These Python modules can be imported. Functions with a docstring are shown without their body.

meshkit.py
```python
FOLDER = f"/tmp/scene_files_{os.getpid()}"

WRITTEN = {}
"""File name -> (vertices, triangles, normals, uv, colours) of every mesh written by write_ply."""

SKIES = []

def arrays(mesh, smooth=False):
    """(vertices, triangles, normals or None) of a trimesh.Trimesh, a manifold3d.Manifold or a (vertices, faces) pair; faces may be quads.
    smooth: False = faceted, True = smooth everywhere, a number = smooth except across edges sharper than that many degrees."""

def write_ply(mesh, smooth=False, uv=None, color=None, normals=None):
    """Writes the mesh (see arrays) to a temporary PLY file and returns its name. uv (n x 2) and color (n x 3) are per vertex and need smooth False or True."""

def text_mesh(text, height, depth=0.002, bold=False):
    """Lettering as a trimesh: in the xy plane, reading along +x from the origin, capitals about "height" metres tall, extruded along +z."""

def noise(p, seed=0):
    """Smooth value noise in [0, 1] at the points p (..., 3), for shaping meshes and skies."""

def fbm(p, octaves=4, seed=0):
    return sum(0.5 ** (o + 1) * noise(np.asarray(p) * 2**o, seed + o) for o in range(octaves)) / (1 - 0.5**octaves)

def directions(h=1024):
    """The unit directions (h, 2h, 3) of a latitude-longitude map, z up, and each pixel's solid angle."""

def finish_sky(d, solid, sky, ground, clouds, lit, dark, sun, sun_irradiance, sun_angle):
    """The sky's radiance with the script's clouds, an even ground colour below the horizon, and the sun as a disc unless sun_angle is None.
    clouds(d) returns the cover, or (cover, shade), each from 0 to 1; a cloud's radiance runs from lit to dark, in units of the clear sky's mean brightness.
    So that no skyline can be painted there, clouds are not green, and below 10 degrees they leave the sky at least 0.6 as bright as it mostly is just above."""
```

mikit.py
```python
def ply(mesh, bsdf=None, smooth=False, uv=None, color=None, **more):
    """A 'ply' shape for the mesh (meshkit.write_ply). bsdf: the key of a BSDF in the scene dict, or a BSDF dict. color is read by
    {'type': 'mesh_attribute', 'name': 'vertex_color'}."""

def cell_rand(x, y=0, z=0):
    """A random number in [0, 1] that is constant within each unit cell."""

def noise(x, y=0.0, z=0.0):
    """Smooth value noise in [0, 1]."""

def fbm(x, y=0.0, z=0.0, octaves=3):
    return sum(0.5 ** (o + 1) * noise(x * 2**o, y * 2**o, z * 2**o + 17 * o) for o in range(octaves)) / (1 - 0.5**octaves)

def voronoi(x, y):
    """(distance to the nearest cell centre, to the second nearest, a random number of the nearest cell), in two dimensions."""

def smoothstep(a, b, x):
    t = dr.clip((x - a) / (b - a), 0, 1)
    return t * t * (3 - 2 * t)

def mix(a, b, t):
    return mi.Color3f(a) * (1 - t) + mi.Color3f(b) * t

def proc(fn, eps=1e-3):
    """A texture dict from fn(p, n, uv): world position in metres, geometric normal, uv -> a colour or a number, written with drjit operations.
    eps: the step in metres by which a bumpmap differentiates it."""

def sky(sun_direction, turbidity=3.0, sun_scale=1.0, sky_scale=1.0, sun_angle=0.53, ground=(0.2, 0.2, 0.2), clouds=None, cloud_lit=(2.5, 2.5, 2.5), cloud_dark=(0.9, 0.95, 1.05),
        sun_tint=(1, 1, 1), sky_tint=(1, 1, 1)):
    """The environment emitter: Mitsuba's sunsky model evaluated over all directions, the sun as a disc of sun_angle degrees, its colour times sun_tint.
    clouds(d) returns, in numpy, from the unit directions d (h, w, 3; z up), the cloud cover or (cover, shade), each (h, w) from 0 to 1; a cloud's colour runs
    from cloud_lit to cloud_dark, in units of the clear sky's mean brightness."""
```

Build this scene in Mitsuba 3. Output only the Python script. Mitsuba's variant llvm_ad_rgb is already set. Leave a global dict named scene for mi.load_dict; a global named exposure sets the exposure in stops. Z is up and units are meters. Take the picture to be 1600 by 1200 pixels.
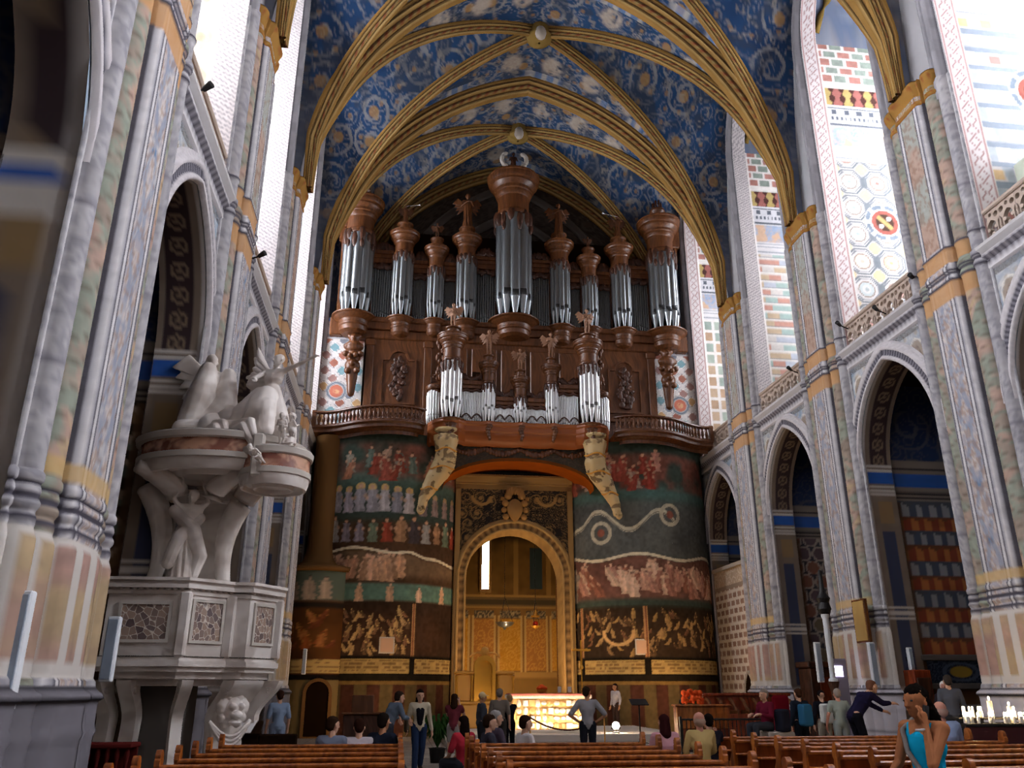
import math, numpy as np, trimesh, manifold3d as m3, mitsuba as mi, mikit, meshkit
from shapely.geometry import Polygon, Point, box as sbox
from shapely.ops import unary_union
T = mi.ScalarTransform4f
scene, labels = {}, {}

# ------------------------------------------------------------------ camera, light, exposure
exposure = 1.95
YAW, PITCH = math.radians(7.34), math.radians(20.26)
CAM = np.array([-4.74, 0.0, 1.7])
FWD = np.array([math.sin(YAW) * math.cos(PITCH), math.cos(YAW) * math.cos(PITCH), math.sin(PITCH)])
scene['camera'] = {'type': 'perspective', 'fov': math.degrees(2 * math.atan(800 / 1292.0)), 'fov_axis': 'x', 'near_clip': 0.1, 'far_clip': 200.0,
                   'to_world': T().look_at(origin=CAM.tolist(), target=(CAM + FWD).tolist(), up=[0, 0, 1])}
DAYLIGHT = (10.0, 10.3, 11.1)       # radiance of the daylit window panes of the tribunes
DAYLIGHT_LEFT = (10.5, 10.8, 11.6)

# ------------------------------------------------------------------ helpers
def C(h):
    x = np.array([int(h[i:i + 2], 16) for i in (1, 3, 5)]) / 255.0
    return np.where(x <= 0.04045, x / 12.92, ((x + 0.055) / 1.055) ** 2.4)

def material(key, rgb, rough=0.6, metal=0.0, spec=0.4, **more):
    rgb = C(rgb).tolist() if isinstance(rgb, str) else list(rgb)
    if metal == 0 and rough >= 0.9:
        b = {'type': 'diffuse', 'reflectance': {'type': 'rgb', 'value': rgb}}
    else:
        b = {'type': 'principled', 'base_color': {'type': 'rgb', 'value': rgb}, 'roughness': rough, 'metallic': metal, 'specular': spec, **more}
    scene[key] = {'type': 'twosided', 'bsdf': b}
    return key

VC = {'type': 'mesh_attribute', 'name': 'vertex_color'}
scene['paint'] = {'type': 'twosided', 'bsdf': {'type': 'diffuse', 'reflectance': VC}}
scene['gloss_paint'] = {'type': 'twosided', 'bsdf': {'type': 'principled', 'base_color': VC, 'roughness': 0.38, 'specular': 0.5}}
scene['silver_paint'] = {'type': 'twosided', 'bsdf': {'type': 'principled', 'base_color': VC, 'roughness': 0.3, 'metallic': 0.85}}

def grain(dark, light, k):
    a, b = C(dark).tolist(), C(light).tolist()
    def fn(p, n, uv):
        t = mikit.fbm(p.x * k + 3.0 * mikit.noise(p.z * 1.7, p.y * 1.3), p.y * k, p.z * k * 0.12, octaves=3)
        return mikit.mix(a, b, mikit.smoothstep(0.25, 0.75, t))
    return fn

def wood(key, dark, light, rough, k=14.0):
    scene[key] = {'type': 'twosided', 'bsdf': {'type': 'principled', 'base_color': mikit.proc(grain(dark, light, k)), 'roughness': rough, 'specular': 0.5}}
wood('oak', '#4c2a13', '#63391a', 0.4)
wood('oak_dark', '#2e1709', '#4a2612', 0.5)
wood('pew_wood', '#6a3311', '#a25a20', 0.3)
wood('pew_dark', '#421c0a', '#6b3012', 0.22)
wood('stall_wood', '#5a2210', '#86381c', 0.35)
def marble(p, n, uv):
    t = mikit.fbm(p.x * 2.2 + 1.5 * mikit.noise(p.z * 2.0, p.y * 2.0), p.y * 2.2, p.z * 2.2, octaves=3)
    return mikit.mix(C('#b9aea6').tolist(), C('#d9d2cc').tolist(), mikit.smoothstep(0.3, 0.6, t))
scene['marble'] = {'type': 'twosided', 'bsdf': {'type': 'principled', 'base_color': mikit.proc(marble), 'roughness': 0.45, 'specular': 0.45}}
def redmarble(p, n, uv):
    t = mikit.fbm(p.x * 5 + 2.0 * mikit.noise(p.z * 4.0, p.y * 4.0), p.y * 5, p.z * 5, octaves=3)
    return mikit.mix(C('#7d4636').tolist(), C('#c49a80').tolist(), mikit.smoothstep(0.35, 0.7, t))
scene['red_marble'] = {'type': 'twosided', 'bsdf': {'type': 'principled', 'base_color': mikit.proc(redmarble), 'roughness': 0.35, 'specular': 0.5}}
def breccia(p, n, uv):
    d1, d2, r = mikit.voronoi(p.x * 9 + p.y * 9, p.z * 9)
    c = mikit.mix(C('#5b4a4c').tolist(), C('#a08878').tolist(), r)
    return mikit.mix(C('#d8cfc4').tolist(), c, mikit.smoothstep(0.02, 0.12, d2 - d1))
scene['breccia'] = {'type': 'twosided', 'bsdf': {'type': 'principled', 'base_color': mikit.proc(breccia), 'roughness': 0.35, 'specular': 0.5}}
def paving(p, n, uv):
    u, v = p.x / 0.6, p.y / 0.6
    g = mikit.smoothstep(0.0, 0.03, mi.Float(0.5) - abs(u - mi.Float(mi.Int32(u + 1000)) + 1000 - 0.5)) * mikit.smoothstep(0.0, 0.03, mi.Float(0.5) - abs(v - mi.Float(mi.Int32(v + 1000)) + 1000 - 0.5))
    c = mikit.mix(C('#6d675f').tolist(), C('#8b857b').tolist(), 0.6 * mikit.cell_rand(u, v) + 0.4 * mikit.fbm(p.x * 4, p.y * 4))
    return mikit.mix(C('#4a4640').tolist(), c, g)
scene['paving'] = {'type': 'twosided', 'bsdf': {'type': 'principled', 'base_color': mikit.proc(paving), 'roughness': 0.45, 'specular': 0.4}}
material('stone', '#a39a90', 0.95); material('dark_stone', '#55504c', 0.95); material('pale_stone', '#bdb6ae', 0.95)
material('gilt', '#c58f3c', 0.45, 0.0); material('gold', '#cf9a3a', 0.3, 0.6); material('old_gold', '#7d6638', 0.9)
material('tin', '#a7adb0', 0.28, 0.95); material('silver', '#e4e6e8', 0.26, 0.75); material('dark_metal', '#1c1b1c', 0.5, 0.3)
material('blackish_wood', '#1d120b', 0.95);  # near-black brown wood of organ backs, door leaves and reading desk
def veined(p, n, uv):
    t = mikit.fbm(p.x * 3 + 2 * mikit.noise(p.z * 2.5, p.x * 2.5), p.y * 3, p.z * 3, octaves=3)
    return mikit.mix(C('#c4ab7c').tolist(), C('#5d4526').tolist(), mikit.smoothstep(0.55, 0.64, t) * 0.8)
scene['console_gold'] = {'type': 'twosided', 'bsdf': {'type': 'principled', 'base_color': mikit.proc(veined), 'roughness': 0.55, 'specular': 0.4}}
material('dark_room', '#2a2523', 0.95)

def new(base):
    """The key, or the key with the next free number."""
    used = lambda k: k in scene or k in labels or any_child.get(k)
    if not used(base):
        any_child[base] = 1
        return base
    n = counters.get(base, 0) + 1
    while used(f'{base}_{n:03d}'):
        n += 1
    counters[base] = n
    any_child[f'{base}_{n:03d}'] = 1
    return f'{base}_{n:03d}'
any_child, counters = {}, {}

def put(base, mesh, mat, smooth=False, color=None, uv=None, to=None):
    key = new(base)
    d = mesh if isinstance(mesh, dict) else mikit.ply(mesh, mat, smooth=smooth, color=color, uv=uv)
    if to is not None:
        d = {**d, 'to_world': to}
    scene[key] = d
    return key

def thing(name, label, cat, group=None):
    k = new(name)
    labels[k] = {'label': label, 'category': cat}
    if group:
        labels[k]['group'] = group
    return k

def tag(k, label, cat, group=None):
    labels[k] = {'label': label, 'category': cat}
    if group:
        labels[k]['group'] = group
    return k

def structure(name, label=None):
    any_child[name] = 1
    labels[name] = {'kind': 'structure', 'label': label or name.replace('_', ' ')}
    return name

def move(x=0, y=0, z=0, rz=0, s=1.0, sx=1):
    t = T().translate([x, y, z]).rotate([0, 0, 1], rz)
    return t.scale([s * sx, s, s])

def cat(*ms):
    out_v, out_f, at = [], [], 0
    for m in ms:
        v, f, _ = meshkit.arrays(m)
        out_v.append(v); out_f.append(np.asarray(f) + at); at += len(v)
    return np.vstack(out_v), np.vstack(out_f)

def moved(m, t=(0, 0, 0), rz=0.0, s=1.0, rx=0.0, ry=0.0):
    v, f, _ = meshkit.arrays(m)
    R = trimesh.transformations.euler_matrix(math.radians(rx), math.radians(ry), math.radians(rz))[:3, :3]
    return (v * s) @ R.T + np.array(t), f

def box(x0, x1, y0, y1, z0, z1, bev=0.0):
    """A box, its edges chamfered by bev."""
    if bev <= 0:
        b = trimesh.creation.box([x1 - x0, y1 - y0, z1 - z0])
        b.apply_translation([(x0 + x1) / 2, (y0 + y1) / 2, (z0 + z1) / 2])
        return np.array(b.vertices), np.array(b.faces)
    pts = []
    for sx in (0, 1):
        for sy in (0, 1):
            for sz in (0, 1):
                c = np.array([(x0, x1)[sx], (y0, y1)[sy], (z0, z1)[sz]])
                d = np.array([1 - 2 * sx, 1 - 2 * sy, 1 - 2 * sz]) * bev
                for k in range(3):
                    q = c + d; q[k] = c[k]
                    pts.append(q)
    h = trimesh.convex.convex_hull(np.array(pts))
    return np.array(h.vertices), np.array(h.faces)

def lathe(prof, n=20, a0=0.0, a1=2 * math.pi):
    """prof: rows of (radius, z)."""
    prof = np.array(prof, float)
    full = abs(a1 - a0 - 2 * math.pi) < 1e-6
    th = np.linspace(a0, a1, n + 1)[:n if full else n + 1]
    v = np.stack([prof[:, 0][:, None] * np.cos(th), prof[:, 0][:, None] * np.sin(th), np.repeat(prof[:, 1][:, None], len(th), 1)], -1).reshape(-1, 3)
    m, k, f = len(th), len(prof), []
    for i in range(k - 1):
        for j in range(m if full else m - 1):
            a, b = i * m + j, i * m + (j + 1) % m
            f.append((a, b, b + m)); f.append((a, b + m, a + m))
    return v, np.array(f)

def extrude(poly, h):
    """A shapely polygon, extruded along z from 0 to h."""
    ms = [trimesh.creation.extrude_polygon(g, h, engine='earcut') for g in getattr(poly, 'geoms', [poly])]
    return cat(*[(np.array(m.vertices), np.array(m.faces)) for m in ms])

def upright(m, y):
    """Turns an extrusion's (x, y, z) into (x, y + z, y-as-height): a shape drawn upright, its thickness along +y."""
    v, f, _ = meshkit.arrays(m)
    return np.stack([v[:, 0], y + v[:, 2], v[:, 1]], 1), f[:, ::-1]

def tube(path, rad, n=8, cap=True):
    p = np.array(path, float); r = np.broadcast_to(rad, (len(p),))
    t = np.gradient(p, axis=0); t /= np.linalg.norm(t, axis=1, keepdims=True) + 1e-12
    a = np.cross(t, np.where(np.abs(t[:, 2:]) < 0.9, [0, 0, 1.0], [1.0, 0, 0])); a /= np.linalg.norm(a, axis=1, keepdims=True)
    b, ang = np.cross(t, a), np.arange(n) * 2 * math.pi / n
    v = (p[:, None] + r[:, None, None] * (np.cos(ang)[None, :, None] * a[:, None] + np.sin(ang)[None, :, None] * b[:, None])).reshape(-1, 3)
    f = []
    for i in range(len(p) - 1):
        for j in range(n):
            q = (i * n + j, i * n + (j + 1) % n, (i + 1) * n + (j + 1) % n, (i + 1) * n + j)
            f += [(q[0], q[1], q[2]), (q[0], q[2], q[3])]
    if cap:
        v = np.vstack([v, p[:1], p[-1:]]); k = len(p) * n
        for j in range(n):
            f += [(k, (j + 1) % n, j), (k + 1, (len(p) - 1) * n + j, (len(p) - 1) * n + (j + 1) % n)]
    return v, np.array(f)

def sweep(path, prof, side, flip=1.0):
    """prof rows (a, b): a along the fixed direction side, b along the path's normal in the plane across it."""
    p = np.array(path, float); prof = np.array(prof, float)
    t = np.gradient(p, axis=0); t /= np.linalg.norm(t, axis=1, keepdims=True) + 1e-12
    s = np.broadcast_to(np.array(side, float), p.shape)
    n = np.cross(t, s) * flip; n /= np.linalg.norm(n, axis=1, keepdims=True) + 1e-12
    v = (p[:, None] + prof[None, :, :1] * s[:, None] + prof[None, :, 1:] * n[:, None])
    m, k = len(p), len(prof)
    i, j = np.meshgrid(np.arange(m - 1), np.arange(k - 1), indexing='ij')
    q = np.stack([i * k + j, i * k + j + 1, (i + 1) * k + j + 1, (i + 1) * k + j], -1).reshape(-1, 4)
    return v.reshape(-1, 3), np.vstack([q[:, [0, 1, 2]], q[:, [0, 2, 3]]])

def surf(base, fn, us, vs, col, mat='paint', smooth=True):
    """A painted surface: fn(u, v) -> points, col(u, v) -> colours, both over the grid us x vs."""
    U, V = np.meshgrid(us, vs, indexing='ij')
    P = np.stack([np.broadcast_to(x, U.shape) for x in fn(U, V)], -1).reshape(-1, 3)
    n, m = len(us), len(vs)
    i, j = np.meshgrid(np.arange(n - 1), np.arange(m - 1), indexing='ij')
    q = np.stack([i * m + j, i * m + j + 1, (i + 1) * m + j + 1, (i + 1) * m + j], -1).reshape(-1, 4)
    return put(base, (P, np.vstack([q[:, [0, 1, 2]], q[:, [0, 2, 3]]])), mat, smooth, color=np.clip(col(U.ravel(), V.ravel()), 0.004, 0.9))

def ar(a, b, step):
    return np.linspace(a, b, max(2, int(round(abs(b - a) / step)) + 1))

# painting, in metres on the surface
def nz(u, v, k=1.0, seed=0, oc=3):
    return meshkit.fbm(np.stack([u * k, v * k, np.full_like(u, seed * 7.3)], -1), oc, seed)

def rnd(i, j, seed=0):
    h = (np.asarray(i).astype(np.int64) * 374761393 + np.asarray(j).astype(np.int64) * 668265263 + seed * 144665) & 0xFFFFFFFF
    h = ((h ^ (h >> 13)) * 1274126177) & 0xFFFFFFFF
    return ((h ^ (h >> 16)) & 0xFFFFFF) / 16777215.0

def ss(a, b, x):
    t = np.clip((x - a) / (b - a), 0, 1)
    return t * t * (3 - 2 * t)

def mx(a, b, t):
    t = np.asarray(t)[..., None]
    return np.asarray(a) * (1 - t) + np.asarray(b) * t

def flat(u, c):
    return np.broadcast_to(np.asarray(c, float), u.shape + (3,)).copy()

def line(x, at, w):
    return 1 - ss(w * 0.5, w * 0.5 + 0.02, np.abs(x - at))

def frac(x):
    return x - np.floor(x)

def pick(cols, r):
    cols = np.array([C(c) if isinstance(c, str) else c for c in cols])
    return cols[np.minimum((r * len(cols)).astype(int), len(cols) - 1)]
# ------------------------------------------------------------------ painted patterns
BLUE, WHITE, OCHRE, FLESH, GREY = C('#3f6298'), C('#c3c4c2'), C('#a98249'), C('#b08f78'), C('#a6a3a8')

def scrolls(u, v, seed=0, cell=1.5):
    """(white scroll, ochre blossom): spiral arabesques around jittered centres."""
    white, ochre = np.zeros_like(u), np.zeros_like(u)
    for size, amp, sd in ((cell, 1.0, seed), (cell * 0.42, 0.75, seed + 5)):
        x, y = u / size, v / size
        best = np.full_like(u, 9.0); bx = np.zeros_like(u); by = np.zeros_like(u); br = np.zeros_like(u)
        for a in (-1, 0, 1):
            for b in (-1, 0, 1):
                i, j = np.floor(x) + a, np.floor(y) + b
                cx, cy = i + 0.5 + 0.5 * (rnd(i, j, sd) - 0.5), j + 0.5 + 0.5 * (rnd(i, j, sd + 1) - 0.5)
                d = np.hypot(x - cx, y - cy); s = d < best
                best = np.where(s, d, best); bx = np.where(s, x - cx, bx); by = np.where(s, y - cy, by); br = np.where(s, rnd(i, j, sd + 2), br)
        th = np.arctan2(by, bx) / (2 * math.pi) * np.where(br > 0.5, 1, -1)
        t = frac(th + best / 0.3 + br * 3)
        leaf = 0.5 + 0.5 * np.sin(th * 2 * math.pi * 7 + best * 40)
        w = (0.07 + 0.11 * leaf) * ss(0.75, 0.3, best)
        m = ss(w + 0.08, w, np.abs(t - 0.5)) * ss(0.09, 0.14, best) * (0.55 + 0.45 * nz(u, v, 3, sd))
        white = np.maximum(white, m * amp * (br > 0.12))
        ochre = np.maximum(ochre, ss(0.17, 0.12, best) * amp * (br > 0.45))
    return white, ochre

def vault_paint(u, v, seed, dusty):
    base = mx(C('#1f2f4b'), C('#314c72'), nz(u, v, 0.9, seed))
    w, o = scrolls(u, v, seed)
    n = nz(u, v, 2.3, seed + 3)
    c = mx(base, C('#908e8a'), 0.8 * w * ss(0.3, 0.55, n + 0.05))
    c = mx(c, C('#3a3d44'), 0.55 * ss(0.5, 0.62, nz(u, v, 1.7, seed + 12)))
    c = mx(c, OCHRE * 0.8, 0.7 * o)
    c = mx(c, C('#8d8578'), ss(0.62, 0.7, nz(u, v, 5.0, seed + 8)) * 0.55)
    return mx(c, mx(C('#9a9aa0'), C('#7388a8'), nz(u, v, 1.5, seed + 4)), dusty * (0.55 + 0.4 * nz(u, v, 1.2, seed + 9)))

def figures(c, u, v, lst):
    """Draws robed or naked figures: rows of (x, z of the feet, height, robe, skin, halo or None, lean)."""
    for x, z, h, robe, skin, halo, lean in lst:
        s = np.flatnonzero((np.abs(u - x) < h * 0.5) & (v > z - 0.05 * h) & (v < z + 1.2 * h))
        if not len(s):
            continue
        p, q = (u[s] - x - lean * (v[s] - z)) / h, (v[s] - z) / h
        nn = nz(u[s], v[s], 5.0 / max(h, .4), int(x * 57) % 89, 2) - .5; p = p + .12 * nn; q = q + .06 * nn
        cc = c[s]
        sh = 0.55 + 0.35 * (p < 0) * ss(-.2, 0, p) + 0.6 * nz(u[s], v[s], 9.0 / max(h, 0.5), int(x * 91) % 97)
        if halo is not None:
            cc = mx(cc, halo, ss(0.16, 0.13, np.hypot(p, q - 0.88)))
        w = 0.2 - 0.07 * q + 0.03 * np.sin(q * 25 + x * 7)
        cc = mx(cc, np.asarray(robe) * sh[:, None], ss(w + 0.03, w, np.abs(p)) * ss(-0.02, 0.02, q) * ss(0.82, 0.76, q))
        arm = np.minimum(np.hypot((p - 0.17) * 1.0, (q - 0.55) * 0.8), np.hypot(p + 0.17, (q - 0.5) * 0.8))
        cc = mx(cc, np.asarray(skin) * sh[:, None], 0.7 * ss(0.08, 0.04, arm))
        cc = mx(cc, skin, ss(0.085, 0.06, np.hypot(p, (q - 0.88) * 0.8)))
        cc = mx(cc, C('#3a2a20'), 0.7 * ss(0.085, 0.06, np.hypot(p, (q - 0.93) * 0.9)) * ss(0.9, 0.94, q) * (halo is None))
        c[s] = cc
    return c

def wall_stone(u, v, seed=0, tint='#a09ea1'):
    n = nz(u, v, 1.3, seed)
    c = mx(C(tint) * 0.78, C(tint) * 1.15, n)
    return mx(c, C('#8c9a9c'), 0.35 * ss(0.5, 0.75, nz(u, v, 0.5, seed + 2)))

def spandrel_paint(u, v, seed):
    c = mx(wall_stone(u, v, seed, '#9b9ea4'), C('#7a8ea3'), 0.75 * ss(0.35, 0.6, nz(u, v, 1.1, seed + 1)))
    w, o = scrolls(u, v, seed + 40, 1.1)
    c = mx(c, C('#c6c2bb'), 0.55 * w)
    c = mx(c, C('#a88a5a'), 0.5 * o)
    for q in (-1, 1):
        d = np.hypot((u - q * 1.5) / .3, (v - 10.35) / .42)
        c = mx(c, C('#8d8278'), ss(1.0, .9, d)); c = mx(c, C('#c0bbb4'), line(d, 1.05, .14)); c = mx(c, C('#6d5a52'), ss(.6, .5, d) * ss(.4, .6, nz(u, v, 7, seed)))
    return c * (0.8 + 0.4 * nz(u, v, 9, seed + 6, 2))[:, None]

def panel_paint(kind, u, z, seed=0):
    """The painted buttress faces of the tribunes: u from the nave inward, z the height."""
    n = nz(u, z, 2.0, seed)
    base = mx(C('#bab5b5'), C('#cdc9c6'), n)
    c = base.copy()
    red, green, yel, blu = C('#b06a5e'), C('#8d9d92'), C('#bfae8c'), C('#8fa2b0')
    if kind == 'octagon':
        a, b = u / 1.05, z / 1.05
        i, j = np.floor(a), np.floor(b); x, y = frac(a) - 0.5, frac(b) - 0.5
        o = np.maximum(np.maximum(np.abs(x), np.abs(y)), (np.abs(x) + np.abs(y)) / 1.414)
        col = pick(['#b5827a', '#c2ac86', '#c9b9a9', '#a9b4b4'], rnd(i, j, 3)); r = np.hypot(x, y)
        c = mx(c, C('#6d7378'), line(o, 0.46, 0.05)); c = mx(c, C('#70757a'), line(o, 0.38, 0.025))
        c = mx(c, col, 0.8 * line(r, 0.2, 0.1)); c = mx(c, C('#8a7a70'), line(r, 0.27, 0.02)); c = mx(c, col * 0.8, ss(0.09, 0.06, r))
        X, Y = np.abs(frac(a + 0.5) - 0.5), np.abs(frac(b + 0.5) - 0.5)
        c = mx(c, yel, ss(0.22, 0.18, np.minimum(np.hypot(X - 0.1, Y), np.hypot(X, Y - 0.1)) * 1.6))
    elif kind == 'cube':
        j = np.floor(z / 0.62); a = u / 0.72 + 0.5 * (j % 2)
        x, y = frac(a), frac(z / 0.62)
        i = np.floor(a)
        c = mx(c, C('#7c8794'), ss(0.3, 0.26, y) * ss(0.02, 0.06, x) * 0.9)
        c = mx(c, C('#9fa9b2'), ss(0.72, 0.76, x + 0.25 * (y - 0.3)) * (y > 0.28) * 0.8)
        c = mx(c, pick(['#b5655a', '#c8a46a', '#c9c4c0', '#c9c4c0', '#9ab0a8'], rnd(i, j, 5)), ss(0.28, 0.2, np.maximum(np.abs(x - 0.38), np.abs(y - 0.62))) * 0.75 * (rnd(i, j, 6) > 0.35))
    elif kind == 'scale':
        j = np.floor(z / 0.36); a = u / 0.52 + 0.5 * (j % 2); x, y = frac(a) - 0.5, frac(z / 0.36)
        i = np.floor(a)
        col = pick(['#b98d80', '#9db0aa', '#b9a58c', '#aeb2bb', '#c5bfba'], rnd(i, j, 8))
        c = mx(col, C('#d3cfca'), ss(0.55, 0.9, y)); c = mx(c, C('#8b8d92'), ss(0.13, 0.05, y) * 0.6)
    elif kind == 'tile':
        a, b = u / 0.6, z / 0.6; x, y = np.abs(frac(a) - 0.5), np.abs(frac(b) - 0.5)
        col = pick(['#a98f78', '#9aa59a', '#b09a84', '#8f9c94'], ((np.floor(a) + np.floor(b)) % 2) * 0.5 + 0.45 * rnd(np.floor(a), np.floor(b), 4))
        c = mx(col * (0.8 + 0.4 * n[:, None]), C('#d0ccc8'), ss(0.37, 0.4, np.maximum(x, y)))
    elif kind == 'lattice':
        a, b = u / 0.9 + z / 1.15, u / 0.9 - z / 1.15; x, y = np.abs(frac(a) - 0.5), np.abs(frac(b) - 0.5)
        col = pick(['#b9a897', '#a9b4a8', '#b7a7a0', '#b5b0a0'], rnd(np.floor(a), np.floor(b), 4))
        c = mx(col, C('#d8d5d3'), ss(0.4, 0.45, np.maximum(x, y))); c = mx(c, C('#a58b70'), 0.6 * ss(0.2, 0.12, np.hypot(x, y)))
    elif kind == 'quatrefoil':
        a, b = u / 0.78, z / 0.78
        aa, bb = (a + b), (a - b); i, j = np.floor(aa), np.floor(bb); x, y = frac(aa) - 0.5, frac(bb) - 0.5
        X, Y = np.abs(x + y) * 0.7, np.abs(x - y) * 0.7
        q = np.minimum(np.hypot(X - 0.14, Y), np.hypot(X, Y - 0.14))
        col = pick(['#8f5f52', '#6f8f97', '#8e6f6a', '#b09068', '#767a84'], rnd(i, j, 11))
        c = mx(c * 0.95, col, ss(0.25, 0.22, q)); c = mx(c, C('#d8d4d0'), line(q, 0.265, 0.04)); c = mx(c, C('#6d7078'), line(q, 0.3, 0.02) * 0.8)
        pass
    if kind in ('octagon', 'cube', 'scale', 'quatrefoil', 'tile'):
        cu, cz, R = {'octagon': (1.6, 16.8, 0.72), 'cube': (2.0, 16.75, 0.8), 'scale': (2.4, 16.6, 0.85), 'tile': (2.1, 16.3, 0.8), 'quatrefoil': (0.0, 0.0, 0.0)}[kind]
        if R:
            r = np.hypot(u - cu, z - cz); t = np.arctan2(z - cz, u - cu)
            c = mx(c, C('#d2cfcc'), ss(R + 0.02, R, r))
            c = mx(c, C('#6f7984'), line(r, R * 0.87, 0.14) * (np.abs(frac(t / 6.2832 * 8) - 0.5) < 0.36))
            c = mx(c, C('#8f564e'), ss(R * 0.7, R * 0.66, r))
            c = mx(c, C('#4d3b34'), ss(R * 0.48, R * 0.44, r))
            e = (u - cu) * 0.7 + (z - cz) * 0.7; f = (u - cu) * 0.7 - (z - cz) * 0.7
            c = mx(c, C('#a08b60'), ss(0.1, 0.07, np.abs(e)) * ss(R * 0.5, R * 0.45, r))
            for q in (-1, 1):
                c = mx(c, C('#d8d8d8'), ss(0.11, 0.08, np.hypot(e - q * 0.22, f * 1.2)) * ss(R * 0.5, R * 0.45, r))
    up = z > 19.2
    k = ss(0.4, 0.6, frac(u / 0.4))
    bands = c.copy()
    bands = mx(C('#c9c7c8'), C('#8d9199'), line(z, 19.35, 0.07) + 0.8 * line(z, 19.6, 0.05) + 0.7 * line(z, 19.75, 0.04))
    w, o = scrolls(u, z, seed + 21, 0.8)
    fr = mx(mx(C('#7f93b0'), C('#a9b3c2'), n), C('#c2a58e'), np.maximum(ss(0.5, 0.6, nz(u, z, 2.6, seed + 6)), w * 0.8))
    bands = mx(bands, fr, ss(19.83, 19.86, z))
    cor = mx(C('#bfbfc3'), C('#5d626b'), line(z, 20.78, 0.05) + line(z, 21.05, 0.1) * (frac(u / 0.17) > 0.55) + line(z, 21.33, 0.18) * (frac(u / 0.48) > 0.6) + line(z, 21.5, 0.04))
    bands = mx(bands, cor, ss(20.65, 20.68, z))
    x = np.abs(frac(u / 0.4) - 0.5); prof = 0.3 + 0.12 * np.sin((z - 21.6) * 14)
    ba = mx(C('#4d3431'), pick(['#a59160', '#94605a'], (np.floor(u / 0.4) % 2) * 0.6 + 0.1), ss(prof + 0.03, prof, x))
    bands = mx(bands, ba, ss(21.6, 21.63, z)); bands = mx(bands, C('#d0ccc8'), ss(22.38, 22.41, z))
    j = np.floor((z - 22.65) / 0.37); a = u / 0.56 + 0.5 * (j % 2); x, y = np.abs(frac(a) - 0.5), np.abs(frac((z - 22.65) / 0.37) - 0.5)
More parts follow.
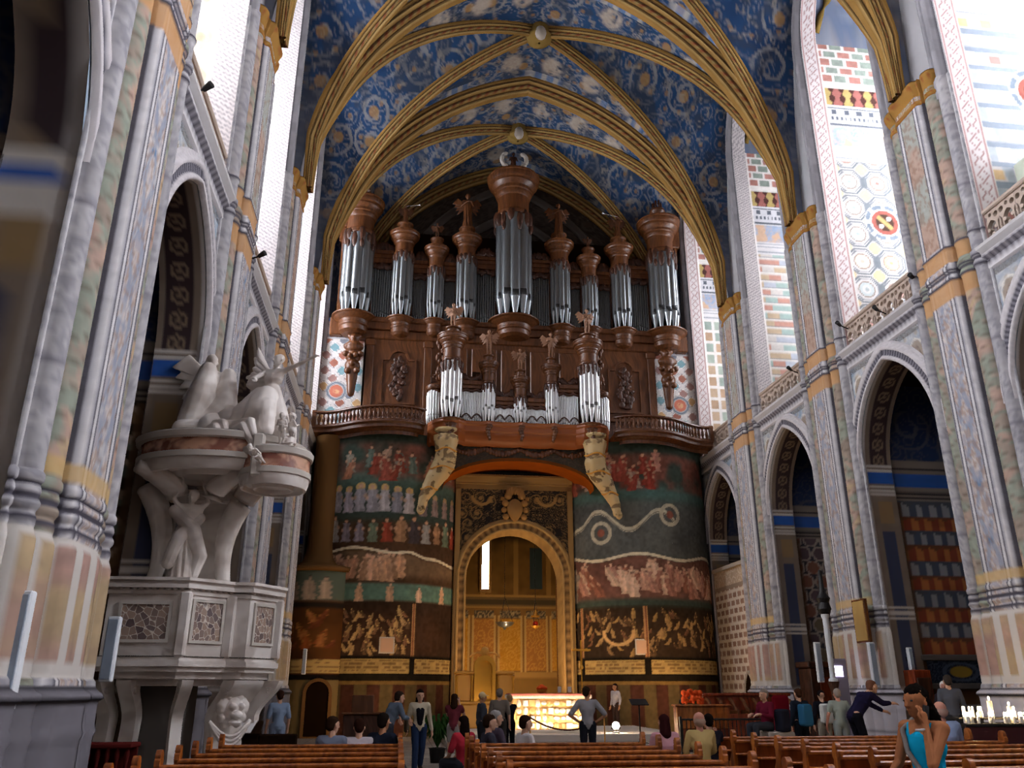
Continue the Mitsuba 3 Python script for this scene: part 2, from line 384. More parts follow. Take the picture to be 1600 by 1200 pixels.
    ch = mx(pick(['#a0736a', '#838d84'], ((np.floor(a) + j * 0) % 2) * 0.6 + 0.1) * (0.75 + 0.5 * nz(u, z, 8, seed)[:, None]), C('#cfcac6'), np.maximum(ss(0.39, 0.43, x), ss(0.36, 0.41, y)))
    bands = mx(bands, ch, ss(22.65, 22.68, z))
    c = np.where(up[:, None], bands, c)
    return mx(c * (0.85 + 0.3 * nz(u, z, 9, 2, 2))[:, None], C('#dcd9d8'), ss(0.16, 0.12, u))

def border_paint(kind, s, w):
    """Jamb strips: s along the strip, w across it (0..0.6)."""
    c = mx(C('#bdb5b5'), C('#cfc9c8'), nz(s, w, 3.0, 5))
    if kind == 'cross':
        x, y = frac(s / 0.34) - 0.5, (w - 0.3) / 0.34
        c = mx(c, C('#8d5a58'), 0.8 * ss(0.1, 0.05, np.minimum(np.abs(x - y), np.abs(x + y))) * (np.abs(w - 0.3) < 0.2))
        c = mx(c, C('#9b6a66'), 0.8 * (line(w, 0.06, 0.03) + line(w, 0.54, 0.03)))
    else:
        t = frac(s / 0.36); z = np.abs(t - 0.5) * 0.5
        c = mx(c, C('#7c767c'), 0.75 * line(frac((w + z) / 0.2) * 0.2, 0.1, 0.05))
    return c

def chapel_paint(kind, u, z, seed):
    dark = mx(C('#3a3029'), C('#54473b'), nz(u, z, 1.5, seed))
    if kind == 'cubes':
        j = np.floor(z / 0.44); a = u / 0.44 + 0.5 * (j % 2); x, y = frac(a), frac(z / 0.44)
        warm = (j % 2) == 0
        A = np.where(warm[:, None], C('#8a5a35'), C('#77797c')); B = np.where(warm[:, None], C('#6e352a'), C('#3c4654')); D = np.where(warm[:, None], C('#5a3a2d'), C('#3f444c'))
        t = np.where(x < 0.5, 0.25 + 0.5 * x, 0.75 - 0.5 * x)
        c = np.where((y > 1.12 - t * 0.9)[:, None], D, np.where((x < 0.5)[:, None], A, B))
    elif kind == 'circles':
        j = np.floor(z / 0.52); a = u / 0.62 + 0.5 * (j % 2); x, y = frac(a) - 0.5, (frac(z / 0.52) - 0.5) * 0.84
        r = np.hypot(x, y)
        c = mx(pick(['#6a4538', '#5d5240', '#4d3f44'], rnd(np.floor(a), j, 7)), C('#857c74'), line(r, 0.42, 0.1)); c = mx(c, C('#2e3138'), ss(0.46, 0.5, r))
    elif kind == 'fish':
        j = np.floor(z / 0.55); a = u / 0.75 + 0.5 * (j % 2); x, y = frac(a) - 0.5, frac(z / 0.55)
        r = np.hypot(x, y * 0.75)
        c = mx(pick(['#4d5a4f', '#6d3f36', '#5b4a35'], rnd(np.floor(a), j, 7)), C('#7d6f60'), line(r, 0.44, 0.12)); c = mx(c, C('#2a2622'), ss(0.5, 0.54, r))
    else:
        w, o = scrolls(u, z, seed, 1.3)
        c = mx(dark, C('#7d715f'), 0.8 * w); c = mx(c, C('#6e4a30'), 0.6 * o)
    w, o = scrolls(u, z, seed + 3, 1.4)
    top = mx(mx(C('#1d2740'), C('#2c3a58'), nz(u, z, 1.0, seed)), C('#5c5648'), 0.55 * w)
    bandc = mx(C('#6e655c'), C('#2f2c2e'), line(z, 8.05, 0.05) + line(z, 7.3, 0.06) + line(z, 7.15, 0.04))
    bandc = mx(bandc, C('#2c4a86'), line(z, 7.7, 0.36))
    c = mx(c, bandc, ss(7.05, 7.08, z)); c = mx(c, top, ss(8.3, 8.33, z))
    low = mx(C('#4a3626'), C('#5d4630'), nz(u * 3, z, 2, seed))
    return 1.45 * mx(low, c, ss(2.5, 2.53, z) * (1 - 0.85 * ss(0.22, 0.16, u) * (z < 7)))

# ------------------------------------------------------------------ the setting
XW, H0, ZC = 9.0, 17.2, 28.2                  # wall plane of the nave, vault springing, vault apex
BAY = 6.77
PIERS = [10.79 + BAY * k for k in range(-3, 5)]                    # pier axes along the nave
BAYS = [14.175 + BAY * k for k in range(-3, 4)]                    # bay centres
cc_ = 2.475
def h1(x):
    x = np.minimum(np.abs(x), 8.799)
    return H0 + np.sqrt(np.maximum((8.8 + cc_) ** 2 - (x + cc_) ** 2, 0))
def web(x, y):
    return h1(np.minimum(np.abs(x), np.abs(y) * 8.8 / (BAY / 2)))
def lancet(y, a, z0, rise):
    c = (rise ** 2 - a * a) / (2 * a)
    return z0 + np.sqrt(np.maximum((a + c) ** 2 - (np.minimum(np.abs(y), a) + c) ** 2, 0))
def lancet_path(a, z0, rise, n=24, foot=None):
    """(y, z) along a pointed arch, from its right springing to its left one, with jambs down to foot."""
    c = (rise ** 2 - a * a) / (2 * a); top = math.acos(c / (a + c))
    t = np.linspace(0, top, n)
    r = np.stack([-c + (a + c) * np.cos(t), z0 + (a + c) * np.sin(t)], 1)
    p = np.vstack([r, (r * [-1, 1])[::-1][1:]])
    if foot is not None:
        zs = np.arange(foot, z0 - 0.05, 0.12)
        p = np.vstack([np.stack([np.full_like(zs, a), zs], 1), p, np.stack([np.full_like(zs, -a), zs[::-1]], 1)])
    return p

structure('floor', 'grey stone paving of the nave')
put('floor__paving', box(-15, 15, -12, 46, -0.3, 0.0), 'paving')
for s in ('right', 'left'):
    structure(f'wall_{s}', f'{s} wall of the nave with pointed chapel arches below and painted tribunes above')
structure('ceiling', 'blue painted rib vault with white arabesques and golden ribs')

LOWER = dict(a=1.95, z0=8.0, rise=2.75)
UPPER = dict(a=1.88, z0=23.9, rise=3.4)
PANELS = {('right', 3): 'cube', ('right', 4): 'octagon', ('right', 5): 'scale', ('right', 6): 'tile', ('left', 3): 'lattice', ('left', 4): 'scale', ('left', 5): 'tile', ('left', 6): 'octagon'}
CHAPEL = {('right', 3): 'cubes', ('right', 4): 'cubes', ('right', 5): 'circles', ('right', 6): 'scroll', ('left', 3): 'fish', ('left', 4): 'cubes', ('left', 5): 'circles', ('left', 6): 'scroll', ('left', 2): 'scroll', ('right', 2): 'circles'}

def reveal_paint(s, w, z, seed):
    """Intrados and jambs of the chapel arches."""
    c = mx(C('#6f6258'), C('#85776a'), nz(s, w, 2.5, seed))
    x, y = frac(s / 0.5) - 0.5, (w - 0.5) / 0.5
    c = mx(c, mx(C('#3a3033'), C('#7b6a58'), line(np.hypot(x, y), 0.3, 0.12) + ss(0.14, 0.1, np.hypot(x, y))), (np.abs(w - 0.5) < 0.26) * (z > 8.1))
    c = mx(c, C('#8a7252'), (np.abs(w - 0.5) < 0.24) * (z > 6.3) * (z < 7.0))
    c = mx(c, C('#3c4258'), (np.abs(w - 0.5) < 0.2) * (z < 6.1) * (z > 1.8))
    c = mx(c, C('#2f56a0'), (np.abs(z - 7.72) < 0.17))
    for zz in (8.05, 7.95, 7.45, 7.3, 7.2, 3.9, 3.75, 3.6, 1.7):
        c = mx(c, C('#c0bab4'), line(z, zz, 0.06))
    return mx(c, C('#b7b2b0'), ss(0.1, 0.07, w))

PANE_LEVEL = {5: 0.34, 6: 0.45, 4: 0.72, 3: 0.72, 2: 1.9, 1: 2.2, 0: 2.2}     # brightness set per bay to balance the light: far bays dimmed, rear bays boosted
def build_bay(side, k):
    sg = 1 if side == 'right' else -1
    yb = BAYS[k]; fine = (side, k) in PANELS
    st = 0.05 if fine else 0.3
    W = f'wall_{side}'
    X = lambda d: sg * (XW + d)
    far = BAY / 2 - LOWER['a']
    # nave face: strips behind the piers, spandrel, lunette
    if k == 0:
        pass
    ys = ar(-LOWER['a'], LOWER['a'], st)
    top = 11.3
    surf(W + '__spandrel', lambda u, v: (u * 0 + X(0), yb + u, lancet(u, **LOWER) + v * (top - lancet(u, **LOWER))), ys, np.linspace(0, 1, 40 if fine else 4),
         lambda u, v: spandrel_paint(u, lancet(u, **LOWER) + v * (top - lancet(u, **LOWER)), k + 10 * sg))
    ys = ar(-UPPER['a'], UPPER['a'], 0.1 if fine else 0.4)
    top2 = lambda u: web(8.8, u) + 0.25
    surf(W + '__lunette', lambda u, v: (u * 0 + X(0), yb + u, lancet(u, **UPPER) + v * (top2(u) - lancet(u, **UPPER))), ys, np.linspace(0, 1, 6), lambda u, v: wall_stone(u, v * 3, k, '#8d8a90'))
    for q in (-1, 1):
        surf(W + '__pier_strip', lambda u, v: (u * 0 + X(0), yb + q * u, v), ar(1.88, BAY / 2 + 0.01, 0.2), ar(11.3, 28.2, 0.25), lambda u, v: wall_stone(u, v, k, '#a09ea1'))
        surf(W + '__pier_strip', lambda u, v: (u * 0 + X(0), yb + q * u, v), ar(1.95, BAY / 2 + 0.01, 0.12), ar(0, 11.3, 0.15), lambda u, v: wall_stone(u, v, k, '#a09ea1'))
    # reveals
    for P, d0, d1, foot, nm, fn in ((LOWER, 0.0, 0.9, 0.0, 'chapel_reveal', 0), (UPPER, 0.0, 0.6, 11.8, 'tribune_reveal', 1)):
        p = lancet_path(P['a'], P['z0'], P['rise'], 26, foot)
        L = np.concatenate([[0], np.cumsum(np.hypot(*np.diff(p, axis=0).T))])
        ds = ar(d0, d1, 0.05 if fine else 0.3)
        kind = 'cross' if (side == 'right' and k in (3, 4, 6)) else 'zigzag'
        surf(W + '__' + nm, lambda u, v: (X(v), yb + np.interp(u, np.arange(len(p)), p[:, 0]), np.interp(u, np.arange(len(p)), p[:, 1])), np.arange(0, len(p) - 0.999, 0.5 if fine else 2.0), ds,
             lambda u, v: (border_paint(kind, np.interp(u, np.arange(len(p)), L), v) if fn else reveal_paint(np.interp(u, np.arange(len(p)), L), v, np.interp(u, np.arange(len(p)), p[:, 1]), k)))
    # arch moulding around the chapel arch: three rolls, the middle one dark dotted
    p = lancet_path(LOWER['a'], LOWER['z0'], LOWER['rise'], 64 if fine else 16, 7.9)
    path = np.stack([np.full(len(p), X(0)), yb + p[:, 0], p[:, 1]], 1)
    prof = [(0.02, 0.0), (0.12, 0.02), (0.14, 0.08), (0.1, 0.12), (0.07, 0.16), (0.07, 0.3), (0.12, 0.33), (0.13, 0.4), (0.08, 0.44), (0.06, 0.5), (0.08, 0.54), (0.0, 0.58)]
    v, f = sweep(path, [(-a, b) for a, b in prof], [sg, 0, 0], sg)
    j = np.tile(np.arange(len(prof)), len(path)); i = np.repeat(np.arange(len(path)), len(prof))
    col = np.where(np.isin(j, (4, 5))[:, None], np.where((i % 2 == 0)[:, None], C('#3f3d46'), C('#77747c')), C('#b4afb1')) * (0.9 + 0.2 * rnd(i, j)[:, None])
    put(W + '__arch_moulding', (v, f), 'paint', True, color=col)
    # cornice at the tribune floor, balustrade
    ycn = np.linspace(yb - 2.2, yb + 2.2, 45 if fine else 3)
    prof = [(0, -0.55), (0.06, -0.5), (0.06, -0.3), (0.16, -0.2), (0.16, -0.12), (0.26, 0.0), (0.26, 0.08), (0.0, 0.1)]
    v, f = sweep([(X(0), y_, 11.72) for y_ in ycn], [(-a, b) for a, b in prof], [sg, 0, 0], -sg)
    if v[:, 2].max() < 11.75:
        v, f = sweep([(X(0), y_, 11.72) for y_ in ycn], [(-a, b) for a, b in prof], [sg, 0, 0], sg)
    put(W + '__cornice', (v, f), 'paint', False, color=np.concatenate([[C('#a9a6ab'), C('#c2bfc0'), C('#4a474f') if i % 2 else C('#85828a'), C('#5d5a62') if i % 2 else C('#8a878c'), C('#aaa7a9'), C('#b0adad'), C('#b0adad'), C('#b0adad')] for i in range(len(ycn))]))
    put(W + '__tribune_floor', box(min(X(0), X(4.6)), max(X(0), X(4.6)), yb - 2.2, yb + 2.2, 11.0, 11.8), 'dark_stone')
    # tribune recess
    Xo = X(4.5)
    for q in (1, -1):
        seen = q == 1 and fine and (sg > 0 or k == 3)
        us = ar(0.6, 4.5, 0.045 if seen else 0.6)
        kind = PANELS.get((side, k), 'scale')
        surf(W + '__painted_buttress', lambda u, v: (X(u), u * 0 + yb + q * 2.05, v), us, ar(11.8, 28.0, 0.05 if seen else 0.6), lambda u, v: panel_paint(kind, u - 0.6, v, k + (5 if sg < 0 else 0)))
        put(W + '__reveal_edge', box(min(X(.58), X(.6)), max(X(.58), X(.6)), yb + q * 1.88, yb + q * 2.06, 11.8, 25.0) if q > 0 else box(min(X(.58), X(.6)), max(X(.58), X(.6)), yb - 2.06, yb - 1.88, 11.8, 25.0), 'pale_stone')
    surf(W + '__tribune_wall', lambda u, v: (u * 0 + Xo, yb + u, v), ar(-2.05, 2.05, 0.5), ar(11.8, 28.0, 0.5), lambda u, v: wall_stone(u, v, k, '#b5b0ae'))
    surf(W + '__tribune_vault', lambda u, v: (X(v), yb + u, lancet(u, 2.06, 24.3, 3.4)), ar(-2.06, 2.06, 0.12), ar(0.55, 4.5, 0.25), lambda u, v: vault_paint(u, v, 60 + k, 0.6 * np.ones_like(u)))
    if fine:
        for q in (-1, 1):
            t = np.linspace(-1, 1, 21); yy = t * 2.0 * q
            path = np.stack([X(0.75 + (t + 1) / 2 * 3.6), yb + yy, lancet(yy, 2.06, 24.3, 3.4) - 0.12], 1)
            put(W + '__tribune_rib', tube(path, 0.12, 8), 'old_gold', True)
    # chapel
    zt = 10.95
    for q in (1, -1):
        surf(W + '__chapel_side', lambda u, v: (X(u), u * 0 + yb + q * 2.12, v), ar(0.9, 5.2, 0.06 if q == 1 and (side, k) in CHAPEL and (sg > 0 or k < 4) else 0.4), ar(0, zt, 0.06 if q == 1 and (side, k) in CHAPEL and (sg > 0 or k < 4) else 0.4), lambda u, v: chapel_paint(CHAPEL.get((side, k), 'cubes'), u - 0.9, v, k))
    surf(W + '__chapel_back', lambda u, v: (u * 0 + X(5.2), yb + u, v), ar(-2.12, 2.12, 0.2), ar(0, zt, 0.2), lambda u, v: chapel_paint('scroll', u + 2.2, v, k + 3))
    put(W + '__chapel_ceiling', box(min(X(.9), X(5.2)), max(X(.9), X(5.2)), yb - 2.12, yb + 2.12, 10.8, 10.99), 'dark_room')
    put(W + '__chapel_jamb_back', box(min(X(.88), X(.9)), max(X(.88), X(.9)), yb + 1.95, yb + 2.12, 0, 8.2), 'dark_stone')
    # window of the tribune
    wk = structure(f'window_{len([x for x in labels if x.startswith("window_")]) + 1}', f'tall daylit lancet window of the {side} tribune')
    a, z0, z1 = 0.85, 13.6, 23.6
    p = lancet_path(a, z1, 1.3, 10, z0)
    poly = Polygon(p)
    fr = extrude(poly.buffer(0.14).difference(poly), 0.2)
    yw = yb - (1.1 if k == 6 else 0)
    place = lambda m, d: (lambda v, f: (np.stack([Xo - sg * (d - v[:, 2]), yw + v[:, 0], v[:, 1]], 1), f))(*meshkit.arrays(m)[:2])
    put(wk + '__frame', place(fr, 0.22), 'pale_stone')
    mull = [box(-.05, .05, z0, z1 + 1.2, 0, .1)] + [box(-a, a, z, z + .05, 0, .06) for z in np.arange(z0 + 1.2, z1, 1.2)]
    put(wk + '__mullion', place(cat(*mull), 0.25), 'dark_metal')
    v, f = place(extrude(poly.buffer(-0.01), 0.02), 0.1)
    v, f = meshkit.arrays((v, f))[:2]
    q = np.array([[Xo - sg * .1, yw - a, z0], [Xo - sg * .1, yw + a, z0], [Xo - sg * .1, yw + a, z1], [Xo - sg * .1, yw, z1 + 1.25], [Xo - sg * .1, yw - a, z1]])
    fc = np.array([[0, 1, 2], [0, 2, 4], [4, 2, 3]]); n = np.cross(q[1] - q[0], q[2] - q[0])
    if n[0] * sg > 0:
        fc = fc[:, ::-1]
    rad = np.array(DAYLIGHT if sg > 0 else DAYLIGHT_LEFT) * (PANE_LEVEL[k] if sg > 0 else 0.85 if k > 2 else 2.0)
    kk = put(wk + '__pane', (q, fc), 'pale_stone')
    scene[kk]['emitter'] = {'type': 'area', 'radiance': {'type': 'rgb', 'value': list(rad)}}

for side in ('right', 'left'):
    for k in range(7):
        build_bay(side, k)

# wall ribs: dark grey mouldings that rise from the piers around every tribune opening
def wall_rib(side, k):
    sg = 1 if side == 'right' else -1
    p = lancet_path(2.13, 23.6, 4.15, 26, 16.5)
    prof = [(0.0, -0.2)] + [(0.15 * math.sin(t) + 0.05, -0.14 + 0.12 * (1 - math.cos(t)) - 0.0) for t in np.linspace(0, math.pi, 7)] + [(0.03, 0.14)] + [(0.07 + 0.07 * math.sin(t), 0.22 - 0.07 * math.cos(t)) for t in np.linspace(0, math.pi, 5)] + [(0.0, 0.32)]
    path = np.stack([np.full(len(p), sg * XW), BAYS[k] + p[:, 0], p[:, 1]], 1)
    v, f = sweep(path, [(-a, b) for a, b in prof], [sg, 0, 0], sg)
    j = np.tile(np.arange(len(prof)), len(path)); i = np.repeat(np.arange(len(path)), len(prof))
    z = np.repeat(path[:, 2], len(prof))
    col = np.where((j % 8 == 0)[:, None], C('#4e4c52'), C('#8a888d')) * (0.85 + 0.3 * rnd(i // 3, j // 3)[:, None])
    put(f'wall_{side}__wall_rib', (v, f), 'paint', True, color=col)
for side in ('right', 'left'):
    for k in range(2, 7):
        wall_rib(side, k)

# vault webs
for k in range(7):
    st = 0.075 if k >= 5 else 0.11 if k == 4 else 0.35
    t = ar(-1, 1, st / 14.0)
    # even steps along the arch
    xs_ = np.linspace(-8.799, 8.799, 4001); zz = h1(xs_); L = np.concatenate([[0], np.cumsum(np.hypot(np.diff(xs_), np.diff(zz)))])
    xs = np.interp((t + 1) / 2 * L[-1], L, xs_); ss_ = (t) * L[-1] / 2
    xs[0], xs[-1] = -9.06, 9.06
    yq = np.linspace(-BAY / 2, BAY / 2, 2001); Ly = np.concatenate([[0], np.cumsum(np.hypot(np.diff(yq), np.diff(h1(yq * 8.8 / (BAY / 2)))))])
    ys = np.interp(ar(0, Ly[-1], st * 1.05), Ly, yq)
    def vcol(i, y, k=k):
        s = np.interp(i, np.arange(len(xs)), ss_); x = np.interp(i, np.arange(len(xs)), xs)
        lat = np.abs(y) * 8.8 / (BAY / 2) < np.abs(x)
        z = web(x, y)
        u = np.where(lat, x * 1.0, s); v = np.where(lat, (z - 17) * 0.9 + 40, y)
        c = vault_paint(u, v, 3 + k, 0.95 * ss(21.8, 18.6, z))
        # pale figures of saints along the ridge cells
        g = np.abs(s) / 1.9; gi = np.floor(g); fx = (g - gi - 0.5) * 1.9; fy = np.abs(y) - 1.9 - 0.25 * np.abs(x) / 8.8
        m = ss(0.55, 0.3, np.hypot(fx * 0.9, fy * 0.85)) * ss(0.28, 0.5, nz(s, y, 3.0, 30 + k)) * (~lat) * (np.abs(x) < 7.0) * (rnd(gi, np.sign(x) + 3 * np.sign(y), k) > 0.3)
        c = mx(c, mx(C('#b5aca2'), C('#8f7f6d'), nz(s, y, 6, k)), 0.85 * m)
        b = line(np.abs(np.abs(y) - 2.75), 0.0, 0.5) * (~lat)
        c = mx(c, mx(C('#b9b4aa'), C('#6d84a8'), (frac(np.abs(s) / 0.55) > 0.5) * 1.0), 0.55 * b * ss(0.4, 0.6, nz(s, y, 1.1, 77)))
        return c
    surf('ceiling__vault_web', lambda i, y: (np.interp(i, np.arange(len(xs)), xs), BAYS[k] + y, web(np.interp(i, np.arange(len(xs)), xs), y) + 0.12), np.arange(len(xs)), ys, vcol)

def rib_prof(w, d):
    """Half a rib's section: rolls and hollows, (across, downwards)."""
    h = [(w, -0.05), (w, 0.10 * d), (w * 0.86, 0.2 * d), (w * 0.9, 0.34 * d), (w * 0.74, 0.44 * d), (w * 0.62, 0.46 * d), (w * 0.6, 0.62 * d), (w * 0.46, 0.74 * d), (w * 0.36, 0.72 * d), (w * 0.34, 0.9 * d), (w * 0.2, d)]
    return h + [(-a, b) for a, b in h[::-1]]
def rib(path, w, d, side, dots=True):
    prof = rib_prof(w, d)
    v, f = sweep(path, prof, side, 1.0)
    mid = v.reshape(len(path), len(prof), 3)
    if mid[len(path) // 3, len(prof) // 2, 2] > path[len(path) // 3][2]:
        v, f = sweep(path, prof, side, -1.0)
    pa = np.array(path); k_ = 0.42 + 0.58 * ss(17.3, 21.5, pa[:, 2]); v = (pa[:, None] + (v.reshape(len(pa), -1, 3) - pa[:, None]) * k_[:, None, None]).reshape(-1, 3)
    j = np.tile(np.arange(len(prof)), len(path)); i = np.repeat(np.arange(len(path)), len(prof)); h = len(prof) // 2; j = np.minimum(j, len(prof) - 1 - j)
    gold, dk, lt = C('#856639'), C('#463322'), C('#a18759')
    col = np.select([np.isin(j, (2, 5, 8))[:, None], np.isin(j, (6,))[:, None]], [dk, np.where((i % 2 == 0)[:, None], C('#7a4030'), C('#8b7a52'))], np.where(np.isin(j, (3, 9))[:, None], lt, gold))
    return put('ceiling__' + ('transverse_rib' if w > 0.4 else 'diagonal_rib'), (v, f), 'paint', False, color=col * (0.88 + 0.24 * rnd(i // 4, j)[:, None]))
tt = np.linspace(-8.62, 8.62, 2001); Lt = np.concatenate([[0], np.cumsum(np.hypot(np.diff(tt), np.diff(h1(tt))))])
XA = np.interp(np.linspace(0, Lt[-1], 121), Lt, tt)
HA = h1(XA) + 0.1
for q_ in (0, 1):
    XA = np.concatenate([[XA[0] * 1.0] * 6, XA]); HA = np.concatenate([np.linspace(17.35, HA[0] - .1, 6), HA]); XA, HA = XA[::-1], HA[::-1]
for y in PIERS[2:]:
    pth = np.stack([XA, np.full_like(XA, y), HA], 1)
    rib(pth, 0.5 if y < 37 else 0.3, 0.62, [0, 1, 0])
for k in range(3, 7):
    for q in (1, -1):
        xd = XA * 0.985; yd = q * xd * (BAY / 2) / 8.8
        n = np.array([-q * BAY / 2, 8.8, 0]) / math.hypot(BAY / 2, 8.8)
        rib(np.stack([xd, BAYS[k] + yd, HA], 1), 0.21, 0.42, n.tolist())
    v, f = lathe([(0.05, 0.0), (0.3, 0.03), (0.5, 0.14), (0.56, 0.28), (0.46, 0.36), (0.5, 0.48), (0.5, 0.75)], 16)
    put('ceiling__boss', (v + [0, BAYS[k], ZC - 0.62], f), 'old_gold', True)
    put('ceiling__boss_figure', moved((trimesh.creation.icosphere(2, 0.24).vertices * [1, 0.8, 1.5], trimesh.creation.icosphere(2).faces), (0, BAYS[k] - 0.42, ZC - 0.45)), 'stone', True)

# ------------------------------------------------------------------ piers
def pier_profile():
    """The pier's plan from the middle outward: named stretches of (y, projection)."""
    pil = [(0.0, 0.36), (0.3, 0.36), (0.46, 0.36), (0.5, 0.33), (0.53, 0.26), (0.58, 0.24), (0.58, 0.1)]
    roll = [(0.81 - 0.23 * math.cos(t), 0.06 + 0.2 * math.sin(t)) for t in np.linspace(0, math.pi, 13)]
    shaft = [(1.06, 0.02), (1.06, 0.06), (1.1, 0.06)] + [(1.26 - 0.16 * math.cos(t), 0.04 + 0.2 * math.sin(t)) for t in np.linspace(0, math.pi, 11)] + [(1.44, 0.05), (1.5, 0.05), (1.5, 0.0)]
    return pil, roll, shaft

def flare(z):
    f = 0.06 * ss(3.4, 3.2, z) + 0.1 * ss(1.75, 1.6, z)
    for zc_, w, a in ((3.9, 0.05, 0.03), (3.74, 0.04, 0.02), (3.6, 0.05, 0.035), (3.42, 0.05, 0.02), (1.75, 0.05, 0.04), (1.62, 0.05, 0.06), (1.2, 0.05, 0.03), (11.45, 0.06, 0.03), (11.72, 0.08, 0.05), (12.3, 0.05, 0.03)):
        f = f + a * ss(w * 1.6, w * 0.6, np.abs(z - zc_))
    return f
ZP = np.unique(np.round(np.concatenate([np.arange(0, 17.05, 0.075), np.arange(3.3, 4.0, 0.04), np.arange(1.55, 1.85, 0.04), np.arange(11.35, 12.45, 0.06)]), 3))

def pier_paint(part, s, z, w, seed, dark):
    n = nz(s, z, 2.2, seed); hf = nz(s, z, 11.0, seed + 9, 2)
    if part == 'pilaster':
        c = mx(C('#a89a94'), C('#b9b2b0'), n)
        e = ss(0.3, 0.34, np.abs(s)); m = np.abs(s) < 0.28
        lowz = (z > 4.1) & (z < 11.2)
        cand = ss(0.1, 0.05, np.abs(np.abs(s) - 0.13 - 0.07 * np.sin(z * 5.2 + seed))) + ss(0.12, 0.06, np.hypot(s, (frac(z / 1.4) - 0.5) * 1.4))
        c = mx(c, C('#7a8698'), 0.75 * cand * lowz); c = mx(c, C('#c3bcb6'), 0.5 * ss(0.55, 0.7, nz(s, z, 5, seed + 1)) * lowz)
        hi = z > 12.4
        c = mx(c, mx(C('#9d8272'), C('#8d938c'), ss(0.4, 0.6, nz(s, z, 1.0, seed + 2))), 0.8 * hi * m)
        c = mx(c, C('#8d8b91'), e); c = mx(c, C('#c4c1c2'), line(np.abs(s), 0.5, 0.03) + line(np.abs(s), 0.36, 0.03)); c = mx(c, C('#56545c'), line(np.abs(s), 0.57, 0.04) + line(np.abs(s), 0.42, 0.03) + line(np.abs(s), 0.31, 0.02))
        c = mx(c, C('#7d7f8d'), 0.55 * (hf > 0.55) * m * (~hi)); c = mx(c, C('#8f6f5a'), 0.45 * (hf < 0.42) * m)
    elif part == 'foliage_roll':
        t = nz(s * 1.5 + 0.35 * np.sin(z * 4.5), z, 1.6, seed + 3)
        c = mx(C('#8d8075'), C('#848a7e'), ss(0.38, 0.5, t)); c = mx(c, C('#a28a7e'), ss(0.52, 0.62, t)); c = mx(c, C('#ab9878'), 0.7 * ss(0.66, 0.72, t))
        c = mx(c, C('#5a4a3e'), 0.5 * ss(0.12, 0.04, np.abs(frac(z / 0.33 + s * 1.2) - 0.5)))
        c = mx(c, C('#b9b4b0'), ss(0.55, 0.6, np.abs(s - 0.81) / 0.3) * 0)
    else:
        c = mx(C('#8f8d92'), C('#aba8a9'), n); c = mx(c, C('#6c6872'), 0.7 * ss(0.012, 0.004, np.abs(frac(z / 0.42) - 0.5) * 0.42))
        c = mx(c, C('#716f78'), 0.5 * ss(0.5, 0.56, nz(s, z, 14, seed + 5))); c = mx(c, C('#5a585f'), 0.8 * (np.abs(s - 1.07) < 0.025)); c = mx(c, C('#bdbabb'), 0.7 * (np.abs(s - 1.455) < 0.03))
    c = c * (0.78 + 0.44 * hf)[:, None]
    gold = (np.abs(z - 12.05) < 0.2) | (np.abs(z - 11.15) < 0.22)
    c = mx(c, mx(C('#a87c50'), C('#b5906a'), n), 0.9 * gold * (part != 'shaft'))
    for zz in (11.4, 11.58, 11.66, 12.3, 3.45, 3.68, 3.82):
        c = mx(c, C('#4c4952'), line(z, zz, 0.045))
    c = mx(c, C('#b89a68'), 0.8 * (np.abs(z - 4.12) < 0.14) * (part != 'shaft'))
    b = (z > 1.8) & (z < 3.35)
    inl = np.abs(frac((s - (0 if part == 'pilaster' else 0.81 if part == 'foliage_roll' else 1.26)) / 0.46 + 0.5) - 0.5) < 0.26
    c = mx(c, C('#b9b3ad'), 1.0 * b); c = mx(c, mx(C('#98776c'), C('#a18a68'), ss(0.4, 0.6, nz(s * 0 + w, z, 1.5, seed + 7))) * (0.7 + 0.6 * nz(s, z, 7, seed)[:, None]), 0.9 * b * inl * (z > 1.95) * (z < 3.25))
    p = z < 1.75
    c = mx(c, mx(C('#5f5c60'), C('#75727a'), n) if dark else mx(C('#a39ea4'), C('#b7b2b8'), n), p)  # left plinths darker: shadow as well as dirt put into the colour
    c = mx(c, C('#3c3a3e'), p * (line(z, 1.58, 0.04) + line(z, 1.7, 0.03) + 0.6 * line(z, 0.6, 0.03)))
    return c

def surf_strip(base, pts, zs, sg, yc, col):
    pts = np.array(pts); d = np.gradient(pts, axis=0); nrm = np.stack([-d[:, 1], d[:, 0]], 1); nrm /= np.linalg.norm(nrm, axis=1, keepdims=True) + 1e-9
    if nrm[:, 1].sum() < 0:
        nrm = -nrm
    I = np.arange(len(pts))
    g = lambda a, i: np.interp(i, I, a)
    surf(base, lambda i, z: (sg * (XW - (g(pts[:, 1], i) + g(nrm[:, 1], i) * flare(z))), yc + g(pts[:, 0], i) + g(nrm[:, 0], i) * flare(z), z), I, zs, lambda i, z: col(g(pts[:, 0], i), z))

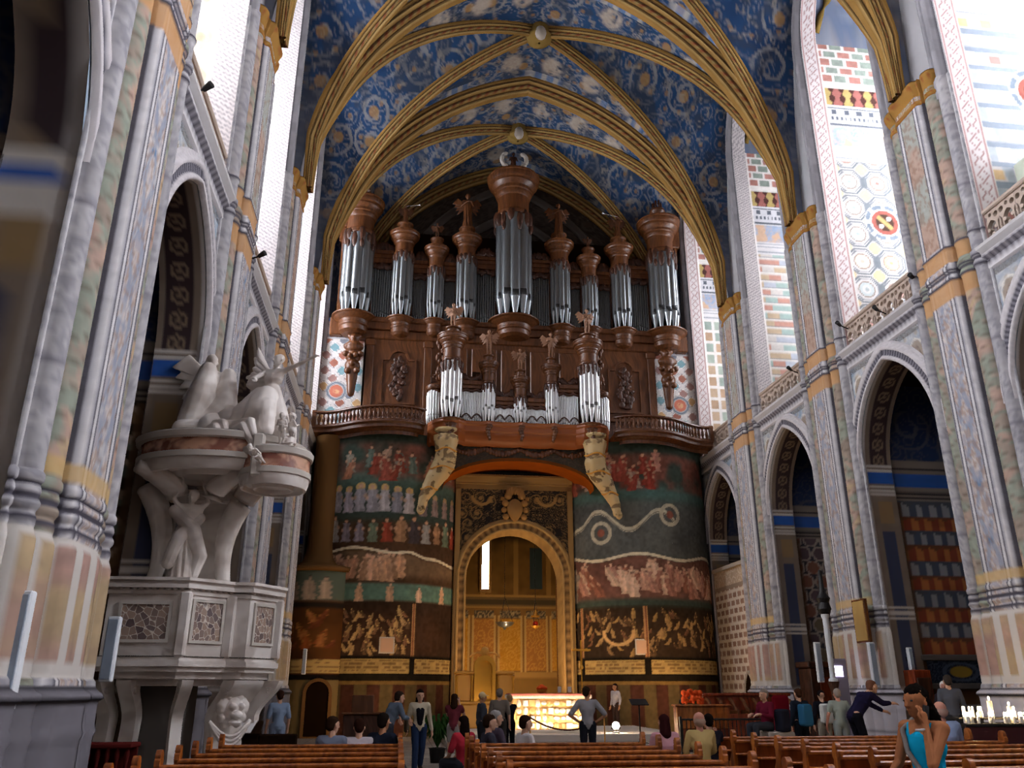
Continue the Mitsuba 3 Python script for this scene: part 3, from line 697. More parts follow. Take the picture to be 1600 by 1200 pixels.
ORD = {('right', 3): 'nearest on the right side of the nave', ('right', 4): 'right of the cube patterned chapel, beside the candles', ('right', 5): 'between the cube and the circle patterned chapels', ('right', 6): 'right of the white brick screen',
       ('left', 3): 'large and nearest on the left side', ('left', 4): 'right behind the pulpit', ('left', 5): 'second one past the pulpit on the left', ('left', 6): 'last on the left, beside the frescoed tower'}
def build_pier(side, k):
    sg = 1 if side == 'right' else -1; yc = PIERS[k]
    key = thing('pier', 'painted stone pier, ' + ORD[(side, k)], 'pier', 'painted piers of the nave')
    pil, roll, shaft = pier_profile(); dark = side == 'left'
    full = [(-a, b) for a, b in pil[::-1]][:-1] + pil
    d2 = []
    for a, b in zip(full[:-1], full[1:]):
        m = max(1, int(abs(b[0] - a[0]) / 0.035)); d2 += [(a[0] + (b[0] - a[0]) * t / m, a[1] + (b[1] - a[1]) * t / m) for t in range(m)]
    d2.append(full[-1])
    sd = k + (10 if sg < 0 else 0)
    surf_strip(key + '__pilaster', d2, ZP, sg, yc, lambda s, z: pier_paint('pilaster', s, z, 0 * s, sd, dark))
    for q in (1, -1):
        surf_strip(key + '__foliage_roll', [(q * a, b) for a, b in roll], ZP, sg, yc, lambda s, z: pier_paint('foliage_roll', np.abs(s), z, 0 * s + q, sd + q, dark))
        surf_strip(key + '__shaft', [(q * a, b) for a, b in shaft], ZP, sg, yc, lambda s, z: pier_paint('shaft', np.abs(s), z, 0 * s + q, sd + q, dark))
    # gilded capital over pilaster and rolls
    cap = [(-a, b) for a, b in roll[::-1]] + [(-.62, .14), (-.6, .26)] + full[1:-1] + [(.6, .26), (.62, .14)] + list(roll)
    cap = np.array(cap); ctr = np.array([0, 0.0]); I = np.arange(len(cap))
    prof = np.array([(1.0, 16.72), (1.06, 16.76), (1.06, 16.82), (1.0, 16.88), (1.0, 17.02), (1.1, 17.15), (1.2, 17.3), (1.22, 17.4), (1.12, 17.5), (0.6, 17.52), (0.05, 17.5)])
    J = np.arange(len(prof))
    surf(key + '__capital', lambda i, j: (sg * (XW - np.interp(i, I, cap[:, 1]) * np.interp(j, J, prof[:, 0]) ** 1.6), yc + np.interp(i, I, cap[:, 0]) * np.interp(j, J, prof[:, 0]) ** 0.5, np.interp(j, J, prof[:, 1])), I, J,
         lambda i, j: mx(flat(i, C('#8f6a38')), flat(i, C('#7a3c2a')), ((j == 2) | (j == 6)) * (i % 3 == 0) * 0.8 + (j == 0) * .5), smooth=True)
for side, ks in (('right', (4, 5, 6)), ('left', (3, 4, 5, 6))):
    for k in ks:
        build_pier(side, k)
# ------------------------------------------------------------------ east end behind the viewer, west wall
structure('wall_east', 'plain stone wall that closes the nave to the east')
put('wall_east__face', box(-9.2, 9.2, -9.9, -9.6, 0, 29), 'stone')
structure('wall_west', 'painted west wall behind the organ')
def west_paint(u, v):
    c = mx(C('#2a2523'), C('#3d3733'), nz(u, v, 1.2, 5))
    w, o = scrolls(u, v, 91, 1.3)
    c = mx(c, C('#575048'), 0.5 * w); c = mx(c, C('#4b3a2e'), 0.5 * o)
    side = np.abs(u) > 6.6
    pn = panel_paint('quatrefoil', np.abs(u) - 9.0 + 4.5, v, 33)
    r = np.hypot(np.abs(u) - 8.2, v - 14.6) * 1.45
    pn = mx(pn, C('#a9a7a6'), ss(0.72, 0.7, r)); pn = mx(pn, C('#6d7580'), line(r, 0.58, 0.12)); pn = mx(pn, C('#b06a58'), ss(0.46, 0.43, r)); pn = mx(pn, C('#c09a78'), ss(0.25, 0.2, r) * ss(0.4, 0.6, nz(u, v, 7, 2)))
    top = mx(C('#a9a8ab'), C('#75757c'), line(v, 17.35, 0.12) + line(v, 17.9, 0.08) + 0.6 * ss(0.5, 0.56, nz(u, v, 5, 1)) * (v > 17.4) * (v < 17.85))
    up = mx(mx(C('#3f5a8a'), C('#5d759c'), nz(u, v, 1, 3)), C('#b9bcbd'), 0.8 * w)
    pn = np.where((v > 17.2)[:, None], top, pn); pn = np.where((v > 18.1)[:, None], up, pn)
    return np.where(side[:, None], pn, c)
us = np.concatenate([ar(-9.0, -6.5, 0.05)[:-1], ar(-6.5, 6.5, 0.14), ar(6.5, 9.0, 0.05)[1:]])
surf('wall_west__face', lambda u, v: (u, u * 0 + 38.0, 11.5 + v * (h1(u) + 0.4 - 11.5)), us, np.linspace(0, 1, 300), lambda u, v: west_paint(u, 11.5 + v * (h1(u) + 0.4 - 11.5)))
for q in (-1, 1):
    surf('wall_west__side_panel', lambda u, v: (q * u, u * 0 + 36.62, v), ar(7.05, 9.0, .045), ar(12.2, 18.3, .045), lambda u, v: west_paint(q * u, v) * 1.15)
    put('wall_west__side_pier', box(min(q * 7.05, q * 9.0), max(q * 7.05, q * 9.0), 36.64, 38.0, 12.2, 18.3), 'stone')
for a, z0, r in ((6.1, 18.5, 8.6), (4.6, 18.5, 6.8)):
    p = lancet_path(a, z0, r, 30)
    v, f = sweep(np.stack([p[:, 0], np.full(len(p), 37.95), p[:, 1]], 1), [(-.02, -.2), (-.14, -.16), (-.2, 0), (-.1, .08), (-.16, .16), (-.02, .24)], [0, 1, 0])
    put('wall_west__moulding', (v, f), 'dark_stone', True)

# ------------------------------------------------------------------ the two frescoed towers
YT, RT, XT = 37.4, 3.35, 5.7
def crowd(rng, x0, x1, z0, z1, n, h, robes, skins, halo=None, lean=0.0, row=False):
    out = []
    for i in range(n):
        x = x0 + (x1 - x0) * ((i + 0.5) / n if row else rng.random())
        z = z0 if row else z0 + (z1 - z0) * rng.random()
        out.append((x, z + (rng.random() - .5) * 0.08, h * (0.9 + 0.2 * rng.random()), C(robes[rng.integers(len(robes))]), C(skins[rng.integers(len(skins))]), None if halo is None else C(halo), lean * (rng.random() - .5)))
    return sorted(out, key=lambda r: -r[1])
def fresco_paint(u, v, side):
    """u: metres along the tower from its outer edge for the left tower, from its inner edge for the right one (both left to right)."""
    rng = np.random.default_rng(5 if side < 0 else 9)
    n, n2 = nz(u, v, 0.8, 3), nz(u, v, 3.0, 4)
    c = mx(C('#23302c'), C('#3c4a42'), n)
    U = u.max()
    if side < 0:
        c = mx(c, C('#4f6b62'), ss(9.2, 10.2, v) * ss(10.6, 9.9, v) * 0.8)
        c = mx(c, mx(C('#2c2118'), C('#4d3526'), n), ss(8.4, 8.0, v) * 1.0)
        c = mx(c, mx(C('#5a2f26'), C('#84584c'), n2), ss(0.3, 0.6, nz(u, v, 1.1, 8)) * ss(9.8, 10.2, v) * ss(11.7, 11.3, v) * ss(1.2, 1.9, u))
        figs = crowd(rng, 1.8, U - 0.3, 9.85, 10.6, 26, 0.95, ['#8d4a3e', '#9a6a52', '#a58a78', '#7d3a30', '#8a8478', '#5a6a62'], ['#b08a72'], lean=0.9)
        figs += crowd(rng, 1.2, 2.6, 7.9, 9.2, 7, 0.7, ['#a5743a', '#b08a4a'], ['#b9935f'], lean=.5)
        figs += crowd(rng, 3.0, 6.6, 8.55, 8.55, 7, 1.2, ['#8d8a92', '#9a94a0', '#7f7f8a', '#a5a0a4'], ['#b0917a'], '#b59a62', row=True)
        figs += crowd(rng, 6.7, U - .2, 8.5, 8.5, 6, 0.95, ['#6d5f60', '#7a6a66'], ['#8f7464'], '#8f7a4e', row=True)
        figs += crowd(rng, 2.9, U - .2, 7.35, 7.35, 13, 1.05, ['#7d3528', '#a33c28', '#4a4650', '#77707a', '#5c6a58', '#8d8a86', '#3b3438', '#8c6a4e'], ['#b08a70'], row=True)
        c = figures(c, u, v, figs)
        c = mx(c, C('#4f6f64'), ss(4.95, 5.1, v) * ss(5.75, 5.6, v) * 0.9 * (0.7 + 0.5 * n2))
        zl = 7.0 + 0.1 * np.sin(u * 1.9) - 0.35 * ss(6.3, 7.3, u)
        c = mx(c, C('#6e5a44'), ss(5.8, 6.2, v) * ss(zl, zl - .2, v) * ss(2.3, 2.6, u) * 0.6)
        figs = crowd(rng, 2.5, 6.7, 5.75, 5.95, 30, 1.05, ['#a98468', '#b5927a', '#96705a', '#8a6a52'], ['#b5927a'], lean=.5)
        figs += crowd(rng, 1.4, U - 0.5, 4.95, 5.05, 7, 0.7, ['#a98a70', '#b59a84'], ['#b59a84'], row=True)
        c = figures(c, u, v, figs)
        c = mx(c, C('#c0b69f'), line(v, zl, 0.09) * ss(2.2, 2.4, u)); c = mx(c, C('#8a3526'), ss(.16, .12, np.abs(u - (U - .9))) * (v > 5.4) * (v < 6.8))
        hell = v < 4.95
        c = mx(c, mx(C('#1e1512'), C('#3a241a'), n), hell * 1.0)
        c = mx(c, mx(C('#6d3a1c'), C('#8d5a2c'), n2), hell * ss(0.42, 0.6, nz(u, v, 1.6, 12)) * ss(3.9, 3.3, u))
        figs = crowd(rng, 4.0, 6.6, 2.9, 4.45, 60, 0.4, ['#8f7350', '#a5885c', '#6e4e38', '#55402e'], ['#b0935f'], lean=2.2) + crowd(rng, .6, 3.6, 2.9, 4.45, 55, 0.42, ['#8a4a22', '#a5622c', '#6d3a24', '#5a3422'], ['#a5723a'], lean=2.2)
        c = figures(c, u, v, figs)
        fr = (3.75, 6.75)
    else:
        c = mx(c, C('#476560'), ss(8.9, 9.6, v) * ss(10.2, 9.7, v) * ss(1.2, 1.8, u) * .85)
        c = mx(c, mx(C('#3d3f40'), C('#5d605d'), nz(u, v, .9, 6)), ss(9.6, 9.1, v) * ss(6.7, 7.1, v) * .9)
        c = mx(c, mx(C('#4f2a24'), C('#7d4f44'), n2), ss(0.35, 0.6, nz(u, v, 1.2, 18)) * ss(9.7, 10.0, v) * ss(11.6, 11.2, v) * ss(1.1, 1.6, u) * ss(U - .8, U - 1.4, u))
        figs = crowd(rng, 1.3, 5.6, 9.75, 10.6, 22, 1.0, ['#8d4238', '#a05a4a', '#9d8a7c', '#7d342c', '#a8796a'], ['#b08a72'], lean=1.0)
        c = figures(c, u, v, figs)
        for t0, z0, amp, k, a, b in ((0, 8.0, .38, 1.5, 0.5, 6.3),):
            zr = 7.75 + 0.75 * ss(.4, 2.6, u) + 0.42 * np.sin((u - 2.2) * 2.3) * ss(1.6, 2.6, u)
            c = mx(c, C('#aaa592'), line(v, zr, 0.2) * (u > a) * (u < b)); c = mx(c, C('#6a675c'), line(v, zr - .06, 0.03) * (u > a) * (u < b))
            for cx, cz in ((3.0, 8.0), (6.1, 8.75)):
                c = mx(c, C('#a59f8c'), line(np.hypot(u - cx, v - cz), .42, .14)); c = mx(c, C('#7d4a3c'), ss(.2, .14, np.hypot(u - cx, v - cz)))
        zl = 6.95 + 0.12 * np.sin(u * 1.7)
        c = mx(c, mx(C('#4a2f2a'), C('#6d4a40'), n2), ss(5.1, 5.4, v) * ss(zl, zl - .15, v))
        figs = crowd(rng, 1.6, U - 0.2, 5.2, 5.9, 60, 1.0, ['#9a7264', '#a98472', '#8a5f52', '#b59a86', '#7d5040'], ['#b08d78'], lean=1.4) + crowd(rng, .3, 1.5, 5.0, 5.8, 5, 1.4, ['#7d7468', '#8a8076'], ['#9a8a78'], lean=1.0)
        c = figures(c, u, v, figs)
        c = mx(c, C('#bdb49e'), line(v, zl, 0.1) * ss(.5, .8, u))
        hell = v < 4.95
        c = mx(c, mx(C('#191310'), C('#33231a'), n), hell * ss(5.1, 4.8, v))
        figs = crowd(rng, .4, U - .4, 2.9, 4.5, 130, 0.42, ['#6f573c', '#80663f', '#5a3c2c', '#4a3524', '#8a6f4a'], ['#94784c'], lean=2.4)
        c = figures(c, u, v, figs)
        c = mx(c, C('#a5855a'), line(np.hypot((u - 3.6) * .8, v - 3.9), .5, .1) * (v < 4.0))
        fr = (1.85, 4.75)
    hell = (v < 4.9) & (v > 2.85)
    for x in fr:
        c = mx(c, C('#96714e'), ss(.09, .07, np.abs(u - x)) * hell); c = mx(c, C('#5a2d22'), ss(.03, .02, np.abs(u - x)) * hell)
    c = mx(c, C('#171311'), ss(2.95, 2.9, v))
    ins = (v > 2.25) & (v < 2.8)
    script = (frac(v / 0.13) < 0.42) & (nz(u * 9, np.floor(v / 0.13), 1.0, 3) > 0.45)
    c = mx(c, mx(C('#b59a64'), C('#6b4a2a'), script * 0.65), ins * 1.0 * (np.minimum(np.abs(u - fr[0]), np.abs(u - fr[1])) > 0.12))
    c = mx(c, C('#7d6238'), (v < 2.0) * 1.0); c = mx(c, C('#1d1714'), (v > 2.0) * (v < 2.22) * 1.0)
    st = frac(u / 1.0) < 0.5
    d = 0.75 + 0.4 * nz(u, v, 4, 6)
    c = np.where((v < 1.85)[:, None], np.where(st[:, None], C('#4a2a24'), C('#5f5036')) * d[:, None], c)
    g = nz(u, v, .55, 71)[:, None]
    hf = nz(u, v, 8.0, 17, 2)[:, None]
    return np.where((v > 2.9)[:, None], 1.75, 1.0) * (c * 0.85 + 0.15 * C('#3a382e')) * (0.6 + 0.65 * g) * (0.72 + 0.56 * hf)
for sg, nm in ((-1, 'left'), (1, 'right')):
    w = structure(f'wall_{nm}_tower', f'{nm} round tower below the organ with its last judgment fresco')
    cx = sg * XT
    th = ar(math.pi * 1.0, math.pi * 2.0, 0.045 / RT)
    if True:
        surf(w + '__fresco', lambda t, z: (cx + RT * np.cos(t), YT + RT * np.sin(t) * 0.98, z), th, ar(0, 12.0, 0.045), lambda t, z: fresco_paint((t - math.pi) * RT, z, sg))
    put(w + '__side', cat(box(cx - RT - .02, cx - RT + .3, YT - .1, 38.2, 0, 12), box(cx + RT - .3, cx + RT + .02, YT - .1, 38.2, 0, 12)), 'dark_stone')
# left: half column and its block, low side door
def block_paint(u, v):
    c = mx(C('#3a2418'), C('#6d4322'), nz(u, v, 1.4, 6))
    c = mx(c, C('#5d6a5c'), ss(4.9, 5.05, v) * 0.9); c = mx(c, C('#2d2620'), ss(4.95, 4.85, v) * ss(4.6, 4.75, v))
    rng = np.random.default_rng(3)
    c = figures(c, u, v, crowd(rng, .2, 2.1, 5.0, 5.0, 4, .9, ['#b09a84', '#a58a74'], ['#b59a84'], row=True) + crowd(rng, .1, 2.2, 2.9, 4.1, 26, .6, ['#8a4a28', '#a0663a', '#6d3a26'], ['#a5723a'], lean=2.0))
    c = mx(c, C('#b0935c'), (v > 2.25) * (v < 2.8) * 1.0); c = mx(c, C('#5a3f26'), (v > 2.3) * (v < 2.75) * ((frac(v / .13) < .4) & (nz(u * 9, np.floor(v / .13), 1, 3) > .45)) * .65)
    c = mx(c, C('#1d1714'), (v > 2.0) * (v < 2.22) * 1.0)
    return np.where((v < 2.0)[:, None], mx(C('#6d5a38'), C('#7d6a46'), nz(u, v, 3, 1)), c)
w = 'wall_left_tower'
t = np.linspace(math.pi * 1.02, math.pi * 1.9, 40)
surf(w + '__painted_block', lambda a, z: (-8.15 + 1.35 * np.cos(a), 35.1 + 1.25 * np.sin(a), z), t, ar(0, 6.1, .05), lambda a, z: block_paint((a - math.pi) * 1.0, z))
v, f = lathe([(0.1, 6.1), (1.42, 6.1), (1.5, 6.2), (1.5, 6.3), (0.9, 6.42), (0.72, 6.6), (0.62, 6.9), (0.58, 7.4), (0.56, 11.9)], 32)
put(w + '__half_column', (v + [-8.15, 35.1, 0], f), 'console_gold' if False else 'tan_plaster', True) if 'tan_plaster' in scene else put(w + '__half_column', (v + [-8.15, 35.1, 0], f), material('tan_plaster', '#6d4f30', 0.95), True)
structure('door_1', 'small dark side door at the foot of the left tower')
dp = sbox(-.42, 0, .42, 1.5).union(Point(0, 1.5).buffer(.42))
v, f = upright(extrude(dp.buffer(.12).difference(dp), .12), 0); put('door_1__frame', (v + [-7.75, 33.76, 0.05], f), 'tan_plaster')
v, f = upright(extrude(dp, .06), 0); put('door_1__leaf', (v + [-7.75, 33.82, 0.05], f), 'blackish_wood')
# right: low painted brick screen in the last chapel arch, with an arched door
def brick_paint(u, v):
    r = 0.33; j = np.floor(v / r); a = u / 0.5 + 0.5 * (j % 2); x, y = np.abs(frac(a) - .5), np.abs(frac(v / r) - .5)
    c = mx(C('#7a5d50'), C('#947a6c'), rnd(np.floor(a), j, 3) * .7 + .3 * nz(u, v, 5, 1))
    c = mx(c, C('#c2b7ab'), np.maximum(ss(.33, .38, x), ss(.28, .34, y)))
    w_, o = scrolls(u, v, 12, .7)
    top = mx(C('#a99683'), C('#c4b7a4'), w_)
    return np.where((v > 5.75)[:, None], np.where((v < 5.9)[:, None], C('#8d7d6d'), top), c)
w = 'wall_right'
dy = 32.95
surf(w + '__brick_screen', lambda u, v: (u * 0 + 9.12, 34.485 + u, v), ar(-1.95, 1.95, .04), ar(0, 6.55, .04), lambda u, v: brick_paint(u, v))
put(w + '__screen_coping', box(9.0, 9.25, 32.5, 36.45, 6.55, 6.7), 'stone')
structure('door_2', 'small arched doorway in the white brick screen')
dp = Polygon(lancet_path(.42, 1.5, .8, 8, 0.0))
v, f, _ = meshkit.arrays(extrude(dp, .08)); put('door_2__leaf', (np.stack([9.02 + v[:, 2], 33.3 + v[:, 0], v[:, 1]], 1), f), 'blackish_wood')
v, f, _ = meshkit.arrays(extrude(dp.buffer(.1).difference(dp), .16)); put('door_2__frame', (np.stack([8.98 + v[:, 2], 33.3 + v[:, 0], v[:, 1]], 1), f), 'stone')

# ------------------------------------------------------------------ portal between the towers and the chapel behind it
P = thing('portal', 'carved golden brown stone portal arch with dark scrolled spandrels, between the two frescoed towers', 'portal')
YP = 36.0
def portal_stone(u, v, s=0):
    return mx(C('#7d6444'), C('#a88f66'), nz(u, v, 3.0, 40 + s))
def spandrel_scroll(u, v):
    w_, o = scrolls(u, v, 55, .62)
    c = mx(C('#2c2a2a'), C('#8d7148'), np.maximum(w_, o))
    for cx in (-1.45, 1.45):
        r = np.hypot(u - cx, (v - 9.75) * 1.1); c = mx(c, C('#9a7a4a'), line(r, .42, .12) * (v < 9.75))
    return c
a, zs = 2.08, 6.15
arch = lambda x: zs + np.sqrt(np.maximum((a + .5) ** 2 - np.minimum(np.abs(x), a + .5) ** 2, 0))
xs = ar(-2.5, 2.5, .04)
surf(P + '__spandrel', lambda u, v: (u, u * 0 + YP, arch(u) + v * (10.05 - arch(u))), xs, np.linspace(0, 1, 90), lambda u, v: spandrel_scroll(u, arch(u) + v * (10.05 - arch(u))))
tt2 = np.linspace(0, math.pi, 49)
pth = np.vstack([[[a, YP, z] for z in np.arange(0, zs, .2)], np.stack([a * np.cos(tt2), np.full(49, YP), zs + a * np.sin(tt2)], 1), [[-a, YP, z] for z in np.arange(0, zs, .2)[::-1]]])
prof = [(0.0, 1.4), (0.0, .0), (0.0, .0), (-.06, -.03), (-.1, -.08), (-.06, -.13), (-.06, -.3), (-.13, -.33), (-.16, -.4), (-.1, -.45), (-.1, -.5), (0, -.54)]
prof = [(1.4, 0.0), (.7, 0.0), (.0, 0.0), (-.06, .03), (-.1, .08), (-.06, .13), (-.06, .3), (-.13, .33), (-.16, .4), (-.1, .45), (-.1, .5), (0.02, .56)]
v, f = sweep(pth, prof, [0, 1, 0], 1.0)
if v[:len(prof), 0].max() < a + .3:
    v, f = sweep(pth, prof, [0, 1, 0], -1.0)
j = np.tile(np.arange(len(prof)), len(pth)); i = np.repeat(np.arange(len(pth)), len(prof))
put(P + '__archivolt', (v, f), 'paint', True, color=np.where(np.isin(j, (5, 6))[:, None], np.where((i % 2 == 0)[:, None], C('#5d4730'), C('#97794f')), C('#a3875a')) * (.85 + .3 * rnd(i, j)[:, None]))
for q in (-1, 1):
    put(P + '__jamb', box(q * 2.5 - .12, q * 2.5 + .12, YP - .12, YP + .3, 0, 10.05, .03), material('portal_stone', '#8f744c', .95) if 'portal_stone' not in scene else 'portal_stone')
prof = [(0, 0), (.08, .02), (.08, .2), (.16, .24), (.16, .3), (.22, .36), (.3, .5), (.36, .54), (.36, .62), (0, .66)]
v = np.array([(x, YP + .1 - d, 10.05 + z) for x in (-2.62, 0, 2.62) for d, z in prof]); k = len(prof)
put(P + '__entablature', cat((v, np.array([(i * k + j, i * k + j + 1, (i + 1) * k + j + 1, (i + 1) * k + j) for i in range(2) for j in range(k - 1)])), box(-2.62, 2.62, YP, YP + .6, 10.05, 10.7)), 'portal_stone')
# keystone cartouche: shield, crown of leaves, scrolls
body = m3.Manifold.hull(m3.Manifold.sphere(.3, 24).scale([1, .5, 1]).translate([0, 0, .35]) + m3.Manifold.sphere(.1, 16).translate([0, 0, -.35])) if False else None
sh = trimesh.creation.icosphere(3); sv = sh.vertices * [.36, .2, .5]; sv[:, 0] *= 1 - .35 * np.clip(-sv[:, 2] / .5, 0, 1)
crt = [(sv + [0, YP - .2, 9.1], sh.faces)]
for q in (-1, 1):
    for m_, (dx, dz, r) in enumerate([(.42, .3, .16), (.48, .0, .13), (.4, -.3, .14), (.3, .62, .17), (.55, .5, .1)]):
        s2 = trimesh.creation.icosphere(2, r); crt.append((s2.vertices * [1, .8, 1] + [q * dx, YP - .2, 9.1 + dz], s2.faces))
for ang in np.linspace(-1.1, 1.1, 7):
    s2 = trimesh.creation.icosphere(1, .12); crt.append((s2.vertices * [.8, .8, 1.7] + [.35 * math.sin(ang), YP - .25, 9.78 + .18 * math.cos(ang)], s2.faces))
put(P + '__cartouche', cat(*crt), material('cartouche', '#94703f', .8), True)

structure('wall_tower_chapel', 'golden painted chapel seen through the portal')
def chapel_back(u, v):
    n = nz(u, v, 2.4, 2)
    c = mx(C('#6d5230'), C('#8d6d40'), n)
    x = frac((u + 2.6) / 1.32) - .5
    pan = (v > 2.55) & (v < 5.0) & (np.abs(x) < .38)
    w_, o = scrolls(u, v, 15, .5)
    which = np.floor((u + 2.6) / 1.32) % 2
    c = mx(c, mx(np.where((which == 0)[:, None], C('#a87a2e'), C('#9a6a3a')), C('#c39a50'), w_ * .8), pan * 1.0)
    c = mx(c, C('#b39866'), (np.abs(np.abs(x) - .42) < .035) * (v > 2.4) * (v < 5.2))
    c = mx(c, mx(C('#4a4540'), C('#b0a080'), np.maximum(w_, o) * .8), (v > 5.1) * (v < 5.45) * (np.abs(x) < .38) * 1.0)
    c = mx(c, C('#6b5a40'), (v > 5.55) * (v < 6.2) * 1.0); c = mx(c, C('#9d7f4e'), line(v, 5.6, .08) + line(v, 6.15, .1)); c = mx(c, C('#4d4536'), line(v, 5.85, .2))
    up = v > 6.25
    c = mx(c, mx(C('#5c4526'), C('#7a5f36'), n), up * 1.0); c = mx(c, C('#8f7345'), up * (np.abs(frac((u + 2.4) / 1.7) - .5) > .43))
    c = mx(c, C('#33424a'), (np.abs(u - 2.05) < .33) * (v > 6.5) * (v < 8.6)); c = mx(c, C('#3a3122'), ss(8.7, 9.2, v))
    c = mx(c, C('#9a7c4c'), ss(2.5, 2.48, v) * ss(2.2, 2.25, v)); c = mx(c, C('#7d6238'), (v < 2.2) * .7)
    return c
surf('wall_tower_chapel__back', lambda u, v: (u, u * 0 + 43.0, v), ar(-3.2, 4.2, .05), ar(0, 11, .06), chapel_back)
for q in (-3.2, 4.2):
    surf('wall_tower_chapel__side', lambda u, v: (u * 0 + q, u, v), ar(37.4, 43.0, .1), ar(0, 11, .1), lambda u, v: chapel_back(u * .7, v) * .8)
put('wall_tower_chapel__ceiling', box(-3.3, 4.3, 36.1, 43.1, 10.9, 11.1), 'dark_room')
for q in (-1, 1):
    put('wall_tower_chapel__portal_back', box(min(q * 2.05, q * 4.3), max(q * 2.05, q * 4.3), 37.3, 37.4, 0, 11), 'tan_plaster')
wn = structure('window_slit', 'narrow bright window slit in the chapel behind the portal')
labels[wn]['label'] = 'narrow bright window slit in the tower chapel'
fr = extrude(sbox(-.3, 6.3, .3, 9.5).difference(sbox(-.19, 6.45, .19, 9.3)), .3); v, f = upright(fr, 42.72); put(wn + '__frame', (v + [-.6, 0, 0], f), 'portal_stone')
v = np.array([[-.79, 42.9, 6.45], [-.41, 42.9, 6.45], [-.41, 42.9, 9.3], [-.79, 42.9, 9.3]]); kk = put(wn + '__pane', (v, np.array([[0, 1, 2], [0, 2, 3]])), 'pale_stone')
scene[kk]['emitter'] = {'type': 'area', 'radiance': {'type': 'rgb', 'value': [9, 9.3, 9.8]}}

# ------------------------------------------------------------------ timber arch and spandrel under the organ, balcony, consoles
structure('wall_organ_arch', 'timber arch that carries the organ between the towers')
ah = lambda x: 9.75 + np.sqrt(np.maximum(1 - (np.abs(x) / 3.25) ** 2, 0)) * 1.2
xs = ar(-3.25, 3.25, .06)
surf('wall_organ_arch__face', lambda u, v: (u, u * 0 + 34.35, ah(u) + v * (11.6 - ah(u))), xs, np.linspace(0, 1, 24), lambda u, v: mx(mx(C('#2f2e2b'), C('#4d4a44'), nz(u, v * 1.5, 1.6, 3)), C('#6d5a44'), .5 * scrolls(u, v * 1.6, 70, .6)[0]))
surf('wall_organ_arch__soffit', lambda u, v: (u, v, ah(u)), xs, ar(34.3, 36.1, .1), lambda u, v: mx(C('#8a4418'), C('#a3561f'), nz(u * .5, v * 5, 3, 2)))
surf('wall_organ_arch__edge', lambda u, v: (u, 34.3 + 0 * v, ah(u) - .02 + v), xs, ar(0, .14, .07), lambda u, v: flat(u, C('#6d3c1a')))

def bal_path():
    pts = np.array([(4.15, 33.75), (4.6, 33.45), (5.4, 33.3), (6.2, 33.4), (7.0, 33.75), (7.7, 34.25), (8.3, 34.55), (8.9, 34.6)])
    from scipy.interpolate import CubicSpline
    L = np.concatenate([[0], np.cumsum(np.hypot(*np.diff(pts, axis=0).T))])
    s = np.linspace(0, L[-1], 60)
    return np.stack([CubicSpline(L, pts[:, 0])(s), CubicSpline(L, pts[:, 1])(s)], 1)
BP = bal_path()
B = thing('balcony', 'long curved oak balcony floor with moulded edge under the organ', 'balcony')
for q in (-1, 1):
    p = BP * [q, 1]
    poly = Polygon(np.vstack([p, [(q * 8.95, 38.0), (q * 4.15, 38.0)]]))
    put(B + '__floor', (lambda v, f: (v + [0, 0, 12.0], f))(*meshkit.arrays(extrude(poly, .22))[:2]), 'oak')
    pth = np.column_stack([p, np.full(len(p), 12.0)])
    prof = [(-.35, -.25), (-.33, -.1), (-.2, -.05), (-.14, 0.03), (-.02, .08), (.02, .16), (.1, .2), (.1, .28), (-.2, .3)]
    nn = np.gradient(p, axis=0); nn = np.stack([nn[:, 1], -nn[:, 0]], 1) * q; nn /= np.linalg.norm(nn, axis=1, keepdims=True)
    V = np.array([[p[i, 0] + a_ * nn[i, 0], p[i, 1] + a_ * nn[i, 1], 12.0 + b_] for i in range(len(p)) for a_, b_ in prof]); k = len(prof)
    put(B + '__cornice', (V, np.array([(i * k + j, i * k + j + 1, (i + 1) * k + j + 1, (i + 1) * k + j) for i in range(len(p) - 1) for j in range(k - 1)])), 'oak', 40)
# the balustrade
balu = mikit.ply(lathe([(0, 0), (.055, 0), (.055, .05), (.035, .07), (.05, .12), (.075, .2), (.07, .27), (.035, .38), (.03, .44), (.05, .47), (.05, .52), (0, .52)], 10), 'oak', smooth=35)
for q, nm in ((-1, 'left'), (1, 'right')):
    K = thing('balustrade', f'curved wooden balustrade with turned balusters on the {nm} half of the organ balcony', 'balustrade')
    p = BP * [q, 1]
    for z, w_, h_ in ((12.24, .1, .08), (12.84, .13, .09)):
        V = np.column_stack([p, np.full(len(p), z)])
        nn = np.gradient(p, axis=0); nn = np.stack([nn[:, 1], -nn[:, 0]], 1); nn /= np.linalg.norm(nn, axis=1, keepdims=True)
        ring = [(-w_, 0), (w_, 0), (w_, h_ * .6), (w_ * .6, h_), (-w_ * .6, h_), (-w_, h_ * .6), (-w_, 0)]
        VV = np.array([[p[i, 0] + a_ * nn[i, 0], p[i, 1] + a_ * nn[i, 1], z + b_] for i in range(len(p)) for a_, b_ in ring]); k = 7
        put(K + '__rail', (VV, np.array([(i * k + j, i * k + j + 1, (i + 1) * k + j + 1, (i + 1) * k + j) for i in range(len(p) - 1) for j in range(k - 1)])), 'oak', 40)
    L = np.concatenate([[0], np.cumsum(np.hypot(*np.diff(p, axis=0).T))]); n = 27
    for s in np.linspace(.1, L[-1] - .08, n):
        put(K + '__baluster', balu, None, to=move(np.interp(s, L, p[:, 0]), np.interp(s, L, p[:, 1]), 12.32))
    put(K + '__post', box(q * 8.84 - .09, q * 8.84 + .09, 34.5, 34.68, 12.2, 12.95, .01), 'oak')
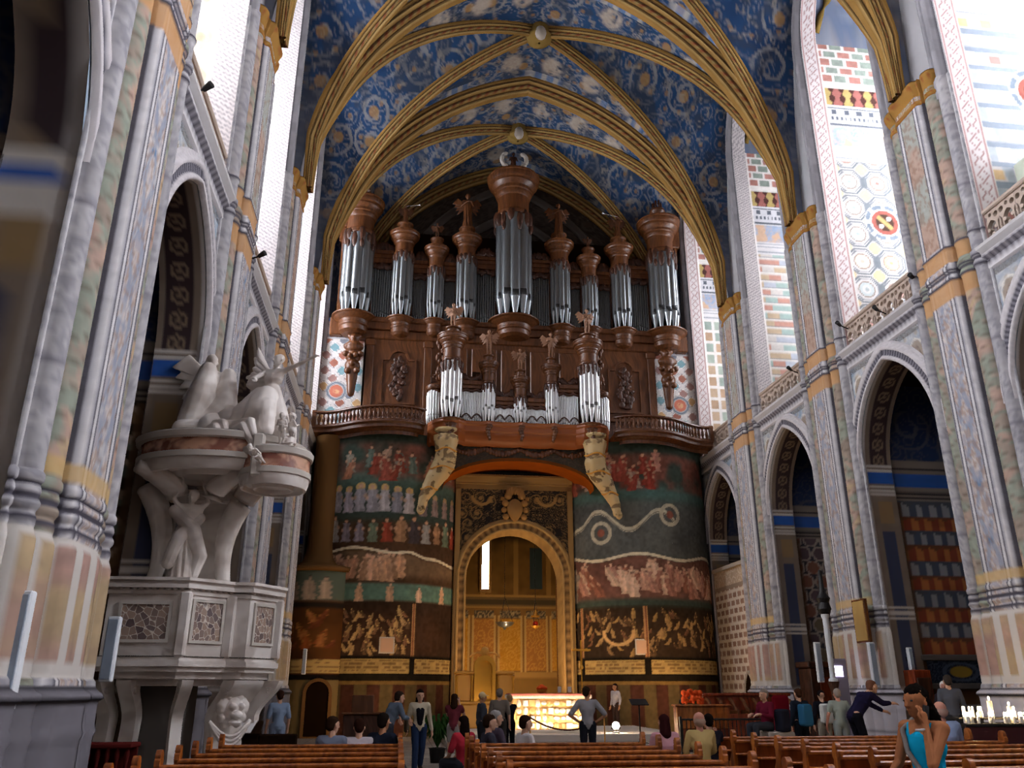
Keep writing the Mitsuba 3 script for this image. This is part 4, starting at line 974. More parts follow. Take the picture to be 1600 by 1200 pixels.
# gilded consoles: curved terms that carry the choir organ
def console(sg):
    K = thing('console', f'gilded carved S curved console under the {"left" if sg < 0 else "right"} end of the choir organ', 'console', 'gilded organ consoles')
    zz = np.linspace(8.6, 11.75, 40); s = (zz - 8.6) / 3.15
    xc = sg * (4.15 - .95 * ss(0, .75, s)); yc = 34.0 - .35 * ss(0, 1, s)
    w_ = .16 + .3 * ss(0, .5, s) + .05 * np.sin(s * 14) * s; d_ = .2 + .25 * s
    th = np.linspace(0, 2 * math.pi, 24, endpoint=False)
    V, F = [], []
    for i in range(40):
        r = 1 + .06 * np.cos(th * 6) * (0.4 + .6 * s[i])
        V.append(np.stack([xc[i] + w_[i] * np.cos(th) * r, yc[i] + d_[i] * np.sin(th) * r, np.full(24, zz[i])], 1))
    V = np.vstack(V)
    F = [(i * 24 + j, i * 24 + (j + 1) % 24, (i + 1) * 24 + (j + 1) % 24, (i + 1) * 24 + j) for i in range(39) for j in range(24)]
    F = np.array(F); dn = meshkit.fbm(V * 4.0, 3, 4) - .5
    V = V + dn[:, None] * np.array([.1, .14, 0])
    put(K + '__body', (V, F), 'console_gold', True)
    bands = []
    for z in (9.5, 10.35, 11.1):
        i = int(np.argmin(abs(zz - z))); bands.append(tube([(xc[i] + (w_[i] + .02) * math.cos(t), yc[i] + (d_[i] + .02) * math.sin(t), z + .05 * math.sin(3 * t)) for t in np.linspace(0, 6.2832, 25)], .035, 6))
    for b_ in bands:
        put(K + '__band', b_, 'gilt', True)
    v, f = lathe([(0.01, 0), (.3, 0), (.36, .05), (.36, .12), (.28, .2), (.42, .3), (.46, .42), (.01, .42)], 20); put(K + '__capital', (v * [1.15, 1, 1] + [sg * 3.2, 33.65, 11.62], f), 'console_gold', True)
    v, f = tube([(sg * (4.15 + .1 * math.sin(t)), 33.95 - .05 * t, 8.62 + .14 * math.cos(t)) for t in np.linspace(0, 6, 24)], np.linspace(.1, .05, 24), 8); put(K + '__volute', (v, f), 'console_gold', True)
console(-1); console(1)
# ------------------------------------------------------------------ figures: one continuous body from tapered bones
def V3(*a):
    return np.array(a, float)
def chain(pts, seg=10):
    """The hulls of consecutive (point, radius) balls."""
    out = []
    for (p, r), (q, s) in zip(pts[:-1], pts[1:]):
        out.append(m3.Manifold.batch_hull([m3.Manifold.sphere(r, seg).translate(list(map(float, p))), m3.Manifold.sphere(s, seg).translate(list(map(float, q)))]))
    return out
def melt(parts, step, it=8):
    m = m3.Manifold.batch_boolean(parts, m3.OpType.Add).refine_to_length(step)
    k = m.to_mesh()
    t = trimesh.Trimesh(k.vert_properties[:, :3], k.tri_verts, process=True)
    trimesh.smoothing.filter_taubin(t, lamb=0.5, nu=0.53, iterations=it)
    return np.array(t.vertices), np.array(t.faces)

STAND = dict(pelvis=(0, 0, .95), chest=(0, -.01, 1.24), neck=(0, 0, 1.42), head=(0, -.02, 1.575), look=0.0,
             hip=[(-.09, 0, .92), (.09, 0, .92)], knee=[(-.1, -.02, .5), (.1, -.02, .5)], ankle=[(-.1, .02, .09), (.1, .02, .09)], toe=[(-.12, -.15, .035), (.12, -.15, .035)],
             shoulder=[(-.18, 0, 1.38), (.18, 0, 1.38)], elbow=[(-.24, .03, 1.1), (.24, .03, 1.1)], wrist=[(-.25, -.05, .86), (.25, -.05, .86)], grip=[(0, -.03, -.1), (0, -.03, -.1)])
SIT = dict(STAND, pelvis=(0, .02, .5), chest=(0, .03, .8), neck=(0, .02, .99), head=(0, -.01, 1.145), hip=[(-.09, 0, .5), (.09, 0, .5)], knee=[(-.11, -.42, .5), (.11, -.42, .5)], ankle=[(-.11, -.42, .09), (.11, -.42, .09)], toe=[(-.12, -.58, .035), (.12, -.58, .035)],
           shoulder=[(-.18, .02, .95), (.18, .02, .95)], elbow=[(-.24, -.05, .7), (.24, -.05, .7)], wrist=[(-.12, -.26, .6), (.12, -.26, .6)], grip=[(.03, -.09, -.02), (-.03, -.09, -.02)])

def hand(w, g, side, r=1.0):
    """Palm and five fingers from the wrist w, pointing along g."""
    g = V3(*g); L = np.linalg.norm(g); d = g / L
    s = np.cross(d, [0, 0, 1.0]) if abs(d[2]) < .8 else np.cross(d, [1.0, 0, 0]); s /= np.linalg.norm(s); n = np.cross(s, d)
    k = 1 if side else -1
    palm = w + d * .05
    out = chain([(w, .026 * r), (palm, .03 * r), (w + d * .085, .03 * r)])
    for f, (o, ln) in enumerate([(-.03, .075), (-.01, .085), (.01, .08), (.03, .062)]):
        a = w + d * .085 + s * o * k; b = a + d * ln * .55 - n * .008; c_ = b + d * ln * .35 - n * ln * .3
        out += chain([(a, .0105 * r), (b, .0095 * r), (c_, .008 * r)], 8)
    a = w + d * .03 - s * .028 * k; b = a + (d * .7 - s * .6 * k) * .045; out += chain([(a, .012 * r), (b, .011 * r), (b + d * .03, .009 * r)], 8)
    return out

def skeleton(p, slim=1.0):
    P = {k: ([V3(*x) for x in v] if isinstance(v, list) else (v if np.isscalar(v) else V3(*v))) for k, v in p.items()}
    torso = [(P['pelvis'], .135 * slim), (P['chest'] * .4 + P['pelvis'] * .6, .118 * slim), (P['chest'], .135 * slim)]
    return P, torso

def body_parts(p, slim=1.0, head=1.0, face=True):
    P, torso = skeleton(p, slim)
    out = chain(torso)
    sh = P['shoulder']
    wide = P['hip'][1] - P['hip'][0]; wide = wide / np.linalg.norm(wide)
    across = sh[1] - sh[0]; across = across / np.linalg.norm(across)
    out += chain([(P['chest'] - across * .06, .115 * slim), (P['chest'] + across * .06, .115 * slim)])
    out += chain([(P['pelvis'] - wide * .055, .115 * slim), (P['pelvis'] + wide * .055, .115 * slim)])
    out += [m3.Manifold.batch_hull([m3.Manifold.sphere(.06, 10).translate(list(sh[0])), m3.Manifold.sphere(.06, 10).translate(list(sh[1])), m3.Manifold.sphere(.12 * slim, 12).translate(list(P['chest']))])]
    h = P['head']
    out += chain([(P['neck'] - (h - P['neck']) * .15, .06), (P['neck'] * .4 + h * .6, .05)])
    a = math.radians(P['look']); f = V3(-math.sin(a), -math.cos(a), 0); r = V3(math.cos(a), -math.sin(a), 0); u = V3(0, 0, 1)
    S = lambda c, rad, sc=(1, 1, 1): m3.Manifold.sphere(rad * head, 14).scale(list(sc)).translate(list(map(float, h + (c[0] * r + c[1] * f + c[2] * u) * head)))
    out += [m3.Manifold.batch_hull([S((0, -.02, .045), .088), S((0, .035, .03), .07), S((0, .055, -.075), .033), S((.03, .02, -.06), .035), S((-.03, .02, -.06), .035)])]
    if face:
        out += [m3.Manifold.batch_hull([S((0, .1, .018), .009), S((0, .118, -.018), .014), S((.012, .098, -.022), .01), S((-.012, .098, -.022), .01)])]
        out += [m3.Manifold.batch_hull([S((.018, .083, -.055), .009), S((-.018, .083, -.055), .009), S((0, .09, -.055), .009)])]
        for q in (-1, 1):
            out += [S((q * .083, -.01, 0), .024, (.5, .8, 1.2))]
    for q in (0, 1):
        out += chain([(P['hip'][q], .092 * slim), (P['knee'][q], .06)]) + chain([(P['knee'][q], .058), (P['knee'][q] * .7 + P['ankle'][q] * .3 + V3(0, .015, 0), .056), (P['ankle'][q], .038)])
        out += chain([(P['ankle'][q] + V3(0, .03, -.03), .04), (P['toe'][q], .036)])
        out += chain([(sh[q], .056), (P['elbow'][q], .042)]) + chain([(P['elbow'][q], .041), (P['wrist'][q], .027)])
        out += hand(P['wrist'][q], P['grip'][q], q)
    return out, (h, f, r, u)

def at(part, loc, rz, s=1.0, mirror=False):
    v, f = part[:2]
    v = np.array(v) * s
    if mirror:
        v = v * [-1, 1, 1]; f = np.asarray(f)[:, ::-1]
    c, n = math.cos(math.radians(rz)), math.sin(math.radians(rz))
    return np.stack([v[:, 0] * c - v[:, 1] * n, v[:, 0] * n + v[:, 1] * c, v[:, 2]], 1) + np.array(loc), f

# carved angels and putti
def wing(side, L=.75, n=4):
    out = []
    B = lambda p, r, sc=(1, 1, 1): m3.Manifold.sphere(r, 8).scale(list(sc)).translate(list(map(float, p)))
    for i in range(n):
        a = V3(side * .06, .12, 1.3 - .03 * i); b = V3(side * (.42 - .05 * i), .22, 1.62 - .14 * i); c_ = V3(side * (.62 - .07 * i), .3, 1.42 - .17 * i)
        out += [m3.Manifold.batch_hull([B(a, .03), B(b, .03, (1, .5, 1)), B(c_, .025, (1, .5, 1)), B((a + c_) / 2 - V3(0, 0, .06), .02)])]
    return out
def robe_parts(P, low=.08, flare_=.22):
    P, torso = skeleton(P)
    S = lambda p, r: m3.Manifold.sphere(r, 12).translate(list(map(float, p)))
    hem = [S(P['pelvis'] * V3(1, 1, 0) + V3(math.cos(t) * flare_ * .8, math.sin(t) * flare_ * .6, low), .05) for t in np.linspace(0, 6.28, 9)[:-1]]
    return [m3.Manifold.batch_hull([S(P['pelvis'], .13)] + hem), m3.Manifold.batch_hull([S(P['pelvis'], .13), S(P['chest'], .135), S(P['shoulder'][0], .07), S(P['shoulder'][1], .07)])]
PUTTO = dict(STAND, head=(0, -.03, 1.6), wrist=[(-.1, -.22, 1.2), (.16, -.24, 1.16)], elbow=[(-.27, -.05, 1.12), (.28, -.06, 1.1)], grip=[(.08, -.05, .03), (-.05, -.06, .05)])
TRUMPET = dict(STAND, head=(0, -.03, 1.6), elbow=[(-.26, -.1, 1.3), (.25, -.12, 1.28)], wrist=[(-.42, -.14, 1.5), (.03, -.26, 1.45)], grip=[(-.09, -.02, .03), (-.07, -.02, .04)])
def carve(pose, robe, wings, step=.05, slim=1.0, head=1.2):
    parts, fr = body_parts(pose, slim, head, True)
    if robe:
        parts += robe_parts(pose)
    body = melt(parts, step, 6)
    wg = None
    if wings:
        wg = melt(wing(-1) + wing(1) + chain([((-.08, .1, 1.3), .05), ((.08, .1, 1.3), .05)]), .06, 4)
        v = body[0]
    if robe:
        v, f = body; k = (v[:, 2] < 1.2); d = .02 * np.sin(np.arctan2(v[:, 1], v[:, 0]) * 9 + v[:, 2] * 3) * k * ss(1.2, .8, v[:, 2]); v = v + np.stack([d * np.cos(np.arctan2(v[:, 1], v[:, 0])), d * np.sin(np.arctan2(v[:, 1], v[:, 0])), 0 * d], 1); body = (v, f)
    return body, wg
STAT = {}
for nm, (pose, robe, wings) in dict(putto=(PUTTO, False, True), robed=(PUTTO, True, True), trumpeter=(TRUMPET, True, True)).items():
    b_, w_ = carve(pose, robe, wings)
    STAT[nm] = (mikit.ply(b_, 'oak', smooth=True), mikit.ply(w_, 'oak', smooth=True), mikit.ply(b_, material('pale_wood', '#8f6a52', .6) if 'pale_wood' not in scene else 'pale_wood', smooth=True), mikit.ply(w_, 'pale_wood', smooth=True))
def statue(kind, x, y, z, h, label, group, rz=0, pale=False, flip=1, prop=None, name='carved_angel'):
    K = thing(name, label, 'statue', group)
    s = h / 1.75; to = move(x, y, z, rz, s, flip)
    put(K + '__body', STAT[kind][2 if pale else 0], None, to=to)
    put(K + '__wings', STAT[kind][3 if pale else 1], None, to=to)
    if prop is not None:
        put(K + '__' + prop[0], prop[1], prop[2], True, to=to)
    return K

# ------------------------------------------------------------------ the organ
O = thing('organ', 'monumental oak pipe organ case with tin pipes high on the west wall', 'organ')
YO = 36.0
TOW = [(-7.6, .68, 18.2, 22.45, 24.5, 'big'), (-5.42, .46, 18.2, 21.6, 22.85, 'mid'), (-3.82, .38, 18.2, 20.95, 22.15, 'small'), (-2.33, .46, 18.2, 21.65, 22.85, 'mid'), (0, .82, 18.35, 24.05, 26.5, 'big')]
TOW += [(-x, *r) for x, *r in TOW[:4]][::-1]
def pipe_mesh(r, L, foot):
    """A speaking pipe: conical foot, mouth with upper and lower lip, cylinder."""
    v, f = lathe([(r * .25, 0), (r * .95, foot), (r, foot + .02), (r, L - .02), (r * .9, L), (r * .86, L - .05)], 14)
    m = box(-r * .55, r * .55, -r * 1.06, -r * .75, foot + .03, foot + .03 + r * 1.1)
    return (v, f), m
PCACHE = {}
def pipe(parent, x, y, z, r, L, foot, tone='tin'):
    k = (round(r, 3), round(L, 2), round(foot, 2), tone)
    if k not in PCACHE:
        a, m = pipe_mesh(r, L, foot)
        n = len(a[0]); v, f = cat(a, m)
        base = {'tin': C('#90969a'), 'silver': C('#d3d6d8')}[tone]
        col = np.vstack([np.tile(base, (n, 1)), np.tile(base * .25, (len(m[0]), 1))])
        PCACHE[k] = mikit.ply((v, f), 'silver_paint', smooth=True, color=col)
    put(parent + '__pipe', PCACHE[k], None, to=move(x, y, z))
CAPP = np.array([(1.0, 0), (1.06, .03), (1.06, .1), (1.0, .13), (.97, .16), (.97, .46), (1.04, .48), (1.1, .53), (1.1, .58), (1.18, .6), (1.2, .66), (1.3, .69), (1.42, .75), (1.42, .79), (1.54, .81), (1.6, .86), (1.6, .92), (1.66, .93), (1.66, .97), (1.2, .985), (1.1, 1.0), (0, 1.0)])
BASEP = np.array([(1.45, 0), (1.55, -.02), (1.55, -.08), (1.4, -.12), (1.3, -.2), (1.05, -.3), (1.0, -.42), (1.05, -.46), (1.05, -.55), (.98, -.6), (.95, -.8), (.75, -.92), (.35, -1.0), (0, -1.02)])
def carved_ring(r, z, h, seed, n=14, half=False):
    out = []
    rg = np.random.default_rng(seed)
    for i in range(n):
        a = 2 * math.pi * i / n
        s = trimesh.creation.icosphere(1, 1.0)
        out.append((s.vertices * [.28 * r, .22 * r, h * (.4 + .25 * rg.random())] + [r * math.cos(a), r * math.sin(a), z + h * (.5 + .4 * (rg.random() - .5))], s.faces))
        if i % 2:
            out.append(moved((s.vertices * [.16 * r, .16 * r, h * .3], s.faces), (r * 1.1 * math.cos(a), r * 1.1 * math.sin(a), z + h * .05)))
    return cat(*out)
def organ_tower(parent, x, y, r, z0, z1, z2, kind, tone='tin', np_=5, drop=None, foot=None):
    top_parent = parent
    parent = put(top_parent + '__tower', (lambda v, f: (v + [x, y + r * .2, 0], f))(*lathe([(r * .62, z0), (r * .62, z1)], 16)), 'blackish_wood', True)
    drop = drop or (1.0 if kind == 'big' else .95 if kind == 'mid' else .85)
    v, f = lathe(BASEP * [r, drop] + [0, z0], 24); put(parent + '__base', (v + [x, y, 0], f), 'oak', 22)
    v, f = lathe(CAPP * [r, z2 - z1] + [0, z1], 24); put(parent + '__cap', (v + [x, y, 0], f), 'oak', 22)
    v, f = carved_ring(r * .98, z1 - .32 * (z2 - z1), .4 * (z2 - z1), int(abs(x) * 10) + 3); put(parent + '__carved_pipe_shade', (v + [x, y, 0], f), 'oak_dark', True)
    n = np_
    pr = r * (.34 if n == 5 else .26)
    for i in range(n):
        a = math.radians(-90 + (i - (n - 1) / 2) * (180 / n) * 1.02)
        L = z1 - z0 - .02
        pipe(parent, x + (r - pr * .6) * math.cos(a), y + (r - pr * .6) * math.sin(a), z0, pr, L, foot or .12 * L + .35 + .12 * (abs(i - (n - 1) / 2) % 2), tone)
for x, r, z0, z1, z2, kind in TOW:
    organ_tower(O, x, YO + .25, r, z0, z1, z2, kind, 'tin', 5)
# case: body behind the towers, lower case with panels, main cornice
put(O + '__case_back', box(-7.4, 7.4, YO + .75, YO + 1.6, 18.0, 21.9), 'blackish_wood')
put(O + '__lower_case', box(-6.95, 6.95, YO + .3, YO + 1.7, 12.2, 17.2), 'oak')
put(O + '__upper_back', box(-6.2, 6.2, YO + 1.0, YO + 1.5, 21.8, 23.4, .05), 'blackish_wood')
put(O + '__main_cornice', cat(box(-7.7, 7.7, YO + .0, YO + 1.6, 17.95, 18.2, .04), box(-7.6, 7.6, YO + .1, YO + 1.6, 17.6, 17.97, .03), box(-7.3, 7.3, YO + .2, YO + 1.6, 17.15, 17.6, .05)), 'oak')
for a, b in zip(TOW[:-1], TOW[1:]):
    x0, x1 = a[0] + a[1], b[0] - b[1]
    top = 21.6 if abs(a[0] + b[0]) / 2 < 2 or abs(a[0] + b[0]) / 2 > 6 else 21.15
    FL = put(O + '__flat', box(x0, x1, YO + .68, YO + .76, 18.2, top), 'blackish_wood')
    wdt = x1 - x0; n = 9; pr = wdt / n / 2 * .92
    for i in range(n):
        c_ = abs(i - (n - 1) / 2) / ((n - 1) / 2)
        pipe(FL, x0 + (i + .5) * wdt / n, YO + .55, 18.2, pr, round(top - 18.35 - .25 * (1 - c_), 2), round(.25 + .2 * (1 - c_), 2))
    put(O + '__flat_frame', box(x0 - .02, x0 + .06, YO + .35, YO + .7, 18.2, top), 'oak_dark'); put(O + '__flat_frame', box(x1 - .06, x1 + .02, YO + .35, YO + .7, 18.2, top), 'oak_dark')
    put(O + '__flat_cornice', cat(box(x0, x1, YO + .3, YO + .9, top - .1, top + .1, .02), box(x0, x1, YO + .2, YO + .9, top + .1, top + .28, .03), box(x0, x1, YO + .34, YO + .8, top - .35, top - .1, .02)), 'oak')
    rg = np.random.default_rng(int(x0 * 7) + 50); cr, sd_ = [], []
    for i in range(12):
        s = trimesh.creation.icosphere(1, 1.0); sd_.append((s.vertices * [.1 + .05 * rg.random(), .08, .1 + .12 * rg.random()] + [x0 + wdt * (i + .5) / 12, YO + .42, top - .42 - .14 * abs(math.sin(i * .55))], s.faces))
        cr.append((s.vertices * [.12, .1, .14 + .2 * rg.random()] + [x0 + wdt * (i + .5) / 12, YO + .5, top + .38 + .25 * math.sin(math.pi * (i + .5) / 12)], s.faces))
    put(O + '__carved_cresting', cat(*cr), 'oak_dark', True); put(O + '__carved_pipe_shade', cat(*sd_), 'oak_dark', True)
# square fins beside the outer towers, and terms that carry them
for q in (-1, 1):
    put(O + '__side_fin', cat(box(q * 8.35 - .12, q * 8.35 + .12, YO + .5, YO + 1.2, 18.2, 22.4, .02), box(q * 8.45 - .3, q * 8.45 + .3, YO + .4, YO + 1.3, 23.2, 24.4, .05), box(q * 8.4 - .2, q * 8.4 + .2, YO + .5, YO + 1.2, 22.4, 23.2, .04), box(q * 8.4 - .3, q * 8.4 + .3, YO + .3, YO + 1.2, 17.3, 18.2, .05)), 'oak')
    S = lambda p, r, sc=(1, 1, 1): m3.Manifold.sphere(r, 14).scale(list(sc)).translate(list(p))
    term = [S((0, 0, 3.0), .26), S((0, -.03, 2.55), .42, (1, .8, .8)), S((0, 0, 2.1), .36, (1, .8, 1)), S((.3, -.1, 2.55), .17), S((-.3, -.1, 2.55), .17), S((.34, -.2, 2.15), .15), S((-.34, -.2, 2.15), .15), S((.12, -.34, 2.05), .13), S((-.12, -.34, 2.0), .13), S((0, -.05, 1.6), .36, (1, .8, 1.0)), S((0, -.28, 2.95), .1), S((.2, 0, 3.1), .14), S((-.2, 0, 3.1), .14), S((0, -.3, 1.65), .16), S((.22, -.2, 1.35), .15), S((-.2, -.22, 1.3), .15)]
    term += [m3.Manifold.batch_hull([S((0, 0, 1.5), .3), S((0, .05, .3), .16)])]
    b_ = melt(term, .09, 4)
    put(O + '__carved_term', at(b_, (q * 7.5, YO + .1, 14.05), 0, 1.0, q > 0), 'oak', True)
# lower case: moulded frames with carved trophies, pilaster strips
for q in (-1, 1):
    cx = q * 5.4
    o_ = sbox(-.82, 13.95, .82, 16.2).union(Point(0, 16.15).buffer(.5)).difference(sbox(-2, 16.75, 2, 18)); i_ = o_.buffer(-.1)
    v, f = upright(extrude(o_.difference(i_), .09), YO + .22); put(O + '__panel_frame', (v + [cx, 0, 0], f), 'oak')
    rg = np.random.default_rng(8 + q); tr = []
    for i in range(34):
        s = trimesh.creation.icosphere(1, 1.0); zz = 14.25 + 2.0 * i / 34
        wv = .1 + .3 * math.sin(math.pi * min(1, (zz - 14.1) / 2.2)) ** .8
        tr.append((s.vertices * [.09 + .08 * rg.random(), .07, .09 + .1 * rg.random()] + [cx + wv * (rg.random() - .5) * 1.8, YO + .24, zz], s.faces))
    tr.append(tube([(cx - .35, YO + .22, 14.9), (cx + .35, YO + .2, 15.9)], .03, 6)); tr.append(tube([(cx + .35, YO + .22, 14.9), (cx - .35, YO + .2, 15.9)], .03, 6))
    put(O + '__carved_trophy', cat(*tr), 'oak_dark', True)
    for x in (q * 6.75, q * 4.05):
        put(O + '__pilaster_strip', cat(box(x - .18, x + .18, YO + .2, YO + .32, 12.3, 17.15, .02), box(x - .24, x + .24, YO + .16, YO + .32, 16.8, 17.1, .03)), 'oak')
    put(O + '__dado_rail', box(min(q * 4.0, q * 6.95), max(q * 4.0, q * 6.95), YO + .18, YO + .32, 13.5, 13.68, .03), 'oak')
    for x in (q * 6.3, q * 4.6):
        put(O + '__dado_panel', box(x - .45, x + .45, YO + .24, YO + .32, 12.4, 13.4, .03), 'oak_dark')
for x in (-2.8, -1.4, 0, 1.4, 2.8):
    put(O + '__back_panel', box(x - .6, x + .6, YO + .22, YO + .31, 14.6, 16.9, .04), 'oak')
put(O + '__console_door', box(-1.95, -1.6, YO + .2, YO + .3, 15.0, 15.7, .02), 'blackish_wood')

# ------------------------------------------------------------------ choir organ on the balcony edge
K = thing('choir_organ', 'smaller projecting oak organ case with bright silver pipes on the balcony edge', 'organ')
YK = 33.95
put(K + '__case', box(-3.9, 3.9, YK + .25, YK + 1.25, 12.3, 14.0), 'oak')
CT = [(-3.04, .42, 12.45, 15.1, 16.4, -.35, 17.98), (-1.4, .28, 12.45, 14.25, 15.3, -.05, 16.9), (0, .28, 12.45, 13.65, 14.65, -.05, 16.05), (1.4, .28, 12.45, 14.35, 15.3, -.05, 16.9), (3.04, .42, 12.45, 15.2, 16.4, -.35, 18.05)]
for x, r, z0, z1, z2, dy_, st_ in CT:
    organ_tower(K, x, YK + dy_ + .1, r, z0, z1, z2, 'big' if r > .4 else 'small', 'silver', 5, .5)
    put(K + '__tower_core', box(x - r * .8, x + r * .8, YK + dy_ + .2, YK + 1.1, z0, z1 + .3), 'oak')
    put(K + '__pedestal', (lambda v, f: (v + [x, YK + dy_ + .1, z2], f))(*lathe(np.array([(.9, 0), (.9, .06), (.7, .1), (.72, .3), (.9, .36), (.9, .42), (0, .42)]) * [r, .8], 18)), 'oak', 35)
for a, b in zip(CT[:-1], CT[1:]):
    x0, x1 = a[0] + a[1] * 1.05, b[0] - b[1] * 1.05
    hi = abs(a[0] + b[0]) / 2 > 1; top = 14.05 if hi else 13.35
    FL = put(K + '__flat', box(x0, x1, YK + .14, YK + .25, 12.45, top), 'blackish_wood')
    wdt = x1 - x0; n = 12
    for i in range(n):
        c_ = abs((i % (n // 2)) - (n // 2 - 1) / 2) / ((n // 2 - 1) / 2)
        pipe(FL, x0 + (i + .5) * wdt / n, YK - .0, 12.45, wdt / n / 2 * .94, round(top - 12.5 - .12 * c_, 2), round(.32 - .16 * c_ * (1 if i >= n // 2 else 1), 2), 'silver')
    put(K + '__flat_cornice', cat(box(x0, x1, YK - .05, YK + .5, top - .02, top + .14, .02), box(x0, x1, YK - .12, YK + .5, top + .14, top + .34, .03)), 'oak')
    rg = np.random.default_rng(int(x0 * 9) + 90); cr, sd_ = [], []
    for i in range(14):
        s = trimesh.creation.icosphere(1, 1.0); cr.append((s.vertices * [.09, .08, .1 + .12 * rg.random()] + [x0 + wdt * (i + .5) / 14, YK + .1, top + .38 + .22 * abs(math.cos(math.pi * (i + .5) / 14))], s.faces))
        sd_.append((s.vertices * [.07, .05, .05 + .04 * rg.random()] + [x0 + wdt * (i + .5) / 14, YK - .06, top - .06 - .08 * abs(math.cos(2 * math.pi * (i + .5) / 14))], s.faces))
    put(K + '__carved_cresting', cat(*cr), 'oak_dark', True); put(K + '__carved_pipe_shade', cat(*sd_), 'oak_dark', True)
    put(K + '__foot_garland', tube([(x0 + wdt * t, YK - .12, 12.62 + .22 * abs(math.sin(math.pi * 2 * t))) for t in np.linspace(0, 1, 21)], .03, 6), 'oak_dark', True)
for q in (-1, 1):   # rounded wings at both ends
    v, f = lathe([(.3, 12.4), (.3, 14.0), (.36, 14.02), (.4, 14.1), (.4, 14.2), (.2, 14.32), (0, 14.34)], 16); WG = put(K + '__wing_case', (v + [q * 3.72, YK + .45, 0], f), 'oak', 35)
    for i in range(7):
        a = math.radians(-90 + q * (-25 + i * 19)); pipe(WG, q * 3.7 + .34 * math.cos(a), YK + .42 + .34 * math.sin(a), 12.45, .05, round(1.5 - .04 * abs(i - 3), 2), .3, 'silver')
    put(K + '__volute', tube([(q * (3.62 + .2 * (1 - t / 9) * math.cos(t)), YK + .1, 14.5 + .2 * (1 - t / 9) * math.sin(t)) for t in np.linspace(0, 8, 30)], .05, 6), 'oak', True)
    cr = []
    rg = np.random.default_rng(4)
    for i in range(12):
        s = trimesh.creation.icosphere(1, 1.0); cr.append((s.vertices * [.1, .1, .12 + .08 * rg.random()] + [q * (3.55 + .12 * math.sin(i * 1.3)), YK - .2, 14.5 + i * .14], s.faces))
    put(K + '__carved_bracket', cat(*cr), 'oak', True)
xs = np.array([(-4.0, .35), (-3.75, -.3), (-3.4, -.62), (-2.7, -.62), (-2.4, -.3), (-1.7, -.25), (-1.4, -.42), (-1.1, -.25), (-.3, -.25), (0, -.42), (.3, -.25), (1.1, -.25), (1.4, -.42), (1.7, -.25), (2.4, -.3), (2.7, -.62), (3.4, -.62), (3.75, -.3), (4.0, .35)]) + [0, YK]
prof = [(0.06, 12.46), (-.05, 12.46), (-.1, 12.4), (-.1, 12.3), (0, 12.25), (.03, 12.05), (.1, 12.0), (.1, 11.9), (.18, 11.75), (.3, 11.6), (.6, 11.5)]
VV = np.array([(x * (1 - .0), y + d, z) for x, y in xs for d, z in prof]); k = len(prof)
put(K + '__moulded_base', cat((VV, np.array([(i * k + j, i * k + j + 1, (i + 1) * k + j + 1, (i + 1) * k + j) for i in range(len(xs) - 1) for j in range(k - 1)])), box(-3.9, 3.9, YK + .2, YK + 1.3, 11.6, 12.46)), 'oak_orange' if 'oak_orange' in scene else material('oak_orange', '#8a4a20', .45), 35)
rg = np.random.default_rng(2)
for x in (-3.04, -1.4, 0, 1.4, 3.04):
    out = [(trimesh.creation.icosphere(1).vertices * [.14 * (1 - .12 * i), .1, .12] + [x + .12 * (rg.random() - .5), YK - (.6 if abs(x) > 3 else .45), 12.2 - .13 * i], trimesh.creation.icosphere(1).faces) for i in range(5)]
    put(K + '__carved_bracket', cat(*out), 'oak', True)
cr = []
for i in range(46):
    x = -3.0 + 6.0 * i / 45; s = trimesh.creation.icosphere(1, 1.0); cr.append((s.vertices * [.09, .05, .1 + .08 * rg.random()] + [x, YK + .36, 11.45 - .22 * abs(math.sin(math.pi * (x + 3) / 1.5))], s.faces))
put(K + '__carved_valance', cat(*cr), 'oak', True)
# angels
lute = cat(*[(lambda s: (s.vertices * [.1, .06, .15] + [.03, -.3, 1.14], s.faces))(trimesh.creation.icosphere(2, 1.0)), tube([(.05, -.3, 1.25), (.3, -.33, 1.52)], .02, 6)])
trum = cat(tube([(.02, -.3, 1.48), (-.95, -.36, 1.62)], np.array([.012, .022]), 8), (lambda v, f: (v, f))(*tube([(-.93, -.36, 1.615), (-1.0, -.37, 1.63), (-1.06, -.375, 1.64)], np.array([.025, .05, .09]), 10)))
names = ['music angel with a lute on the leftmost tower of the choir organ', 'music angel on the second tower of the choir organ from the left', 'music angel on the low middle tower of the choir organ', 'music angel on the fourth tower of the choir organ', 'music angel on the rightmost tower of the choir organ']
for (x, r, z0, z1, z2, dy_, st_), nm in zip(CT, names):
    zb = z2 + .33
    statue('putto', x, YK + dy_ + .1, zb, st_ - zb, 'carved wooden winged ' + nm, 'angels on the choir organ', rz=-12 if x < 0 else 12, pale=True, prop=('instrument', lute, 'pale_wood'))
top_names = {-5.42: ('trumpeter', 24.5, 'carved angel blowing a long silver trumpet on the left of the main organ'), 5.42: ('trumpeter', 24.75, 'carved angel blowing a long silver trumpet on the right of the main organ'),
             -2.33: ('robed', 25.4, 'tall carved angel on the organ tower just left of the central tower'), 2.33: ('robed', 25.2, 'tall carved angel on the organ tower just right of the central tower'),
             -3.82: ('putto', 23.6, 'small dark carved putto on the small organ tower at left'), 3.82: ('putto', 23.4, 'small dark carved putto on the small organ tower at right')}
